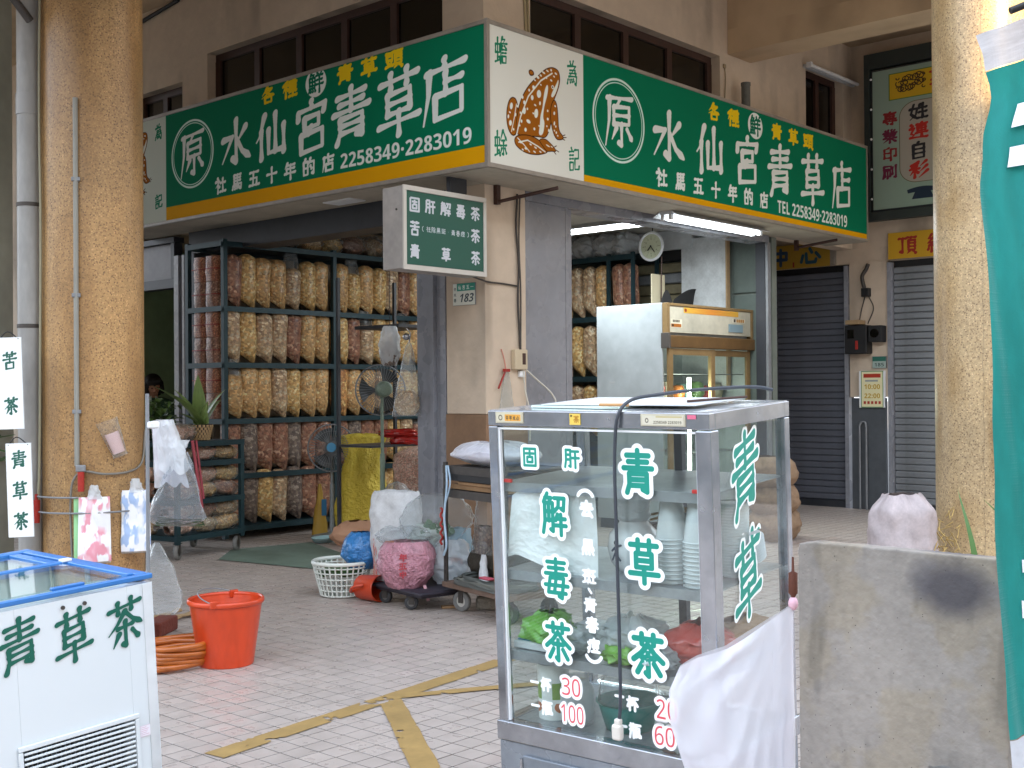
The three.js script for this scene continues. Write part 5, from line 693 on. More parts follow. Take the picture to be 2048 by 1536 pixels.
// ---------- things fixed on and beside the left column (local z points out to the street) ----------
const onCol = (name, label, cat, group) => thing(name, label, cat, [-3.46, 0, 0.34], -0.5, group);
const surf = (x, out = 0.004) => Math.sqrt(0.262 ** 2 - x * x) + out;
{
  const p = onCol('conduit', 'grey vertical conduit on the left column ending at a red handle', 'pipe'); mesh('pipe', cyl(0.013, 0.013, 1.9, -0.083, 1.98, surf(-0.083, 0.014), 14), mat(0x9d9c93, 0.5, { map: rep(grime, 4) }), p); mesh('strap', join([1.3, 1.9, 2.5].map((y) => span(-0.105, -0.061, y, y + 0.02, 0.245, 0.275, 0.003))), M.alu, p);
  const h = onCol('bag_roller', 'wire bag holder with red handles on the left column', 'holder'); const bar = (a, b, y) => tube(Array.from({ length: 9 }, (_, i) => { const x = lerp(a, b, i / 8), r = 0.3; return [x, y, Math.sqrt(Math.max(0.004, r * r - x * x)) + 0.005]; }), 0.005, 24);
  mesh('wire', join(bar(-0.285, -0.08, 0.868), bar(-0.285, 0.2, 0.788)), M.alu, h); mesh('handle', join(cyl(0.019, 0.017, 0.12, -0.285, 0.79, 0.11, 16), cyl(0.008, 0.008, 0.03, -0.285, 0.865, 0.11, 10)), M.red, h); mesh('handle', join(cyl(0.017, 0.016, 0.1, -0.064, 0.95, 0.29, 16), cyl(0.008, 0.008, 0.03, -0.064, 1.01, 0.29, 10)), M.red, h); mesh('clamp', span(-0.09, -0.04, 1.0, 1.035, 0.262, 0.3, 0.006), M.alu, h);
  const prn = (hue, s) => tex(128, (u, v) => { const n = fbm(u, v, 6, s, 3), b = fbm(u, v, 3, s + 5, 3); return mix3([236, 238, 242], hue, clamp((n - 0.5) * 5, 0, 0.5) * clamp((b - 0.35) * 4, 0, 1)); });
  const stack = (label, x, y0, y1, w, m, z) => { const t = onCol('bag_bundle', label, 'bags', 'bundles of printed carrier bags on the left column'); const g = param((u, v) => { const n = 0.006 * pn.noise(u * 6, v * 9, x * 30); const px = x + (u - 0.5) * w * (1 - 0.08 * v); return [px, lerp(y0, y1, v), z + 0.024 * Math.cos((u - 0.5) * 2.6) + n + 0.004 * Math.sin(v * 9)]; }, 14, 18); mesh('front_bag', g, m, t); const g2 = g.clone().scale(1.05, 1, 1).translate(-x * 0.05 - 0.008, -0.012, -0.02); mesh('rear_bag', g2, M.milky, t); mesh('neck', bag(0.07, (v) => [0.035 * (1 - 0.55 * v) , 0.02 * (1 - 0.5 * v)], { nu: 18, nv: 8, wr: 0.012 }).translate(x, y1 - 0.01, z + 0.012), M.milky, t); return t; };
  const a = stack('bundle of white bags with pink print hanging on the left column', 0.0, 0.537, 0.87, 0.165, mat(0xffffff, 0.5, { map: prn([214, 66, 92], 71), clearcoat: 0.4 }), 0.285); mesh('green_edge', param((u, v) => [-0.1 + u * 0.03, lerp(0.55, 0.87, v), 0.282 + 0.004 * Math.sin(v * 7)], 3, 10), mat(0x9ad39a, 0.5), a);
  stack('bundle of white bags with blue print hanging on the left column', 0.206, 0.575, 0.895, 0.15, mat(0xffffff, 0.5, { map: prn([86, 132, 200], 81), clearcoat: 0.4 }), 0.235);
  const c = onCol('cup_sleeve', 'clear plastic sleeve of pink cups taped on the left column', 'cups'); const q = mesh('sleeve', bag(0.2, (v) => [0.034 + 0.022 * v, 0.034 + 0.014 * v], { nu: 24, nv: 10, wr: 0.006 }), M.clear, c); q.position.set(0.13, 1.075, 0.27); q.rotation.z = 0.35; const k = mesh('cup', lathe([[0.026, 0.02], [0.034, 0.13], [0.036, 0.13], [0.036, 0.12], [0.03, 0.02]], 20), mat(0xdcb8b4, 0.5), c); k.position.copy(q.position); k.rotation.z = 0.35;
  const w = onCol('cable', 'thin grey cable looping round the left column to the bag holder', 'cable'); mesh('cable', join(tube([[0.262, 1.2, 0.06], [0.24, 1.03, 0.12], [0.17, 0.99, 0.215], [0.05, 0.985, 0.275], [-0.06, 1.0, 0.28], [-0.1, 0.96, 0.27], [-0.115, 0.85, 0.262], [-0.11, 0.6, 0.262], [-0.1, 0.4, 0.262]], 0.006, 70)), mat(0x77736b, 0.6), w);
  const v = onCol('cable', 'thin pale cable running down the left edge of the left column', 'cable'); mesh('cable', tube([[-0.255, 3.6, 0.12], [-0.262, 2.9, 0.1], [-0.257, 2.3, 0.11], [-0.262, 1.7, 0.1], [-0.27, 1.0, 0.1], [-0.28, 0.75, 0.11]], 0.007, 60), mat(0x8f8a72, 0.6), v);
}
{
  const p = thing('drain_pipe', 'wide grey drain pipe with joints left of the speckled column', 'pipe', [-3.75, 0, 0.21]); mesh('pipe', cyl(0.06, 0.06, 5.3, 0, 2.65, 0, 28), mat(0xa3a29f, 0.45, { map: rep(grime, 1, 5) }), p); for (const y of [2.93, 1.0]) mesh('coupling', cyl(0.064, 0.064, 0.11, 0, y, 0, 28), mat(0x949391, 0.5), p); mesh('strap', join([2.4, 1.76].map((y) => cyl(0.063, 0.063, 0.02, 0, y, 0, 28))), M.darkIron, p);
  mesh('brace', join(rod([-0.18, 3.5, 0.1], [-0.02, 3.36, 0.06], 0.022, 8), rod([0.05, 3.52, 0.06], [0.14, 3.4, 0.12], 0.022, 8)), M.darkIron, p);
  const s = thing('steel_pillar', 'pale grey square post at the far left edge behind the pipe', 'post', [-3.79, 0, -0.16], 0.5); mesh('post', box(0.17, 5.3, 0.17, 0, 2.65, 0, 0.01), mat(0xaab0a6, 0.5, { map: rep(grime, 0.8) }), s);
  const sign = (label, chs, y0, y1, xo, ro) => { const t = thing('hanging_board', label, 'sign', [-3.915 + xo, 0, 0.43 + xo * 1.1], -0.84 + ro); const h = y1 - y0, cv = canvasTex(160, Math.round((160 * h) / 0.128), (c, w, hh) => { c.fillStyle = '#e9ecec'; c.fillRect(0, 0, w, hh); chs.split('').forEach((ch, i) => brush(c, ch, 82, (hh / chs.length) * (i + 0.5), 92, Math.min(110, (hh / chs.length) * 0.74), 16, '#1c5a4c', 0.1)); }); mesh('board', span(-0.064, 0.064, y0, y1, -0.006, 0, 0.002), M.whitePaint, t); const f = mesh('face', new THREE.PlaneGeometry(0.124, h - 0.004), mat(0xffffff, 0.4, { map: cv }), t); f.position.set(0, (y0 + y1) / 2, 0.0012); mesh('wire', join(tube([[-0.05, y1 - 0.01, 0.001], [-0.02, y1 + 0.03, -0.03], [0.05, y1 - 0.01, 0.001]], 0.003, 12)), M.black, t); t.rotation.z = 0.03; };
  sign('upper white board with two green characters tied to the drain pipe', '苦茶', 1.225, 1.69, 0, 0); sign('lower white board with three green characters tied to the drain pipe', '青草茶', 0.68, 1.155, 0.02, 0.05);
  const l = thing('leafy_plant', 'bit of green leaves at the left edge behind the white boards', 'plant', [-3.86, 1.15, -0.02]); mesh('leaves', join(Array.from({ length: 26 }, (_, i) => param((u, v) => { const a = i * 2.4, r = 0.02 + v * 0.12; return [Math.cos(a) * r + (u - 0.5) * 0.03 * Math.sin(Math.PI * v), Math.sin(i) * 0.12 + v * 0.05 * Math.sin(i * 3), Math.sin(a) * r + (u - 0.5) * 0.02]; }, 2, 4))), M.leaf, l);
}
{ // stand with hanging bags beside the freezer
  const s = thing('bag_stand', 'thin grey pole stand carrying plastic bags beside the left column', 'stand', [-4.073, 0, 1.89]); mesh('pole', rod([0, 0, 0], [0.0, 1.4, 0], 0.008, 10), M.alu, s); mesh('cap', box(0.05, 0.03, 0.03, 0.02, 1.27, 0.01, 0.008), M.whitePlastic, s); mesh('foot', cyl(0.03, 0.035, 0.02, 0.0, 0.01, 0, 20), M.alu, s);
  const b = thing('white_bag_bundle', 'bundle of thin pale blue white carrier bags hanging on the pole stand', 'bags', [-3.98, 1.02, 1.85], -0.84); b.scale.setScalar(0.86); const fold = (o, w, h, ph) => param((u, v) => [lerp(-w * 0.5, w * 0.5, u) * (0.55 + 0.45 * v) + o + 0.05 * v, 0.31 - v * h - 0.03 * Math.abs(Math.sin(u * 7 + ph)) * v, 0.02 * Math.sin(u * 8 + ph) * v + 0.012 * pn.noise(u * 4, v * 5, ph)], 26, 16);
  mesh('bag', fold(0.0, 0.17, 0.3, 1), M.whiteBag, b); mesh('bag', fold(0.02, 0.16, 0.24, 3).translate(0, 0.005, 0.025), M.milky, b); mesh('bag', fold(-0.02, 0.15, 0.27, 5).translate(0, -0.002, -0.025), M.whiteBag, b);
  const c = thing('clear_bag', 'big clear bag with green leaves at its bottom, hanging before the herb cart', 'bag', [-3.93, 0.84, 1.9], -0.84); c.scale.setScalar(0.78); mesh('bag', bag(0.4, (v) => [(0.155 * Math.pow(1 - v * 0.93, 0.8) + 0.012) * Math.sqrt(Math.min(1, 0.25 + v / 0.14)), (0.07 * Math.pow(1 - v * 0.9, 0.8) + 0.008) * Math.sqrt(Math.min(1, 0.1 + v / 0.14)), 0.03 * v - 0.02], { nu: 44, nv: 26, wr: 0.012, pleat: 0.007, sq: 2.2 }), new THREE.MeshPhysicalMaterial({ color: 0xe6eaee, roughness: 0.3, transmission: 0.95, thickness: 0, ior: 1.35, side: THREE.DoubleSide, bumpMap: rep(crease, 2), bumpScale: 0.003 }), c); mesh('knot', bag(0.07, (v) => [0.015 + 0.03 * v, 0.012 + 0.012 * v], { nu: 20, nv: 6, wr: 0.012 }).translate(0.01, 0.395, 0), M.milky, c);
  mesh('leaves', join(Array.from({ length: 9 }, (_, i) => param((u, v) => [-0.12 + v * 0.25 + 0.01 * Math.sin(i * 3), 0.008 + 0.006 * i * 0.5 + 0.012 * Math.sin(v * 3 + i) + (u - 0.5) * 0.006, 0.04 * Math.sin(i * 2.1) + (u - 0.5) * 0.022 * Math.sin(Math.PI * (0.05 + 0.9 * v))], 2, 10))), M.leaf, c);
  const d = thing('clear_bag', 'long limp clear bag hanging low beside the freezer, above the sticks', 'bag', [-3.97, 0.47, 1.85], -0.84); d.scale.setScalar(0.72); mesh('bag', bag(0.42, (v) => [0.1 * Math.pow(Math.sin(Math.PI * Math.pow(v * 0.96 + 0.03, 0.6)), 0.8) + 0.006, 0.06 * Math.pow(Math.sin(Math.PI * Math.pow(v * 0.96 + 0.03, 0.6)), 0.8) + 0.005, -0.05 * v], { nu: 30, nv: 20, wr: 0.014, pleat: 0.004 }), M.clear, d);
}
// ---------- floor things in front ----------
{
  const b = thing('bucket', 'orange red plastic bucket standing on the tiles', 'bucket', [-3.13, 0, 1.07]); const m = mat(0xe2481a, 0.38, { map: rep(grime, 2), clearcoat: 0.3 });
  mesh('shell', lathe([[0.001, 0.012], [0.13, 0.012], [0.132, 0.0], [0.137, 0.0], [0.14, 0.004], [0.186, 0.33], [0.19, 0.335], [0.182, 0.338], [0.134, 0.02], [0.001, 0.02]], 56), m, b); mesh('rim', flat(new THREE.TorusGeometry(0.188, 0.0085, 10, 56).rotateX(Math.PI / 2).scale(1, 1.7, 1).translate(0, 0.328, 0)), m, b);
  mesh('ear', join(box(0.05, 0.04, 0.02, -0.15, 0.335, 0.12, 0.006), box(0.05, 0.04, 0.02, 0.14, 0.33, -0.13, 0.006)), m, b); mesh('handle', tube(Array.from({ length: 13 }, (_, i) => { const t = (i / 12) * Math.PI; return [-0.15 * Math.cos(t) - 0.04 * Math.sin(t), 0.335 + 0.03 * Math.sin(t), 0.12 * Math.cos(t) - 0.17 * Math.sin(t)]; }), 0.0035, 36), M.alu, b);
  const h = thing('hose', 'orange garden hose coiled on the tiles beside the bucket', 'hose', [-3.34, 0, 0.92]); const hp = []; for (let i = 0; i <= 130; i++) { const a = i * 0.36, k = i / 130; hp.push([Math.cos(a) * (0.19 + 0.02 * Math.sin(i * 0.9)) , 0.018 + k * 0.11 + 0.008 * Math.sin(a * 1.3), Math.sin(a) * (0.17 + 0.02 * Math.cos(i * 0.7))]); } mesh('coil', tube(hp, 0.0145, 620, 8), mat(0xc4671c, 0.35, { map: rep(grime, 30, 1), clearcoat: 0.4 }), h); mesh('end', tube([[0.2, 0.02, 0.05], [0.27, 0.016, 0.02], [0.24, 0.016, -0.16], [0.12, 0.016, -0.25]], 0.0145, 30), mat(0xc4671c, 0.35), h);
  const k = thing('brick', 'dirty red brick lying on the tiles behind the bucket', 'brick', [-2.93, 0.0, 0.12], 0.62); mesh('brick', box(0.26, 0.085, 0.12, 0, 0.043, 0, 0.012), mat(0x7c3a2c, 0.9, { map: rep(grime, 5), bumpMap: rep(fineBump, 6), bumpScale: 0.006 }), k);
  const s = thing('stick_bundle', 'small bundle of brown sticks lying on the floor behind the brick', 'sticks', [-2.72, 0, -0.2], 0.3); for (let i = 0; i < 7; i++) mesh('stick', rod([-0.18 + 0.02 * i, 0.012 + 0.011 * (i % 3), 0.03 * i - 0.08], [0.16 + 0.01 * i, 0.02 + 0.02 * (i % 2), 0.03 * ((i * 3) % 7) - 0.08], 0.009, 7), M.board, s);
}
{ // basket with blue bag
  const b = thing('laundry_basket', 'round white plastic lattice basket on the floor holding a blue bag', 'basket', [-1.4, 0, -0.06]), h = 0.235, R = (y) => 0.145 + 0.06 * (y / h), n = 30, gs = [];
  for (let i = 0; i < n; i++) { const a = (i / n) * 2 * Math.PI; gs.push(rod([Math.cos(a) * R(0.01), 0.01, Math.sin(a) * R(0.01)], [Math.cos(a) * R(h), h, Math.sin(a) * R(h)], 0.006, 5)); }
  for (const y of [0.012, 0.05, 0.09, 0.13, 0.17, 0.205]) gs.push(ring(R(y), 0.0055, 40, 5).rotateX(Math.PI / 2).translate(0, y, 0));
  mesh('lattice', join(gs), mat(0xd9ddd6, 0.4), b); mesh('rim', flat(new THREE.TorusGeometry(R(h), 0.009, 8, 44).rotateX(Math.PI / 2).scale(1, 1.5, 1).translate(0, h, 0)), mat(0xdfe3dc, 0.4), b); mesh('floor', cyl(0.14, 0.14, 0.006, 0, 0.006, 0, 30), mat(0xc9cec6, 0.4), b);
  mesh('leaves', bag(0.06, (v) => [0.16 * (1 - 0.5 * v), 0.16 * (1 - 0.5 * v)], { nu: 20, nv: 6, wr: 0.05 }).translate(0, 0.15, 0), M.leaf, b);
  const t = thing('blue_bag', 'stuffed blue plastic bag with upright tail standing in the lattice basket', 'bag', [-1.33, 0.19, 0.06], -0.84); const bm = mat(0x2c78b8, 0.35, { clearcoat: 0.5, bumpMap: rep(crease, 2), bumpScale: 0.008 });
  mesh('body', bag(0.25, (v) => [0.135 * Math.sqrt(Math.sin(Math.PI * (0.08 + 0.86 * v))), 0.12 * Math.sqrt(Math.sin(Math.PI * (0.08 + 0.86 * v)))], { nu: 44, nv: 26, wr: 0.02 }), bm, t); mesh('tail', bag(0.34, (v) => [0.055 * (1 - 0.75 * v) + 0.004, 0.02 * (1 - 0.5 * v) + 0.003, 0.12 + 0.03 * v], { nu: 24, nv: 14, wr: 0.016 }), bm, t);
  const j = thing('plastic_jug', 'orange plastic jug lying on its side before the dolly', 'jug', [-1.42, 0.088, 0.26], -0.5); const jm = mat(0xc5401c, 0.35, { clearcoat: 0.3 }); const jb = mesh('body', lathe([[0.001, -0.1], [0.07, -0.1], [0.082, -0.09], [0.088, 0.08], [0.09, 0.1], [0.084, 0.1], [0.08, 0.08], [0.074, -0.08], [0.001, -0.09]], 36).rotateX(Math.PI / 2 - 0.05), jm, j); jb.rotation.y = 0.5; mesh('handle', tube([[-0.07, 0.03, 0.06], [-0.13, 0.02, 0.05], [-0.135, -0.02, -0.02], [-0.08, -0.01, -0.05]], 0.011, 20), jm, j);
}
const wheel = (r, w) => join(lathe([[r * 0.55, -w / 2], [r * 0.92, -w / 2], [r, -w / 4], [r, w / 4], [r * 0.92, w / 2], [r * 0.55, w / 2]], 28).rotateX(Math.PI / 2));
function caster(parent, x, z, r, top, turn, hubM = M.wheelGrey, tyreM = M.rubber) { const g = new THREE.Group(); g.name = 'caster'; parent.add(g); g.position.set(x, r, z); g.rotation.y = turn; mesh('tyre', wheel(r, 0.034), tyreM, g); mesh('hub', cyl(r * 0.56, r * 0.56, 0.022, 0, 0, 0, 20).rotateX(Math.PI / 2), hubM, g); mesh('fork', join(span(-0.016, 0.02, -0.01, top - r, 0.017, 0.021), span(-0.016, 0.02, -0.01, top - r, -0.021, -0.017), span(-0.03, 0.035, top - r - 0.005, top - r, -0.03, 0.03)), M.darkIron, g); }
{ // dolly and its load
  const d = thing('dolly', 'low dark plastic dolly on castors loaded with sacks', 'dolly', [-1.45, 0, 0.3], -1.74); mesh('platform', join(span(0, 0.58, 0.105, 0.13, -0.42, 0, 0.012), span(0.02, 0.56, 0.09, 0.106, -0.4, -0.02, 0.004)), mat(0x35303c, 0.6, { map: rep(grime, 3) }), d); for (const [x, z] of [[0.08, -0.06], [0.4, -0.05], [0.08, -0.36], [0.5, -0.36]]) caster(d, x, z, 0.045, 0.09, 0.4 + x);
  const w = thing('white_feed_sack', 'tall open white woven plastic sack standing on the dolly', 'sack', [-1.26, 0.13, 0.36], -1.0); mesh('sack', bag(0.6, (v) => [0.165 * (0.86 + 0.2 * Math.sin(v * 2.6)) * (v > 0.97 ? 0.97 : 1), 0.12 * (0.9 + 0.1 * Math.sin(v * 3)), -0.02 * v], { nu: 44, nv: 30, wr: 0.02 }), mat(0xeef0f2, 0.5, { bumpMap: rep(weave, 2), bumpScale: 0.002, map: rep(grime, 1.5) }), w); mesh('content', bag(0.06, (v) => [0.16 * (1 - 0.3 * v), 0.11 * (1 - 0.3 * v)], { nu: 24, nv: 6, wr: 0.02 }).translate(-0.02, 0.5, 0), M.milky, w);
  mesh('print', param((u, v) => [-0.155 + u * 0.03, 0.02 + v * 0.3, 0.085 + 0.01 * u], 3, 8), mat(0xc56a5c, 0.6, { alphaMap: rep(fineBump, 1), alphaTest: 0.52 }), w);
  const p = thing('pink_sack', 'pink woven sack slumped at the front of the dolly', 'sack', [-1.42, 0.128, 0.6], -0.9); mesh('sack', bag(0.3, (v) => [0.2 * Math.sqrt(Math.sin(Math.PI * (0.14 + 0.72 * v))) * (0.82 + 0.22 * v), 0.13 * Math.sqrt(Math.sin(Math.PI * (0.14 + 0.72 * v))), 0.01 * v], { nu: 46, nv: 26, wr: 0.02, fr: 8 }), mat(0xd394a4, 0.45, { map: rep(grime, 2), bumpMap: rep(crease, 2), bumpScale: 0.012, clearcoat: 0.3 }), p); mesh('print', param((u, v) => [-0.035 + u * 0.075, 0.07 + v * 0.17, 0.137 + 0.004 * Math.sin(v * 5)], 3, 8), mat(0xffffff, 0.6, { alphaTest: 0.5, map: canvasTex(96, 224, (q) => ['年', '五', '中'].forEach((ch, i) => brush(q, ch, 48, 40 + i * 72, 62, 56, 13, '#b03a44'))) }), p); mesh('tail', rod([0.13, 0.02, 0.06], [0.16, -0.07, 0.1], 0.012, 6), mat(0xc99aa2, 0.6), p);
  const c = thing('clear_bag', 'clear bag of scraps and bottles lying on the dolly', 'bag', [-1.2, 0.36, 0.62], -0.9); mesh('bag', bag(0.36, (v) => [0.23 * Math.sqrt(Math.sin(Math.PI * (0.07 + 0.85 * v))), 0.14 * Math.sqrt(Math.sin(Math.PI * (0.07 + 0.85 * v))), 0.05 * v], { nu: 46, nv: 26, wr: 0.03 }), M.clear, c); mesh('scraps', bag(0.22, (v) => [0.17 * Math.sqrt(Math.sin(Math.PI * (0.07 + 0.85 * v))), 0.1 * Math.sqrt(Math.sin(Math.PI * (0.07 + 0.85 * v))), 0.03 * v], { nu: 40, nv: 18, wr: 0.06, fr: 14 }).translate(-0.03, 0.01, -0.03).scale(0.8, 0.7, 0.8), mat(0xc3cbc4, 0.5), c); mesh('bottle', join(Array.from({ length: 7 }, (_, i) => rod([-0.1 + 0.03 * i, 0.08 + 0.02 * (i % 3), -0.02], [-0.04 + 0.03 * i, 0.12 + 0.03 * ((i * 2) % 3), 0.04], 0.022, 10))), mat(0x557a5a, 0.3, { clearcoat: 0.5 }), c); mesh('paper', bag(0.1, (v) => [0.12 * (1 - 0.5 * v), 0.08 * (1 - 0.5 * v)], { nu: 24, nv: 8, wr: 0.04 }).translate(-0.05, 0.03, 0), mat(0xb9c2bd, 0.7), c);
  const n2 = thing('white_bag', 'crumpled pale bag wedged between the dolly load and the trolley', 'bag', [-1.16, 0.13, 0.76], -0.9); mesh('bag', bag(0.3, (v) => [0.13 * Math.sqrt(Math.sin(Math.PI * (0.1 + 0.82 * v))), 0.1 * Math.sqrt(Math.sin(Math.PI * (0.1 + 0.82 * v)))], { nu: 36, nv: 20, wr: 0.035, fr: 12 }), M.milky, n2);
  const e = thing('clear_bag', 'small crumpled clear bag on top of the pink sack', 'bag', [-1.4, 0.4, 0.56], -0.9); mesh('bag', bag(0.12, (v) => [0.18 * Math.sqrt(Math.sin(Math.PI * (0.07 + 0.88 * v))), 0.11 * Math.sqrt(Math.sin(Math.PI * (0.07 + 0.88 * v)))], { nu: 40, nv: 14, wr: 0.035 }), M.clear, e); mesh('wrapper', join([-0.08, 0.02, 0.1].map((x, i) => box(0.06, 0.05, 0.004, x, 0.03, 0.07, 0.001).rotateX(0.3 + i * 0.2))), mat(0xc47a5a, 0.5), e);
  const f = thing('printed_bag', 'pale blue printed bag leaning against the slotted metal trolley', 'bag', [-1.08, 0.15, 0.72], -0.9); mesh('bag', bag(0.34, (v) => [0.13 * (1 - 0.5 * v), 0.09 * (1 - 0.4 * v), 0.03 * v], { nu: 32, nv: 18, wr: 0.02 }), mat(0x9fc0d2, 0.4, { clearcoat: 0.4 }), f); mesh('print', join(box(0.05, 0.03, 0.004, 0.0, 0.14, 0.085, 0.001), box(0.03, 0.05, 0.004, 0.04, 0.12, 0.08, 0.001)), M.red, f);
  const k = thing('black_crate', 'small black lattice crate standing between dolly and trolley', 'crate', [-0.98, 0, 0.5], -1.7), cg = []; for (let i = 0; i < 9; i++) { cg.push(span(-0.13 + i * 0.0325 - 0.004, -0.13 + i * 0.0325 + 0.004, 0.08, 0.3, -0.004, 0.0035)); } for (let i = 0; i < 7; i++) cg.push(span(-0.14, 0.14, 0.082 + i * 0.035, 0.091 + i * 0.035, 0.004, 0.009)); mesh('lattice', join(cg, cg.map((g) => g.clone().rotateY(Math.PI / 2).translate(-0.14, 0, -0.14))), M.black, k); mesh('rim', span(-0.15, 0.15, 0.3, 0.325, -0.29, 0.015, 0.006), M.black, k);
}
{ // slotted trolley
  const t = thing('slotted_trolley', 'rusty slotted angle iron trolley on castors beside the corner pillar', 'trolley', [-1.36, 0, 0.89], -1.808), W = 0.72, D = 0.46;
  const holes = (x, z) => { const g = []; for (let k = 0; k < 15; k++) g.push(span(x - 0.004 + 0.018, x + 0.004 + 0.018, 0.24 + k * 0.045, 0.262 + k * 0.045, z + 0.0006, z + 0.002)); return g; };
  for (const [x, z] of [[0, 0], [W - 0.035, 0], [0, -D], [W - 0.035, -D]]) mesh('upright', join(span(x, x + 0.036, 0.19, 0.95, z - 0.003, z), span(x, x + 0.003, 0.19, 0.95, z - 0.034, z - 0.0035)), M.darkIron, t); mesh('slot', join(holes(0, 0), holes(W - 0.035, 0)), M.black, t);
  mesh('platform', join(span(-0.01, W + 0.01, 0.155, 0.188, -D - 0.01, 0.008, 0.003)), mat(0x7b6455, 0.75, { map: rep(grime, 3), bumpMap: rep(fineBump, 3), bumpScale: 0.004 }), t);
  for (const y of [0.78, 0.93]) mesh('shelf_frame', join(span(0.0, W, y - 0.05, y, 0.0008, 0.004), span(0.0, W, y - 0.05, y, -D - 0.006, -D - 0.0032), span(0.004, W - 0.004, y - 0.008, y - 0.002, -D, -0.0005)), M.darkIron, t);
  caster(t, 0.09, -0.08, 0.065, 0.155, 0.35, mat(0xc9c6be, 0.5), M.wheelGrey); caster(t, W - 0.1, -0.08, 0.065, 0.155, 0.5); caster(t, 0.09, -D + 0.08, 0.065, 0.155, 0.2); caster(t, W - 0.1, -D + 0.08, 0.065, 0.155, 0.2);
  t.updateMatrixWorld(true); const on = (o, x, y, z, turn = 0) => { o.position.set(x, y, z).applyMatrix4(t.matrixWorld); o.rotation.y = -1.808 + turn; return o; };
  { const b = on(thing('white_bag', 'bulging white plastic bag lying on top of the slotted trolley', 'bag'), 0.3, 0.932, -0.2); mesh('bag', bag(0.15, (v) => [0.36 * Math.sqrt(Math.sin(Math.PI * (0.05 + 0.9 * v))), 0.2 * Math.sqrt(Math.sin(Math.PI * (0.05 + 0.9 * v)))], { nu: 50, nv: 18, wr: 0.035, fr: 7 }), M.whiteBag, b); mesh('content', bag(0.13, (v) => [0.34 * Math.sqrt(Math.sin(Math.PI * (0.05 + 0.9 * v))), 0.18 * Math.sqrt(Math.sin(Math.PI * (0.05 + 0.9 * v)))], { nu: 40, nv: 14, wr: 0.02, fr: 7 }), mat(0xdadde2, 0.7), b); }
  { const b = on(thing('cardboard_sheets', 'flat cardboard and a black printed box under the white bag', 'cardboard'), 0.36, 0.782, -0.2); mesh('sheet', join(box(0.62, 0.03, 0.36, 0, 0.016, 0, 0.003), box(0.5, 0.02, 0.34, 0.05, 0.042, 0.02, 0.003)), M.card, b); mesh('box', box(0.6, 0.06, 0.3, 0.0, 0.085, 0.05, 0.003), M.black, b); }
  { const b = on(thing('string', 'pale blue string and red cord tied on the trolley\'s upright', 'string'), 0.06, 0, 0.012); mesh('string', join(tube([[0, 0.93, 0], [0.02, 0.8, 0.01], [-0.01, 0.6, 0.012], [0.01, 0.42, 0.01], [-0.02, 0.36, 0.012]], 0.008, 30), tube([[0.02, 0.93, 0], [0.06, 0.82, 0.01], [0.01, 0.7, 0.012]], 0.006, 20)), mat(0xa9c2d6, 0.6), b); mesh('cord', tube(Array.from({ length: 14 }, (_, i) => [-0.05 + 0.012 * Math.sin(i * 2), 0.66 - i * 0.018, 0.008 + 0.006 * Math.cos(i * 2)]), 0.008, 40), M.red, b); }
  { const b = on(thing('brown_bag', 'brown bag and clear bag of herbs hanging inside the trolley', 'bag'), 0.24, 0.38, -0.16); mesh('bag', bag(0.36, (v) => [0.1 * (1 - 0.45 * v), 0.07 * (1 - 0.4 * v)], { nu: 30, nv: 18, wr: 0.018, pleat: 0.004 }), M.clear, b); mesh('content', bag(0.17, (v) => [0.092 * Math.sqrt(Math.sin(Math.PI * (0.1 + 0.8 * v))), 0.06], { nu: 24, nv: 10, wr: 0.02 }), herbMat[4], b); }
  { const b = on(thing('bamboo_sticks', 'upright brown bamboo sticks standing inside the trolley', 'sticks'), 0.42, 0.19, -0.12); for (let i = 0; i < 5; i++) mesh('stick', rod([0.03 * i, 0.0, 0.02 * (i % 2)], [0.03 * i + 0.01 * Math.sin(i * 4), 0.56, 0.02 * ((i + 1) % 2)], 0.013, 8), M.card, b); mesh('paper', bag(0.2, (v) => [0.04 * (1 - 0.6 * v), 0.03 * (1 - 0.5 * v)], { nu: 18, nv: 8, wr: 0.012 }).translate(-0.06, 0, 0.05), M.whitePaint, b); }
  { const b = on(thing('rolled_bundle', 'grey green rolled bundle lying on the trolley\'s platform', 'roll'), 0.36, 0.32, -0.2); const g = bag(0.56, (v) => [0.085 * Math.min(1, 5 * Math.sqrt(v * (1.002 - v))), 0.085 * Math.min(1, 5 * Math.sqrt(v * (1.002 - v)))], { nu: 26, nv: 20, wr: 0.014 }).translate(0, -0.28, 0).rotateZ(Math.PI / 2); mesh('roll', g, mat(0x757a70, 0.8, { map: rep(herbTex[4], 2) }), b); }
  { const b = on(thing('folded_cloth', 'pile of dark folded cloths under the roll on the trolley', 'cloth'), 0.38, 0.189, -0.14); for (let i = 0; i < 3; i++) mesh('fold', bag(0.03, (v) => [0.3 - 0.03 * i, 0.16], { nu: 40, nv: 4, wr: 0.02, sq: 5 }).translate(0.02 * i, i * 0.02, 0), mat([0x5c5f5b, 0x6d6f68, 0x4e524f][i], 0.9), b); mesh('rag', box(0.1, 0.014, 0.05, 0.1, 0.075, 0.13, 0.005), mat(0xb04a5a, 0.8), b); }
  const k = thing('concrete_block', 'small pale concrete block on the floor beside the trolley wheel', 'block', [-1.15, 0, 1.07], -0.9); mesh('block', box(0.14, 0.085, 0.1, 0, 0.043, 0, 0.02), mat(0xa7a195, 0.95, { map: rep(grime, 5), bumpMap: rep(fineBump, 5), bumpScale: 0.01 }), k);
  const s = thing('wood_chip', 'flat piece of wood under the trolley wheel', 'wood', [-1.27, 0, 0.86], -0.6); mesh('piece', box(0.12, 0.016, 0.05, 0, 0.009, 0, 0.003), M.card, s);
}
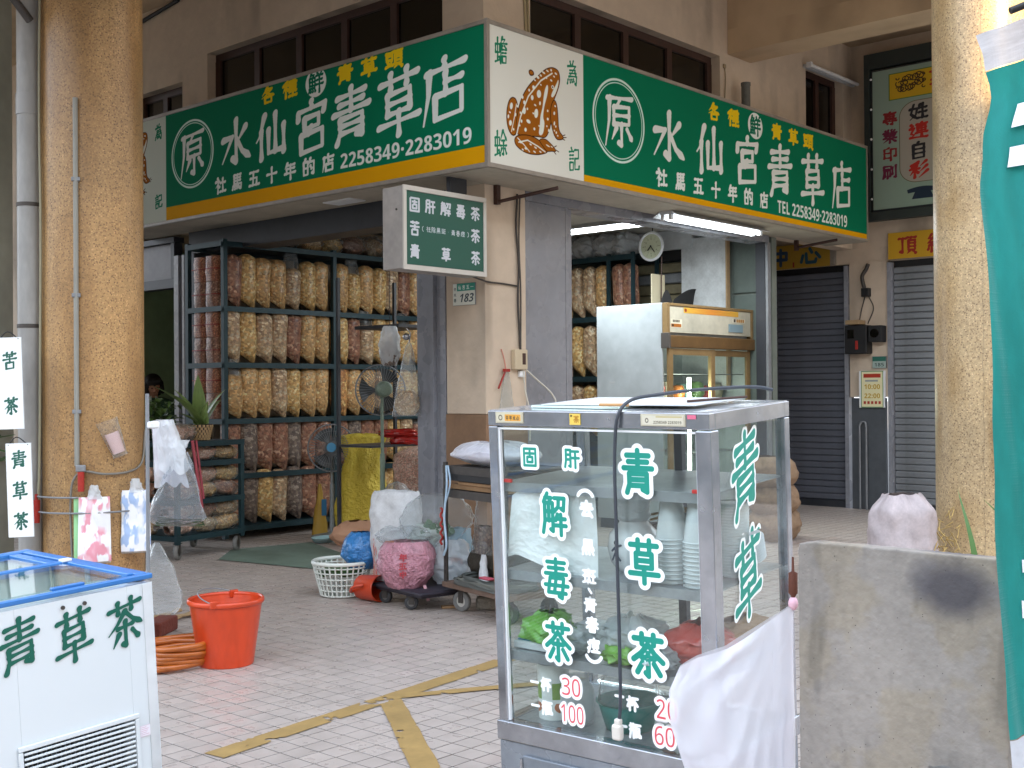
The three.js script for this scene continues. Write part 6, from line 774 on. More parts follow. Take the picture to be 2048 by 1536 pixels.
// ---------- inside and before the shop ----------
{ // herb cart
  const t = thing('herb_cart', 'dark green slotted metal cart on castors stacked with wrapped herb bundles', 'cart', [-1.2, 0, -2.42], 0.17), W = 0.78, D = 0.62;
  for (const [x, z] of [[0, 0], [W - 0.04, 0], [0, -D], [W - 0.04, -D]]) mesh('upright', join(span(x, x + 0.04, 0.13, 0.99, z - 0.003, z), span(x, x + 0.003, 0.13, 0.99, z - 0.036, z - 0.0035)), M.angleIron, t);
  for (const y of [0.2, 0.5, 0.82, 0.99]) mesh('shelf_frame', join(span(-0.003, W + 0.003, y - 0.045, y, 0.001, 0.004), span(-0.004, -0.0008, y - 0.045, y, -D, 0), span(0.003, W - 0.003, y - 0.012, y - 0.004, -D, -0.001)), M.angleIron, t);
  for (const [x, z] of [[0.04, -0.04], [W - 0.06, -0.04], [0.04, -D + 0.04], [W - 0.06, -D + 0.04]]) caster(t, x, z, 0.07, 0.14, 0.5, M.darkIron, M.wheelGrey);
  mesh('tie', join(rod([0.16, 1.0, 0.014], [0.26, 0.42, 0.02], 0.014, 6), rod([0.2, 1.0, 0.016], [0.27, 0.5, 0.03], 0.01, 6)), mat(0xb0505c, 0.6), t);
  t.updateMatrixWorld(true);
  const ROW = [[0.2, 'bottom', 3], [0.33, 'bottom', 3], [0.5, 'middle', 3], [0.63, 'middle', 3], [0.82, 'top', 3]];
  ROW.forEach(([y, rn, n], ri) => { for (let i = 0; i < n; i++) { const k = [7, 2, 0, 7, 3, 2, 7, 0, 3, 2, 7, 5, 2, 7, 0][ri * 3 + i], b = thing('herb_bundle', `${['left', 'centre', 'right'][i]} ${TONE[k]} wrapped herb bundle, ${ri === 1 || ri === 3 ? 'upper' : 'lower'} layer on the cart's ${rn} shelf`, 'bundle'); const hh = ri === 4 ? 0.12 : 0.135; const sh = () => bag(0.27, (v) => { const q = Math.pow(Math.sin(Math.PI * (0.05 + 0.9 * v)), 0.4); return [(hh / 2) * q, (hh / 2 + 0.01) * q]; }, { nu: 26, nv: 16, wr: 0.016, fr: 10, uvs: [1.5, 1] }).translate(0, -0.135, 0).rotateZ(Math.PI / 2); mesh('bundle', sh(), herbMat[k], b); const e = mesh('wrapping', sh(), M.clear, b); e.scale.setScalar(1.07); b.position.set(0.13 + i * 0.258, y + hh / 2, -0.12).applyMatrix4(t.matrixWorld); b.rotation.set(0, 0.17 + rr(-0.06, 0.06), rr(-0.12, 0.12)); } });
  for (const [i, y] of [0.27, 0.42, 0.57, 0.72].entries()) { const b = thing('herb_bundle', `${ORD[i]} bundle from below sticking out at the cart's left side`, 'bundle'); mesh('bundle', bag(0.34, (v) => { const q = Math.pow(Math.sin(Math.PI * (0.05 + 0.9 * v)), 0.45); return [0.075 * q, 0.07 * q]; }, { nu: 24, nv: 14, wr: 0.018 }).translate(0, -0.17, 0).rotateX(Math.PI / 2), herbMat[[2, 7, 3, 7][i]], b); b.position.set(0.03, y, -0.42).applyMatrix4(t.matrixWorld); }
  { const b = thing('herb_bundle', 'large loose wrapped herb bundle lying on the cart top', 'bundle'); const sh = bag(0.4, (v) => { const q = Math.pow(Math.sin(Math.PI * (0.05 + 0.9 * v)), 0.5); return [0.075 * q, 0.1 * q]; }, { nu: 28, nv: 18, wr: 0.03 }).translate(0, -0.2, 0).rotateZ(Math.PI / 2); mesh('bundle', sh, herbMat[7], b); mesh('wrapping', sh.clone().scale(1.06, 1.12, 1.06), M.clear, b); b.position.set(0.12, 1.06, -0.14).applyMatrix4(t.matrixWorld); b.rotation.y = 0.3; }
  const blade = (len, w, el, az, bend) => param((u, v) => { const r = v * len, s = (u - 0.5) * w * (1 - v ** 2.2) * 2, e = el + bend * v, x = Math.cos(e) * r, y = Math.sin(e) * r; return [Math.cos(az) * x - Math.sin(az) * s, y + 0.35 * Math.abs(s), Math.sin(az) * x + Math.cos(az) * s]; }, 4, 14);
  const al = mat(0x86a05c, 0.4, { map: rep(grime, 3), clearcoat: 0.2 });
  { const p = thing('aloe_plant', 'aloe plant with thick pointed leaves in a dark woven pot on the cart', 'plant'); const pot = []; for (let j = 0; j < 6; j++) for (let i = 0; i < 18; i++) { const a = ((i + (j % 2) * 0.5) / 18) * 6.283, r = 0.075 + j * 0.005; pot.push(box(0.022, 0.022, 0.008, 0, 0, 0, 0.003).rotateY(-a + Math.PI / 2).translate(Math.cos(a) * r, 0.012 + j * 0.022, Math.sin(a) * r)); } mesh('weave', join(pot), mat(0xb79a72, 0.7), p); mesh('pot', cyl(0.1, 0.07, 0.135, 0, 0.068, 0, 24), mat(0x2b1d18, 0.7), p);
    const Ls = [[0.56, 0.07, 1.0, 3.5, -0.3], [0.46, 0.075, 1.35, 2.6, 0.1], [0.4, 0.075, 1.45, 0.6, 0.1], [0.36, 0.06, 0.9, -0.3, -0.2], [0.26, 0.05, 0.7, 3.3, -0.2], [0.24, 0.05, 1.2, 1.4, 0], [0.3, 0.055, 0.8, 5.0, -0.3], [0.42, 0.06, 1.1, 4.2, -0.2], [0.5, 0.065, 0.95, 3.0, -0.3], [0.4, 0.06, 1.15, 0.2, -0.2], [0.36, 0.06, 0.8, -0.7, -0.3]]; for (const [len, w, el, az, bd] of Ls) { const q = mesh('leaf', blade(len, w, el, az, bd), al, p); q.position.y = 0.12; } p.position.set(0.46, 0.99, -0.2).applyMatrix4(t.matrixWorld); }
  { const p = thing('leafy_plant', 'dark bushy green plant behind the cart\'s bundles at left', 'plant'); const gl = []; for (let i = 0; i < 240; i++) { const a = rr(0, 6.28), r = 0.24 * Math.sqrt(rnd()), h = rr(0, 0.34), g = blade(rr(0.06, 0.12), 0.03, rr(-0.2, 1.2), rr(0, 6.28), -0.6); gl.push(g.translate(Math.cos(a) * r, h, Math.sin(a) * r)); } mesh('leaves', join(gl), mat(0x4a6330, 0.45), p); mesh('stem', rod([0, 0, 0], [0, 0.22, 0], 0.008), M.card, p); p.position.set(0.12, 1.0, -0.5).applyMatrix4(t.matrixWorld); }
}
function fan(label, x, z, h, R, turn, tiltDown, colr, hubCol) {
  const t = thing('pedestal_fan', label, 'fan', [x, 0, z], turn), m = mat(colr, 0.45, { map: rep(grime, 4) });
  mesh('base', lathe([[0.001, 0], [0.2, 0], [0.2, 0.02], [0.06, 0.045], [0.025, 0.06], [0.001, 0.06]], 28), m, t); mesh('pole', join(cyl(0.022, 0.026, h * 0.6, 0, h * 0.3, 0, 16), cyl(0.015, 0.015, h * 0.45, 0, h * 0.74, 0, 14)), m, t);
  const head = new THREE.Group(); head.name = 'head'; t.add(head); head.position.set(0, h, 0); head.rotation.x = tiltDown;
  mesh('motor', lathe([[0.001, -0.16], [0.05, -0.155], [0.068, -0.13], [0.072, -0.05], [0.05, -0.01], [0.001, 0]], 28).rotateX(Math.PI / 2), m, head);
  const gs = []; for (let i = 0; i < 44; i++) { const a = (i / 44) * 6.283; gs.push(tube([[Math.cos(a) * 0.04, Math.sin(a) * 0.04, 0.125], [Math.cos(a) * R * 0.7, Math.sin(a) * R * 0.7, 0.12], [Math.cos(a) * R, Math.sin(a) * R, 0.06], [Math.cos(a) * R * 0.75, Math.sin(a) * R * 0.75, 0.005], [Math.cos(a) * 0.05, Math.sin(a) * 0.05, -0.005]], 0.002, 14, 4)); }
  mesh('guard', join(gs, ring(R, 0.0075, 48, 6).translate(0, 0, 0.06), ring(R * 0.7, 0.002, 44, 5).translate(0, 0, 0.12)), M.alu, head); mesh('hub', cyl(0.045, 0.045, 0.02, 0, 0, 0, 24).rotateX(Math.PI / 2).translate(0, 0, 0.13), mat(hubCol, 0.4), head);
  mesh('blade', join([0, 1, 2].map((k) => param((u, v) => { const a = k * 2.094 + (u - 0.5) * 1.25 * (0.4 + 0.6 * v), r = lerp(0.03, R * 0.86, v); return [Math.cos(a) * r, Math.sin(a) * r, 0.06 + (u - 0.5) * 0.05]; }, 8, 8))), mat(0x43484a, 0.35, {}), head); return t;
}
fan('green grey pedestal fan seen from behind, taller, beside the hanging bag', 0.36, -1.6, 1.42, 0.225, 2.62, 0.05, 0x8fa392, 0x9aa8a0);
fan('pedestal fan with blue hub standing lower before the herb rack', 0.66, -2.66, 0.86, 0.225, -0.72, -0.1, 0x9fa7aa, 0x3f92c0);
{ // sacks and bits on the shop floor
  const y = thing('yellow_sack', 'tall yellow woven sack standing before the herb rack', 'sack', [0.86, 0, -2.42], -0.8); mesh('sack', bag(1.0, (v) => { const e = v > 0.999 ? 0.1 : 1, w = 0.92 + 0.12 * Math.sin(v * 7) - 0.16 * smoothstep(v, 0.55, 0.8) + 0.12 * smoothstep(v, 0.8, 1); return [0.25 * w * e, 0.18 * (1 - 0.6 * smoothstep(v, 0.5, 1)) * e, -0.03 * v]; }, { nu: 50, nv: 44, wr: 0.03, fr: 7 }), mat(0xdcc446, 0.5, { bumpMap: rep(crease, 1.5), bumpScale: 0.012 }), y);
  const b = thing('brown_sack', 'low slumped brown sack on the floor before the yellow sack', 'sack', [0.46, 0, -2.06], -0.6); mesh('sack', bag(0.22, (v) => [0.24 * Math.sqrt(Math.sin(Math.PI * (0.16 + 0.8 * v))), 0.16 * Math.sqrt(Math.sin(Math.PI * (0.16 + 0.8 * v)))], { nu: 40, nv: 16, wr: 0.03 }), mat(0xcb9c7e, 0.8), b);
  const s = thing('slipper', 'pale blue plastic scoop lying on the floor before the rack', 'scoop', [0.36, 0, -2.42], 0.4); mesh('scoop', lathe([[0.001, 0.012], [0.1, 0.016], [0.15, 0.05], [0.155, 0.05], [0.11, 0.006], [0.001, 0.002]], 30).scale(1, 1, 0.7), mat(0x9dc0c6, 0.4), s);
  const m = thing('yellow_bag', 'narrow yellow and blue bag leaning at the rack beside the fan pole', 'bag', [0.72, 0, -2.92], -0.5); mesh('bag', bag(0.5, (v) => [0.08 * (1 - 0.85 * v), 0.05 * (1 - 0.7 * v)], { nu: 24, nv: 16, wr: 0.01 }), mat(0xb5923c, 0.5), m); mesh('print', box(0.05, 0.16, 0.006, 0.035, 0.27, 0.035, 0.002), mat(0x2f6f96, 0.5), m);
  const w = thing('folded_mat', 'thin green plastic floor mat spread out before the herb cart', 'mat', [-0.35, 0, -1.9]); mesh('mat', boxUV(new THREE.ShapeGeometry((() => { const q = new THREE.Shape(); q.moveTo(-0.42, -0.75); q.lineTo(0.28, -0.3); q.lineTo(0.62, 0.6); q.lineTo(-0.15, 0.75); q.lineTo(-0.6, 0.3); q.closePath(); return q; })(), 4).rotateX(-Math.PI / 2).translate(0, 0.006, 0)), mat(0x75887a, 0.75, { map: rep(grime, 1.5) }), w);
  const r = thing('mesh_sack', 'pinkish brown mesh sack stacked behind the grey post', 'sack', [0.7, 0.42, -1.45], -0.7); mesh('sack', bag(0.5, sackProf(0.23, 0.18, 0.4, 0.2), { nu: 36, nv: 22, wr: 0.03 }), herbMat[7], r);
  const q = thing('crate', 'brown wooden crate under the mesh sack behind the grey post', 'crate', [0.72, 0, -1.45], -0.7); mesh('crate', join(span(-0.26, 0.26, 0.3, 0.4, 0.18, 0.2), span(-0.26, 0.26, 0.16, 0.26, 0.18, 0.2), span(-0.26, 0.26, 0.02, 0.12, 0.18, 0.2), span(-0.26, 0.26, 0.395, 0.415, -0.2, 0.178), span(-0.26, -0.24, 0, 0.394, -0.2, 0.178), span(0.24, 0.26, 0, 0.394, -0.2, 0.178)), M.board, q);
  const u = thing('clear_bag', 'pale clear bag of dried roots slumped on the floor left of the mesh sack', 'bag', [0.3, 0, -1.35], -0.7); mesh('content', bag(0.5, sackProf(0.17, 0.14, 0.4, 0.3), { nu: 30, nv: 20, wr: 0.025 }), herbMat[2], u); mesh('bag', bag(0.62, sackProf(0.185, 0.155, 0.3, 0.3), { nu: 34, nv: 22, wr: 0.03 }), M.clear, u);
  const k = thing('side_shelf', 'dark side shelf with red packets behind the grey post', 'shelf', [0.62, 0, -1.9]); mesh('board', join(span(-0.3, 0.4, 0.9, 0.92, -0.25, 0.2), ), M.darkFrame, k); mesh('board', span(-0.1, 0.4, 1.98, 2.01, -0.25, 0.35), M.darkFrame, k); mesh('upright', join(span(-0.3, -0.27, 0, 2.45, -0.28, -0.251), span(0.4, 0.43, 0, 2.45, -0.28, -0.251)), M.darkFrame, k);
  [['upper', 1.0, 0], ['lower', 0.93, 0.1]].forEach(([n, yy, dx]) => { const p = thing('red_packet', `${n} shiny red packet on the dark side shelf behind the post`, 'packet', [0.78 + dx * 0.4, yy - 0.02, -1.85 + dx], -0.7); mesh('packet', bag(0.075, (v) => [0.17 * Math.pow(Math.sin(Math.PI * (0.2 + 0.6 * v)), 0.3), 0.11 * Math.pow(Math.sin(Math.PI * (0.2 + 0.6 * v)), 0.3)], { nu: 40, nv: 10, wr: 0.03, sq: 4 }), mat(0xb0201a, 0.25, { clearcoat: 0.7 }), p); });
  const h = thing('clear_bag', 'clear bag of pale herbs hanging on a hook beside the grey post', 'bag', [-0.05, 1.2, -0.84], -0.84); mesh('bag', bag(0.6, (v) => [0.115 * Math.pow(1 - 0.97 * v, 0.7) + 0.004, 0.07 * Math.pow(1 - 0.95 * v, 0.8) + 0.004, 0.02 * v], { nu: 36, nv: 26, wr: 0.012, pleat: 0.004 }), M.clear, h); mesh('content', bag(0.2, (v) => [0.1 * Math.sqrt(Math.sin(Math.PI * (0.12 + 0.8 * v))), 0.055], { nu: 26, nv: 12, wr: 0.02 }).translate(0, 0.01, 0), herbMat[2], h); mesh('hook', join(tube([[0.02, 0.6, 0], [0.03, 0.68, 0.01], [0.0, 0.72, 0.0]], 0.006, 14), new THREE.SphereGeometry(0.03, 14, 10).translate(0.0, 0.65, 0.02)), M.steel, h);
  const g = thing('white_bag', 'small white and clear herb bag hanging high before the rack', 'bag', [0.0, 1.62, -1.1], -0.84); mesh('bag', bag(0.33, (v) => [0.085 * Math.pow(Math.sin(Math.PI * (0.12 + 0.8 * v)), 0.5), 0.06 * Math.pow(Math.sin(Math.PI * (0.12 + 0.8 * v)), 0.5)], { nu: 32, nv: 20, wr: 0.02 }), M.milky, g); mesh('content', bag(0.2, (v) => [0.074 * Math.pow(Math.sin(Math.PI * (0.12 + 0.8 * v)), 0.5), 0.05], { nu: 24, nv: 10, wr: 0.01 }), herbMat[4], g); mesh('string', rod([0, 0.32, 0], [0.0, 1.2, 0.0], 0.003, 5), M.black, g);
}
{ // glass door fridge
  const f = thing('display_fridge', 'tall white fridge with brown framed glass doors inside the right opening', 'fridge', [2.93, 0, -0.32]); const W = 1.64, H = 2.255, D = 0.86, m = mat(0xc3cbce, 0.4, { map: rep(grime, 0.6) }), br = mat(0x967a50, 0.5, { map: rep(grime, 1.5) });
  mesh('body', join(span(0, 0.03, 0.1, H, -D, -0.05, 0.006), span(W - 0.03, W, 0.1, H, -D, -0.05, 0.006), span(0.032, W - 0.032, 0.1, H, -D, -D + 0.03), span(0.032, W - 0.032, H - 0.36, H - 0.004, -D + 0.031, -0.052), span(0.032, W - 0.032, 0.1, 0.4, -D + 0.031, -0.052)), m, f); mesh('plinth', span(0.02, W - 0.02, 0, 0.098, -D + 0.02, -0.08), M.black, f);
  const head = mesh('head_panel', span(0.05, W - 0.05, 1.965, H - 0.028, -0.047, 0.002, 0.004), mat(0xd8d2bd, 0.45, { map: rep(grime, 1) }), f); mesh('head_frame', join(span(0, 0.048, 1.94, H, -0.049, 0.012, 0.004), span(W - 0.048, W, 1.94, H, -0.049, 0.012, 0.004), span(0.05, W - 0.05, H - 0.026, H, -0.049, 0.012, 0.003)), br, f);
  mesh('lip', span(0.0, W, 1.815, 1.937, -0.049, 0.03, 0.01), mat(0x735530, 0.45, { map: rep(grime, 2) }), f); mesh('corner_block', span(-0.01, 0.03, 1.81, 1.96, -0.06, 0.034, 0.004), mat(0x4f4a46, 0.5), f);
  const pr = (x0, x1, y0, y1, t) => { const p = mesh('print', new THREE.PlaneGeometry(x1 - x0, y1 - y0), mat(0xffffff, 0.5, { map: t }), head); p.position.set((x0 + x1) / 2, (y0 + y1) / 2, 0.0038); };
  pr(0.3, W - 0.3, 2.165, 2.222, canvasTex(512, 32, (q) => { const g = q.createLinearGradient(0, 0, 512, 0); g.addColorStop(0, '#cfa63e'); g.addColorStop(0.5, '#cf8434'); g.addColorStop(1, '#cfa23c'); q.fillStyle = g; q.fillRect(0, 0, 512, 32); q.fillStyle = '#8a3018'; q.beginPath(); q.arc(18, 16, 10, 0, 7); q.fill(); }));
  pr(0.07, 0.27, 2.015, 2.1, canvasTex(128, 64, (q) => { q.fillStyle = '#d8d2bd'; q.fillRect(0, 0, 128, 64); q.fillStyle = '#4a4238'; for (let k = 0; k < 5; k++) q.fillRect(24 + k * 16, 6, 12, 18); q.fillStyle = '#a8621c'; q.fillRect(6, 36, 112, 24); q.fillStyle = '#3a2c1c'; q.fillRect(12, 40, 24, 16); }));
  pr(W - 0.42, W - 0.17, 2.105, 2.145, canvasTex(128, 24, (q) => { q.fillStyle = '#d8d2bd'; q.fillRect(0, 0, 128, 24); q.fillStyle = '#a8742c'; for (let k = 0; k < 4; k++) q.fillRect(40 + k * 21, 2, 17, 20); q.fillStyle = '#3a2c1c'; q.fillRect(12, 2, 20, 20); }));
  mesh('thermostat', span(W - 0.5, W - 0.22, 2.0, 2.085, 0.0025, 0.012, 0.003), mat(0x7f959e, 0.4), head);
  const door = (x0, x1, z, nm) => { const d = mesh('door', join(span(x0, x0 + 0.075, 0.42, 1.81, z - 0.03, z, 0.006), span(x1 - 0.075, x1, 0.42, 1.81, z - 0.03, z, 0.006), span(x0 + 0.076, x1 - 0.076, 1.745, 1.808, z - 0.028, z - 0.002, 0.004), span(x0 + 0.076, x1 - 0.076, 0.42, 0.5, z - 0.028, z - 0.002, 0.004)), br, f); mesh('pane', span(x0 + 0.076, x1 - 0.076, 0.501, 1.744, z - 0.016, z - 0.012), M.glass, d); return d; };
  door(0.02, 0.86, 0.015); door(0.82, W - 0.02, -0.02);
  for (const y of [0.75, 1.02, 1.3, 1.56]) mesh('wire_shelf', join(...Array.from({ length: 20 }, (_, i) => [rod([0.05 + i * 0.081, y, -0.1], [0.05 + i * 0.081, y, -D + 0.05], 0.003, 4)]), rod([0.04, y, -0.1], [W - 0.04, y, -0.1], 0.005, 5)), M.alu, f);
  mesh('lamp_tube', cyl(0.02, 0.02, 0.95, 0.62, 1.05, -0.15, 14), new THREE.MeshStandardMaterial({ color: 0xffffff, emissive: 0xf4ffe8, emissiveIntensity: 4 }), f); const pl = new THREE.PointLight(0xf4ffe8, 0.5); pl.name = 'fridge_lamp_light'; pl.position.set(0.62, 1.3, -0.1); pl.shadow.radius = 3; f.add(pl);
  const cl = [0x4f6b3a, 0xa93a38, 0x8f8a78, 0xb0662e, 0x55706a]; let n = 0; for (const y of [1.305, 1.025]) for (let i = 0; i < 8; i++) { const k = n++ % 5, t = thing('fridge_pack', `${ORD[i]} packet from the left on the fridge's ${y > 1.2 ? 'upper' : 'lower'} visible shelf`, 'packet', [2.93 + 0.16 + i * 0.185, y, -0.32 - 0.42 + 0.05 * (i % 2)]); mesh('packet', bag(0.14 + 0.02 * (i % 3), (v) => [0.075 * Math.pow(Math.sin(Math.PI * (0.1 + 0.8 * v)), 0.4), 0.09 * Math.pow(Math.sin(Math.PI * (0.1 + 0.8 * v)), 0.4)], { nu: 22, nv: 10, wr: 0.02 }), mat(cl[k], 0.4), t); }
  mesh('mark', span(-0.0012, 0.0005, 1.47, 1.49, -0.7, -0.63), mat(0xb3b7b8, 0.5), f);
  const v = thing('black_basket', 'two black rounded things standing on top of the fridge', 'basket', [3.5, H + 0.002, -0.6]); mesh('shell', (param((a, b) => [0.28 + (a - 0.5) * 0.4, 0.3 * Math.sin(b * 1.5) * (1 - 0.3 * a * a) * (0.3 + 0.7 * a), -0.1 + 0.05 * b], 16, 10)), M.black, v); mesh('shell', (param((a, b) => [-0.18 + (a - 0.5) * 0.24, 0.16 * b * Math.sin(Math.PI * a), 0.02], 16, 4)), M.black, v);
  const x = thing('cardboard_strip', 'cream folded card standing on the fridge before the roller door', 'cardboard', [3.62, H + 0.002, -0.9]); mesh('card', span(-0.12, 0.12, 0, 0.36, 0, 0.012, 0.002), mat(0xc2b89c, 0.7), x); mesh('stick', rod([0.02, 0, 0.03], [0.04, 0.55, 0.03], 0.006), M.brownFrame, x);
}
{ // right side, near
  const s = thing('concrete_slab', 'stained grey slab standing upright at lower right with a scorched corner', 'slab', [-3.83, 0, 4.72], -1.608), w = 0.56, h = 0.993;
  const st = tex(1024, (u, v) => { const a = fbm(u, v, 3, 91, 6), b = fbm(u, v, 7, 95, 5), c = fbm(u, v, 60, 99, 2), g = fbm(u * 2, v * 0.5, 9, 93, 3), k = 0.82 + 0.3 * (a - 0.42) + 0.09 * (c - 0.5) - 0.12 * clamp((g - 0.55) * 5, 0, 1); let col = [160 * k, 152 * k, 144 * k]; col = mix3(col, [160 * k, 143 * k, 112 * k], clamp((b - 0.5) * 3, 0, 0.3)); const dx = (u - 0.43) / 0.1, dy = (v - 0.905) / 0.08, q = clamp(2 - Math.hypot(dx, dy) * 1.6 - (b - 0.5) * 1.2, 0, 1); col = mix3(col, [58, 56, 64], q * 0.72); if (hash(Math.floor(u * 500), Math.floor(v * 500), 4) > 0.9992) col = [58, 53, 50];  return col; });
  const o = new THREE.Shape(), jag = (a, b, n, nx, ny, amp, ph) => { for (let i = 1; i <= n; i++) { const t = i / n, q = amp * (Math.abs(pn.noise(t * n * 0.31, ph, 2)) + 0.6 * Math.max(0, pn.noise(t * n * 0.09, ph, 7))); o.lineTo(lerp(a[0], b[0], t) + nx * q, lerp(a[1], b[1], t) + ny * q); } };
  o.moveTo(0.004, 0); jag([0.004, 0], [w - 0.004, 0], 4, 0, 0, 0, 0); jag([w - 0.004, 0], [w - 0.004, h - 0.006], 70, -1, 0, 0.004, 3); jag([w - 0.004, h - 0.006], [0.05, h - 0.005], 60, 0, -1, 0.003, 5); jag([0.05, h - 0.006], [0.008, h - 0.01], 7, 0, -1, 0.008, 8); jag([0.008, h - 0.01], [0.004, h - 0.03], 5, 1, 0, 0.008, 9); jag([0.004, h - 0.03], [0.004, 0.01], 70, 1, 0, 0.003, 11);
  const g = boxUV(flat(new THREE.ExtrudeGeometry(o, { depth: 0.046, bevelEnabled: true, bevelThickness: 0.004, bevelSize: 0.004, bevelSegments: 2 }).translate(0, 0, -0.053)));
  mesh('slab', g, mat(0xffffff, 0.9, { map: st, bumpMap: rep(fineBump, 5), bumpScale: 0.002 }), s);
  const c = thing('cement_lump', 'small rough grey cement piece at the slab\'s lower right', 'block', [-3.9, 0.42, 5.15], -1.608); mesh('lump', bag(0.12, (v) => [0.045 * (1 - 0.2 * v), 0.03], { nu: 14, nv: 6, wr: 0.012, sq: 6 }), mat(0x9e9a97, 0.95, { map: rep(grime, 5) }), c); c.position.y = 0.36;
  const b = thing('banner', 'hanging teal cloth banner with white hems and letter strokes at the right edge', 'banner', [-4.41, 0, 5.44], -0.841);
  const edge = (y) => [[0.3, 0.07], [0.66, 0.06], [0.8, 0.054], [1.19, 0.034], [1.38, 0.022], [1.577, 0.014], [1.77, 0.01], [1.868, 0.024], [1.974, 0.048], [2.04, 0.035], [2.1, 0.018]].reduce((p, q, i, A) => (i && y >= A[i - 1][0] && y <= q[0] ? lerp(A[i - 1][1], q[1], smoothstep(y, A[i - 1][0], q[0])) : p), 0.07);
  const sheet = (y0, y1, o) => param((u, v) => { const y = lerp(y0, y1, v); return [edge(y) - 0.02 + u * 0.42, y + 0.12 * u * smoothstep(y, 1.6, 2.1), o + 0.022 * Math.sin(y * 5 + u * 3) + 0.02 * Math.sin(u * 13 + y * 2.5 + Math.sin(y * 3)) + 0.006 * Math.sin(u * 40 + y * 9)]; }, 60, Math.max(6, Math.round((y1 - y0) * 40)));
  const bm = (c2) => new THREE.MeshPhysicalMaterial({ color: c2, roughness: 0.85, transmission: 0.25, thickness: 0, side: THREE.DoubleSide, bumpMap: rep(weave, 3), bumpScale: 0.001, map: rep(grime, 1.2) });
  mesh('cloth', sheet(0.722, 2.018, 0), bm(0x159a94), b); mesh('hem', sheet(0.3, 0.72, 0), bm(0xe6eaf2), b); mesh('hem', sheet(2.02, 2.09, 0.001), bm(0xeef0f6), b);
  const bit = (u0, u1, y0, y1, sl = 0) => param((u, v) => { const x = lerp(u0, u1, u), y = lerp(y0, y1, v) + sl * u, uu = x / 0.42; return [edge(y) - 0.02 + x, y + 0.12 * uu * smoothstep(y, 1.6, 2.1), 0.004 + 0.022 * Math.sin(y * 5 + uu * 3) + 0.02 * Math.sin(uu * 13 + y * 2.5 + Math.sin(y * 3)) + 0.006 * Math.sin(uu * 40 + y * 9)]; }, 6, 6);
  mesh('lettering', join(bit(0.05, 0.3, 1.895, 1.94, 0.0), bit(0.05, 0.3, 1.82, 1.858, 0.0), bit(0.055, 0.3, 1.04, 1.065), bit(0.05, 0.3, 0.95, 0.985, -0.03)), mat(0xe9ecf2, 0.8), b);
  mesh('rod', rod([0.05, 2.125, 0.005], [0.45, 2.28, 0.02], 0.007), M.black, b); mesh('pole', rod([0.44, 0.0, 0.03], [0.44, 2.3, 0.03], 0.014), M.alu, b);
  const a = thing('aloe_plant', 'narrow green pointed leaves rising behind the slab before the right column', 'plant', [-2.9, 0, 4.9]); const bl = (pts, w) => param((u, v) => { const cv = new THREE.CatmullRomCurve3(pts.map((q) => V3(...q))), p = cv.getPoint(v), s = (u - 0.5) * w * (1 - v) ** 0.8; return [p.x + s * 0.6665, p.y, p.z + s * 0.7455]; }, 3, 14);
  mesh('pot', lathe([[0.001, 0.002], [0.11, 0.002], [0.14, 0.3], [0.15, 0.32], [0.13, 0.32], [0.001, 0.28]], 28), mat(0x8a4b30, 0.8, { map: rep(grime, 4) }), a); for (const [p, w] of [[[[0, 0.3, 0], [-0.02, 0.7, -0.03], [0.01, 0.88, -0.06], [0.06, 1.07, -0.13]], 0.045], [[[0.02, 0.3, 0.02], [0.03, 0.75, 0.12], [0.02, 0.93, 0.08], [-0.02, 1.05, -0.02]], 0.04], [[[0, 0.3, 0], [0.1, 0.6, 0.1], [0.2, 0.72, 0.2]], 0.05], [[[0, 0.3, 0], [-0.08, 0.5, 0.1], [-0.16, 0.6, 0.2]], 0.05]]) mesh('leaf', bl(p, w), mat(0x4f7a35, 0.4, { map: rep(grime, 4) }), a);
  const k = thing('white_sack', 'open pinkish white woven sack with straw beside the right column', 'sack', [-0.66, 0, 3.6], -0.6); mesh('sack', bag(0.84, (v) => [0.165 * (0.86 + 0.2 * Math.sin(v * 2.7)) * (v > 0.9 ? lerp(1, 0.55, (v - 0.9) / 0.1) : 1), 0.15 * (0.9 + 0.1 * Math.sin(v * 3)) * (v > 0.9 ? lerp(1, 0.5, (v - 0.9) / 0.1) : 1), 0.05 * Math.sin(v * 2) - 0.02], { nu: 44, nv: 36, wr: 0.024 }), mat(0xd4c6c6, 0.7, { bumpMap: rep(weave, 2), bumpScale: 0.002, map: rep(grime, 1.2) }), k);
  const sg = []; for (let i = 0; i < 90; i++) { const x = 0.19 + rr(-0.05, 0.12), y = rr(0.35, 0.72), z = rr(-0.05, 0.12); sg.push(rod([x, y, z], [x + rr(-0.06, 0.06), y + rr(-0.08, 0.06), z + rr(-0.04, 0.06)], 0.003, 4)); } const sw = mesh('straw', join(sg), mat(0xb09458, 0.8), k); sw.userData.kind = 'stuff';
  const br = ['bottom', 'middle', 'top']; br.forEach((n, i) => { const q = thing('brown_sack', `${n} sack of the brown sack pile behind the cabinet's right edge`, 'sack', [3.16 - 0.05 * i, 0.24 * i, 0.72], 0.4 + i * 0.3); mesh('sack', bag(0.3, (v) => [0.34 * Math.pow(Math.sin(Math.PI * (0.1 + 0.8 * v)), 0.4) * (1 - 0.1 * i), 0.24 * Math.pow(Math.sin(Math.PI * (0.1 + 0.8 * v)), 0.4)], { nu: 40, nv: 14, wr: 0.03 }), M.burlap, q); });
}
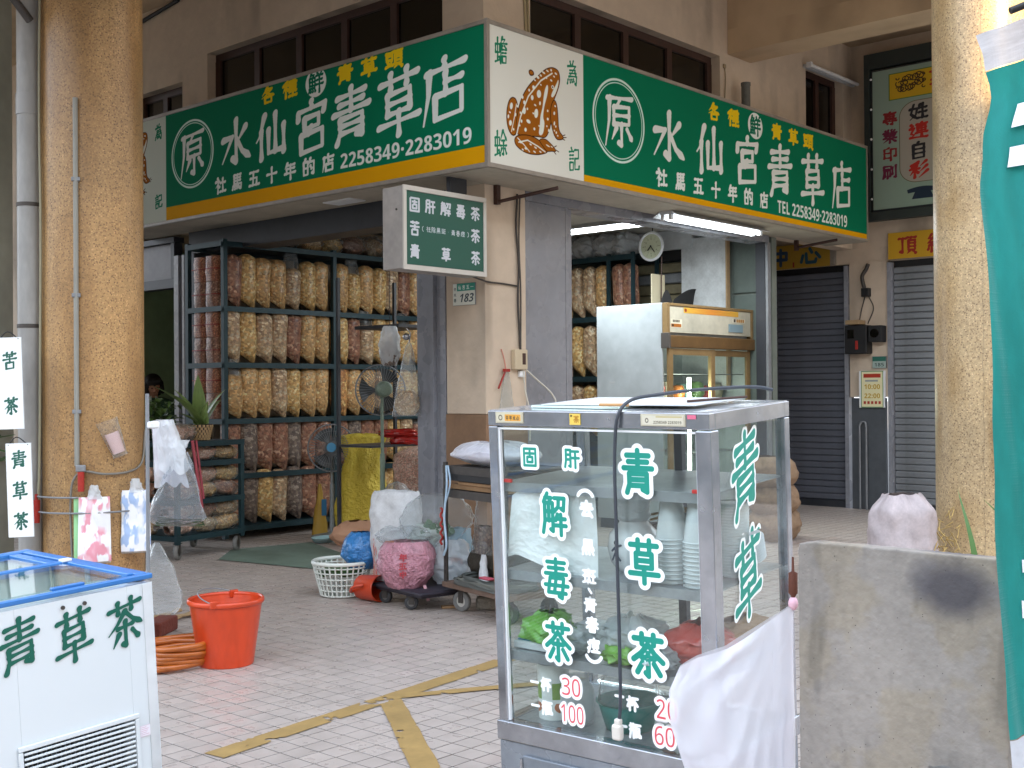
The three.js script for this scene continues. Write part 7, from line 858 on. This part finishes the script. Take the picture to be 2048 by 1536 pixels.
// ---------- woman in the neighbouring doorway ----------
function blob(joints, cell, lo, hi, k = 0.03) { // skin over tapered capsules [ax, ay, az, ra, bx, by, bz, rb], smoothly joined
  const size = Math.max(hi[0] - lo[0], hi[1] - lo[1], hi[2] - lo[2]), n = Math.min(170, Math.ceil(size / cell) + 4), mc = new MarchingCubes(n, mat(0xffffff), false, false, 300000), half = size / 2 + 2 * cell, c = [0, 1, 2].map((i) => (lo[i] + hi[i]) / 2);
  mc.isolation = 0;
  for (let z = 0; z < n; z++) for (let y = 0; y < n; y++) for (let x = 0; x < n; x++) {
    const p = [x, y, z].map((q, i) => ((q - n / 2) / (n / 2)) * half + c[i]); let d = 9;
    for (const [ax, ay, az, ra, bx, by, bz, rb] of joints) { const vx = bx - ax, vy = by - ay, vz = bz - az, L = vx * vx + vy * vy + vz * vz, t = L ? clamp(((p[0] - ax) * vx + (p[1] - ay) * vy + (p[2] - az) * vz) / L, 0, 1) : 0, e = Math.hypot(p[0] - ax - t * vx, p[1] - ay - t * vy, p[2] - az - t * vz) - lerp(ra, rb, t), h = Math.max(k - Math.abs(d - e), 0) / k; d = Math.min(d, e) - h * h * k * 0.25; }
    mc.field[x + y * n + z * n * n] = -d;
  }
  mc.update(); const g = new THREE.BufferGeometry(), m = mc.count; g.setAttribute('position', new THREE.BufferAttribute(mc.positionArray.slice(0, m * 3), 3)); g.setAttribute('normal', new THREE.BufferAttribute(mc.normalArray.slice(0, m * 3), 3)); g.scale(half, half, half).translate(...c);
  g.setAttribute('uv', new THREE.Float32BufferAttribute(new Float32Array(m * 2), 2)); return g;
}
{
  const w = thing('person', 'person with dark bobbed hair and open green collared top, looking down in the green doorway', 'person', [0.66, 0, -5.82], -0.55); const S = 0.97;
  const skin = mat(0xa8775c, 0.6), top = mat(0x3d5c44, 0.85, { map: rep(grime, 5) });
  const fig = [[-0.08, 0.09, 0, 0.045, -0.085, 0.48, 0, 0.055], [-0.085, 0.48, 0, 0.055, -0.08, 0.86, 0, 0.085], [0.08, 0.09, 0, 0.045, 0.085, 0.48, 0, 0.055], [0.085, 0.48, 0, 0.055, 0.08, 0.86, 0, 0.085], [-0.08, 0.05, 0.0, 0.04, -0.09, 0.035, 0.13, 0.03], [0.08, 0.05, 0.0, 0.04, 0.09, 0.035, 0.13, 0.03], [0, 0.88, 0, 0.14, 0, 1.1, 0, 0.115], [0, 1.1, 0, 0.115, 0, 1.27, 0, 0.12], [-0.1, 1.31, 0, 0.07, 0.1, 1.31, 0, 0.07], [0, 1.32, 0, 0.06, 0, 1.42, 0.015, 0.048], [-0.17, 1.3, 0, 0.055, -0.22, 1.05, 0.03, 0.042], [-0.22, 1.05, 0.03, 0.042, -0.12, 0.98, 0.24, 0.03], [0.17, 1.3, 0, 0.055, 0.22, 1.05, 0.03, 0.042], [0.22, 1.05, 0.03, 0.042, 0.12, 0.98, 0.24, 0.03], [-0.12, 0.98, 0.24, 0.026, -0.07, 0.98, 0.29, 0.022], [0.12, 0.98, 0.24, 0.026, 0.07, 0.98, 0.29, 0.022]];
  for (const s of [-1, 1]) for (let q = 0; q < 4; q++) { fig.push([s * (0.085 - q * 0.012), 0.995 - q * 0.016, 0.295, 0.009, s * (0.045 - q * 0.012), 0.99 - q * 0.017, 0.345 - q * 0.004, 0.008]); }
  for (const s of [-1, 1]) fig.push([s * 0.1, 1.0, 0.27, 0.01, s * 0.06, 1.025, 0.3, 0.009]);
  mesh('body', blob(fig, 0.0125, [-0.36, 0, -0.2], [0.36, 1.46, 0.38], 0.03), skin, w);
  const dress = fig.slice(6, 9).map((j) => j.map((q, i) => (i === 3 || i === 7 ? q + 0.018 : q))).concat([10, 12].map((i) => fig[i].map((q, n) => (n === 3 || n === 7 ? q + 0.014 : q)))).concat([[-0.08, 0.86, 0, 0.1, -0.085, 0.2, 0, 0.075], [0.08, 0.86, 0, 0.1, 0.085, 0.2, 0, 0.075]]);
  mesh('clothing', blob(dress, 0.014, [-0.36, 0, -0.2], [0.36, 1.46, 0.38], 0.04), top, w);
  mesh('collar', join([-1, 1].map((s) => param((u, v) => [s * (0.02 + 0.075 * u * (1 - 0.3 * v)), 1.42 - 0.1 * v - 0.05 * u * (1 - v), 0.085 + 0.05 * v - 0.1 * u * u + 0.012], 6, 8))), mat(0x9ea898, 0.8), w);
  const hg = new THREE.Group(); hg.name = 'head'; w.add(hg); hg.position.set(0, 1.53, 0.025); hg.rotation.set(0.28, 0.2, 0.06);
  const head = [[0, 0.03, -0.015, 0.088, 0, 0.01, -0.005, 0.082], [0, -0.03, 0.02, 0.07, 0, -0.075, 0.045, 0.04], [0, 0.0, 0.085, 0.012, 0, -0.03, 0.105, 0.013], [-0.016, -0.034, 0.09, 0.009, 0.016, -0.034, 0.09, 0.009], [-0.02, -0.062, 0.082, 0.007, 0.02, -0.062, 0.082, 0.007], [-0.018, -0.07, 0.079, 0.007, 0.018, -0.07, 0.079, 0.007], [-0.05, 0.018, 0.066, 0.012, -0.02, 0.022, 0.08, 0.01], [0.05, 0.018, 0.066, 0.012, 0.02, 0.022, 0.08, 0.01], [-0.088, -0.01, -0.005, 0.012, -0.086, -0.035, 0, 0.01], [0.088, -0.01, -0.005, 0.012, 0.086, -0.035, 0, 0.01], [0, -0.06, -0.01, 0.05, 0, -0.14, -0.02, 0.045]];
  mesh('face', blob(head, 0.004, [-0.12, -0.16, -0.12], [0.12, 0.13, 0.13], 0.012), skin, hg); mesh('eye', join([-1, 1].map((s) => new THREE.SphereGeometry(0.011, 12, 8).scale(1, 0.5, 0.6).translate(s * 0.033, 0.0, 0.077))), M.black, hg); mesh('mouth', box(0.036, 0.005, 0.006, 0, -0.066, 0.0875, 0.002), mat(0x7c3f38, 0.5), hg);
  const hair = [[0, 0.045, -0.02, 0.104, 0, 0.03, -0.03, 0.104], [-0.085, 0.03, 0.01, 0.032, -0.095, -0.075, 0.02, 0.026], [0.085, 0.03, 0.01, 0.032, 0.095, -0.075, 0.02, 0.026], [-0.07, 0, -0.06, 0.05, -0.06, -0.1, -0.06, 0.04], [0.07, 0, -0.06, 0.05, 0.06, -0.1, -0.06, 0.04], [-0.05, 0.075, 0.055, 0.03, 0.06, 0.07, 0.06, 0.026], [0, 0, -0.08, 0.05, 0, -0.1, -0.07, 0.045]]; mesh('hair', blob(hair, 0.006, [-0.15, -0.17, -0.17], [0.15, 0.17, 0.13], 0.02), mat(0x15100e, 0.5, { bumpMap: rep(crease, 4), bumpScale: 0.01 }), hg);
  w.scale.setScalar(S);
  const t = thing('side_table', 'brown counter with small things behind the person in the green doorway', 'table', [1.1, 0, -5.5]); mesh('table_top', span(-0.25, 0.5, 1.2, 1.24, -0.3, 0.2, 0.005), M.card, t); mesh('leg', join(span(-0.2, -0.16, 0, 1.199, -0.26, -0.22), span(0.42, 0.46, 0, 1.199, -0.26, -0.22), span(-0.2, -0.16, 0, 1.199, 0.12, 0.16), span(0.42, 0.46, 0, 1.199, 0.12, 0.16)), M.card, t);
  const b = thing('bottle', 'tall bottle with orange yellow label on the brown counter', 'bottle', [1.12, 1.241, -5.3]); mesh('body', lathe([[0.001, 0], [0.05, 0], [0.052, 0.3], [0.02, 0.38], [0.018, 0.46], [0.001, 0.46]], 24), mat(0x8a5a24, 0.3), b); mesh('label', cyl(0.053, 0.053, 0.16, 0, 0.15, 0, 24), mat(0xc9962e, 0.6), b);
  const c = thing('teal_cup', 'small teal box beside the bottle on the brown counter', 'box', [0.95, 1.241, -5.4], 0.3); mesh('box', box(0.13, 0.09, 0.1, 0, 0.046, 0, 0.006), mat(0x6a9698, 0.5), c); mesh('lid', box(0.06, 0.03, 0.06, 0.02, 0.106, 0, 0.006), M.whitePlastic, c);
  const r = thing('red_packet', 'red packet hanging at the edge of the brown counter', 'packet', [0.98, 1.12, -5.22]); mesh('packet', box(0.09, 0.2, 0.03, 0, 0, 0, 0.01), M.red, r);
}
scene.updateMatrixWorld(true);
renderer.render(scene, camera);
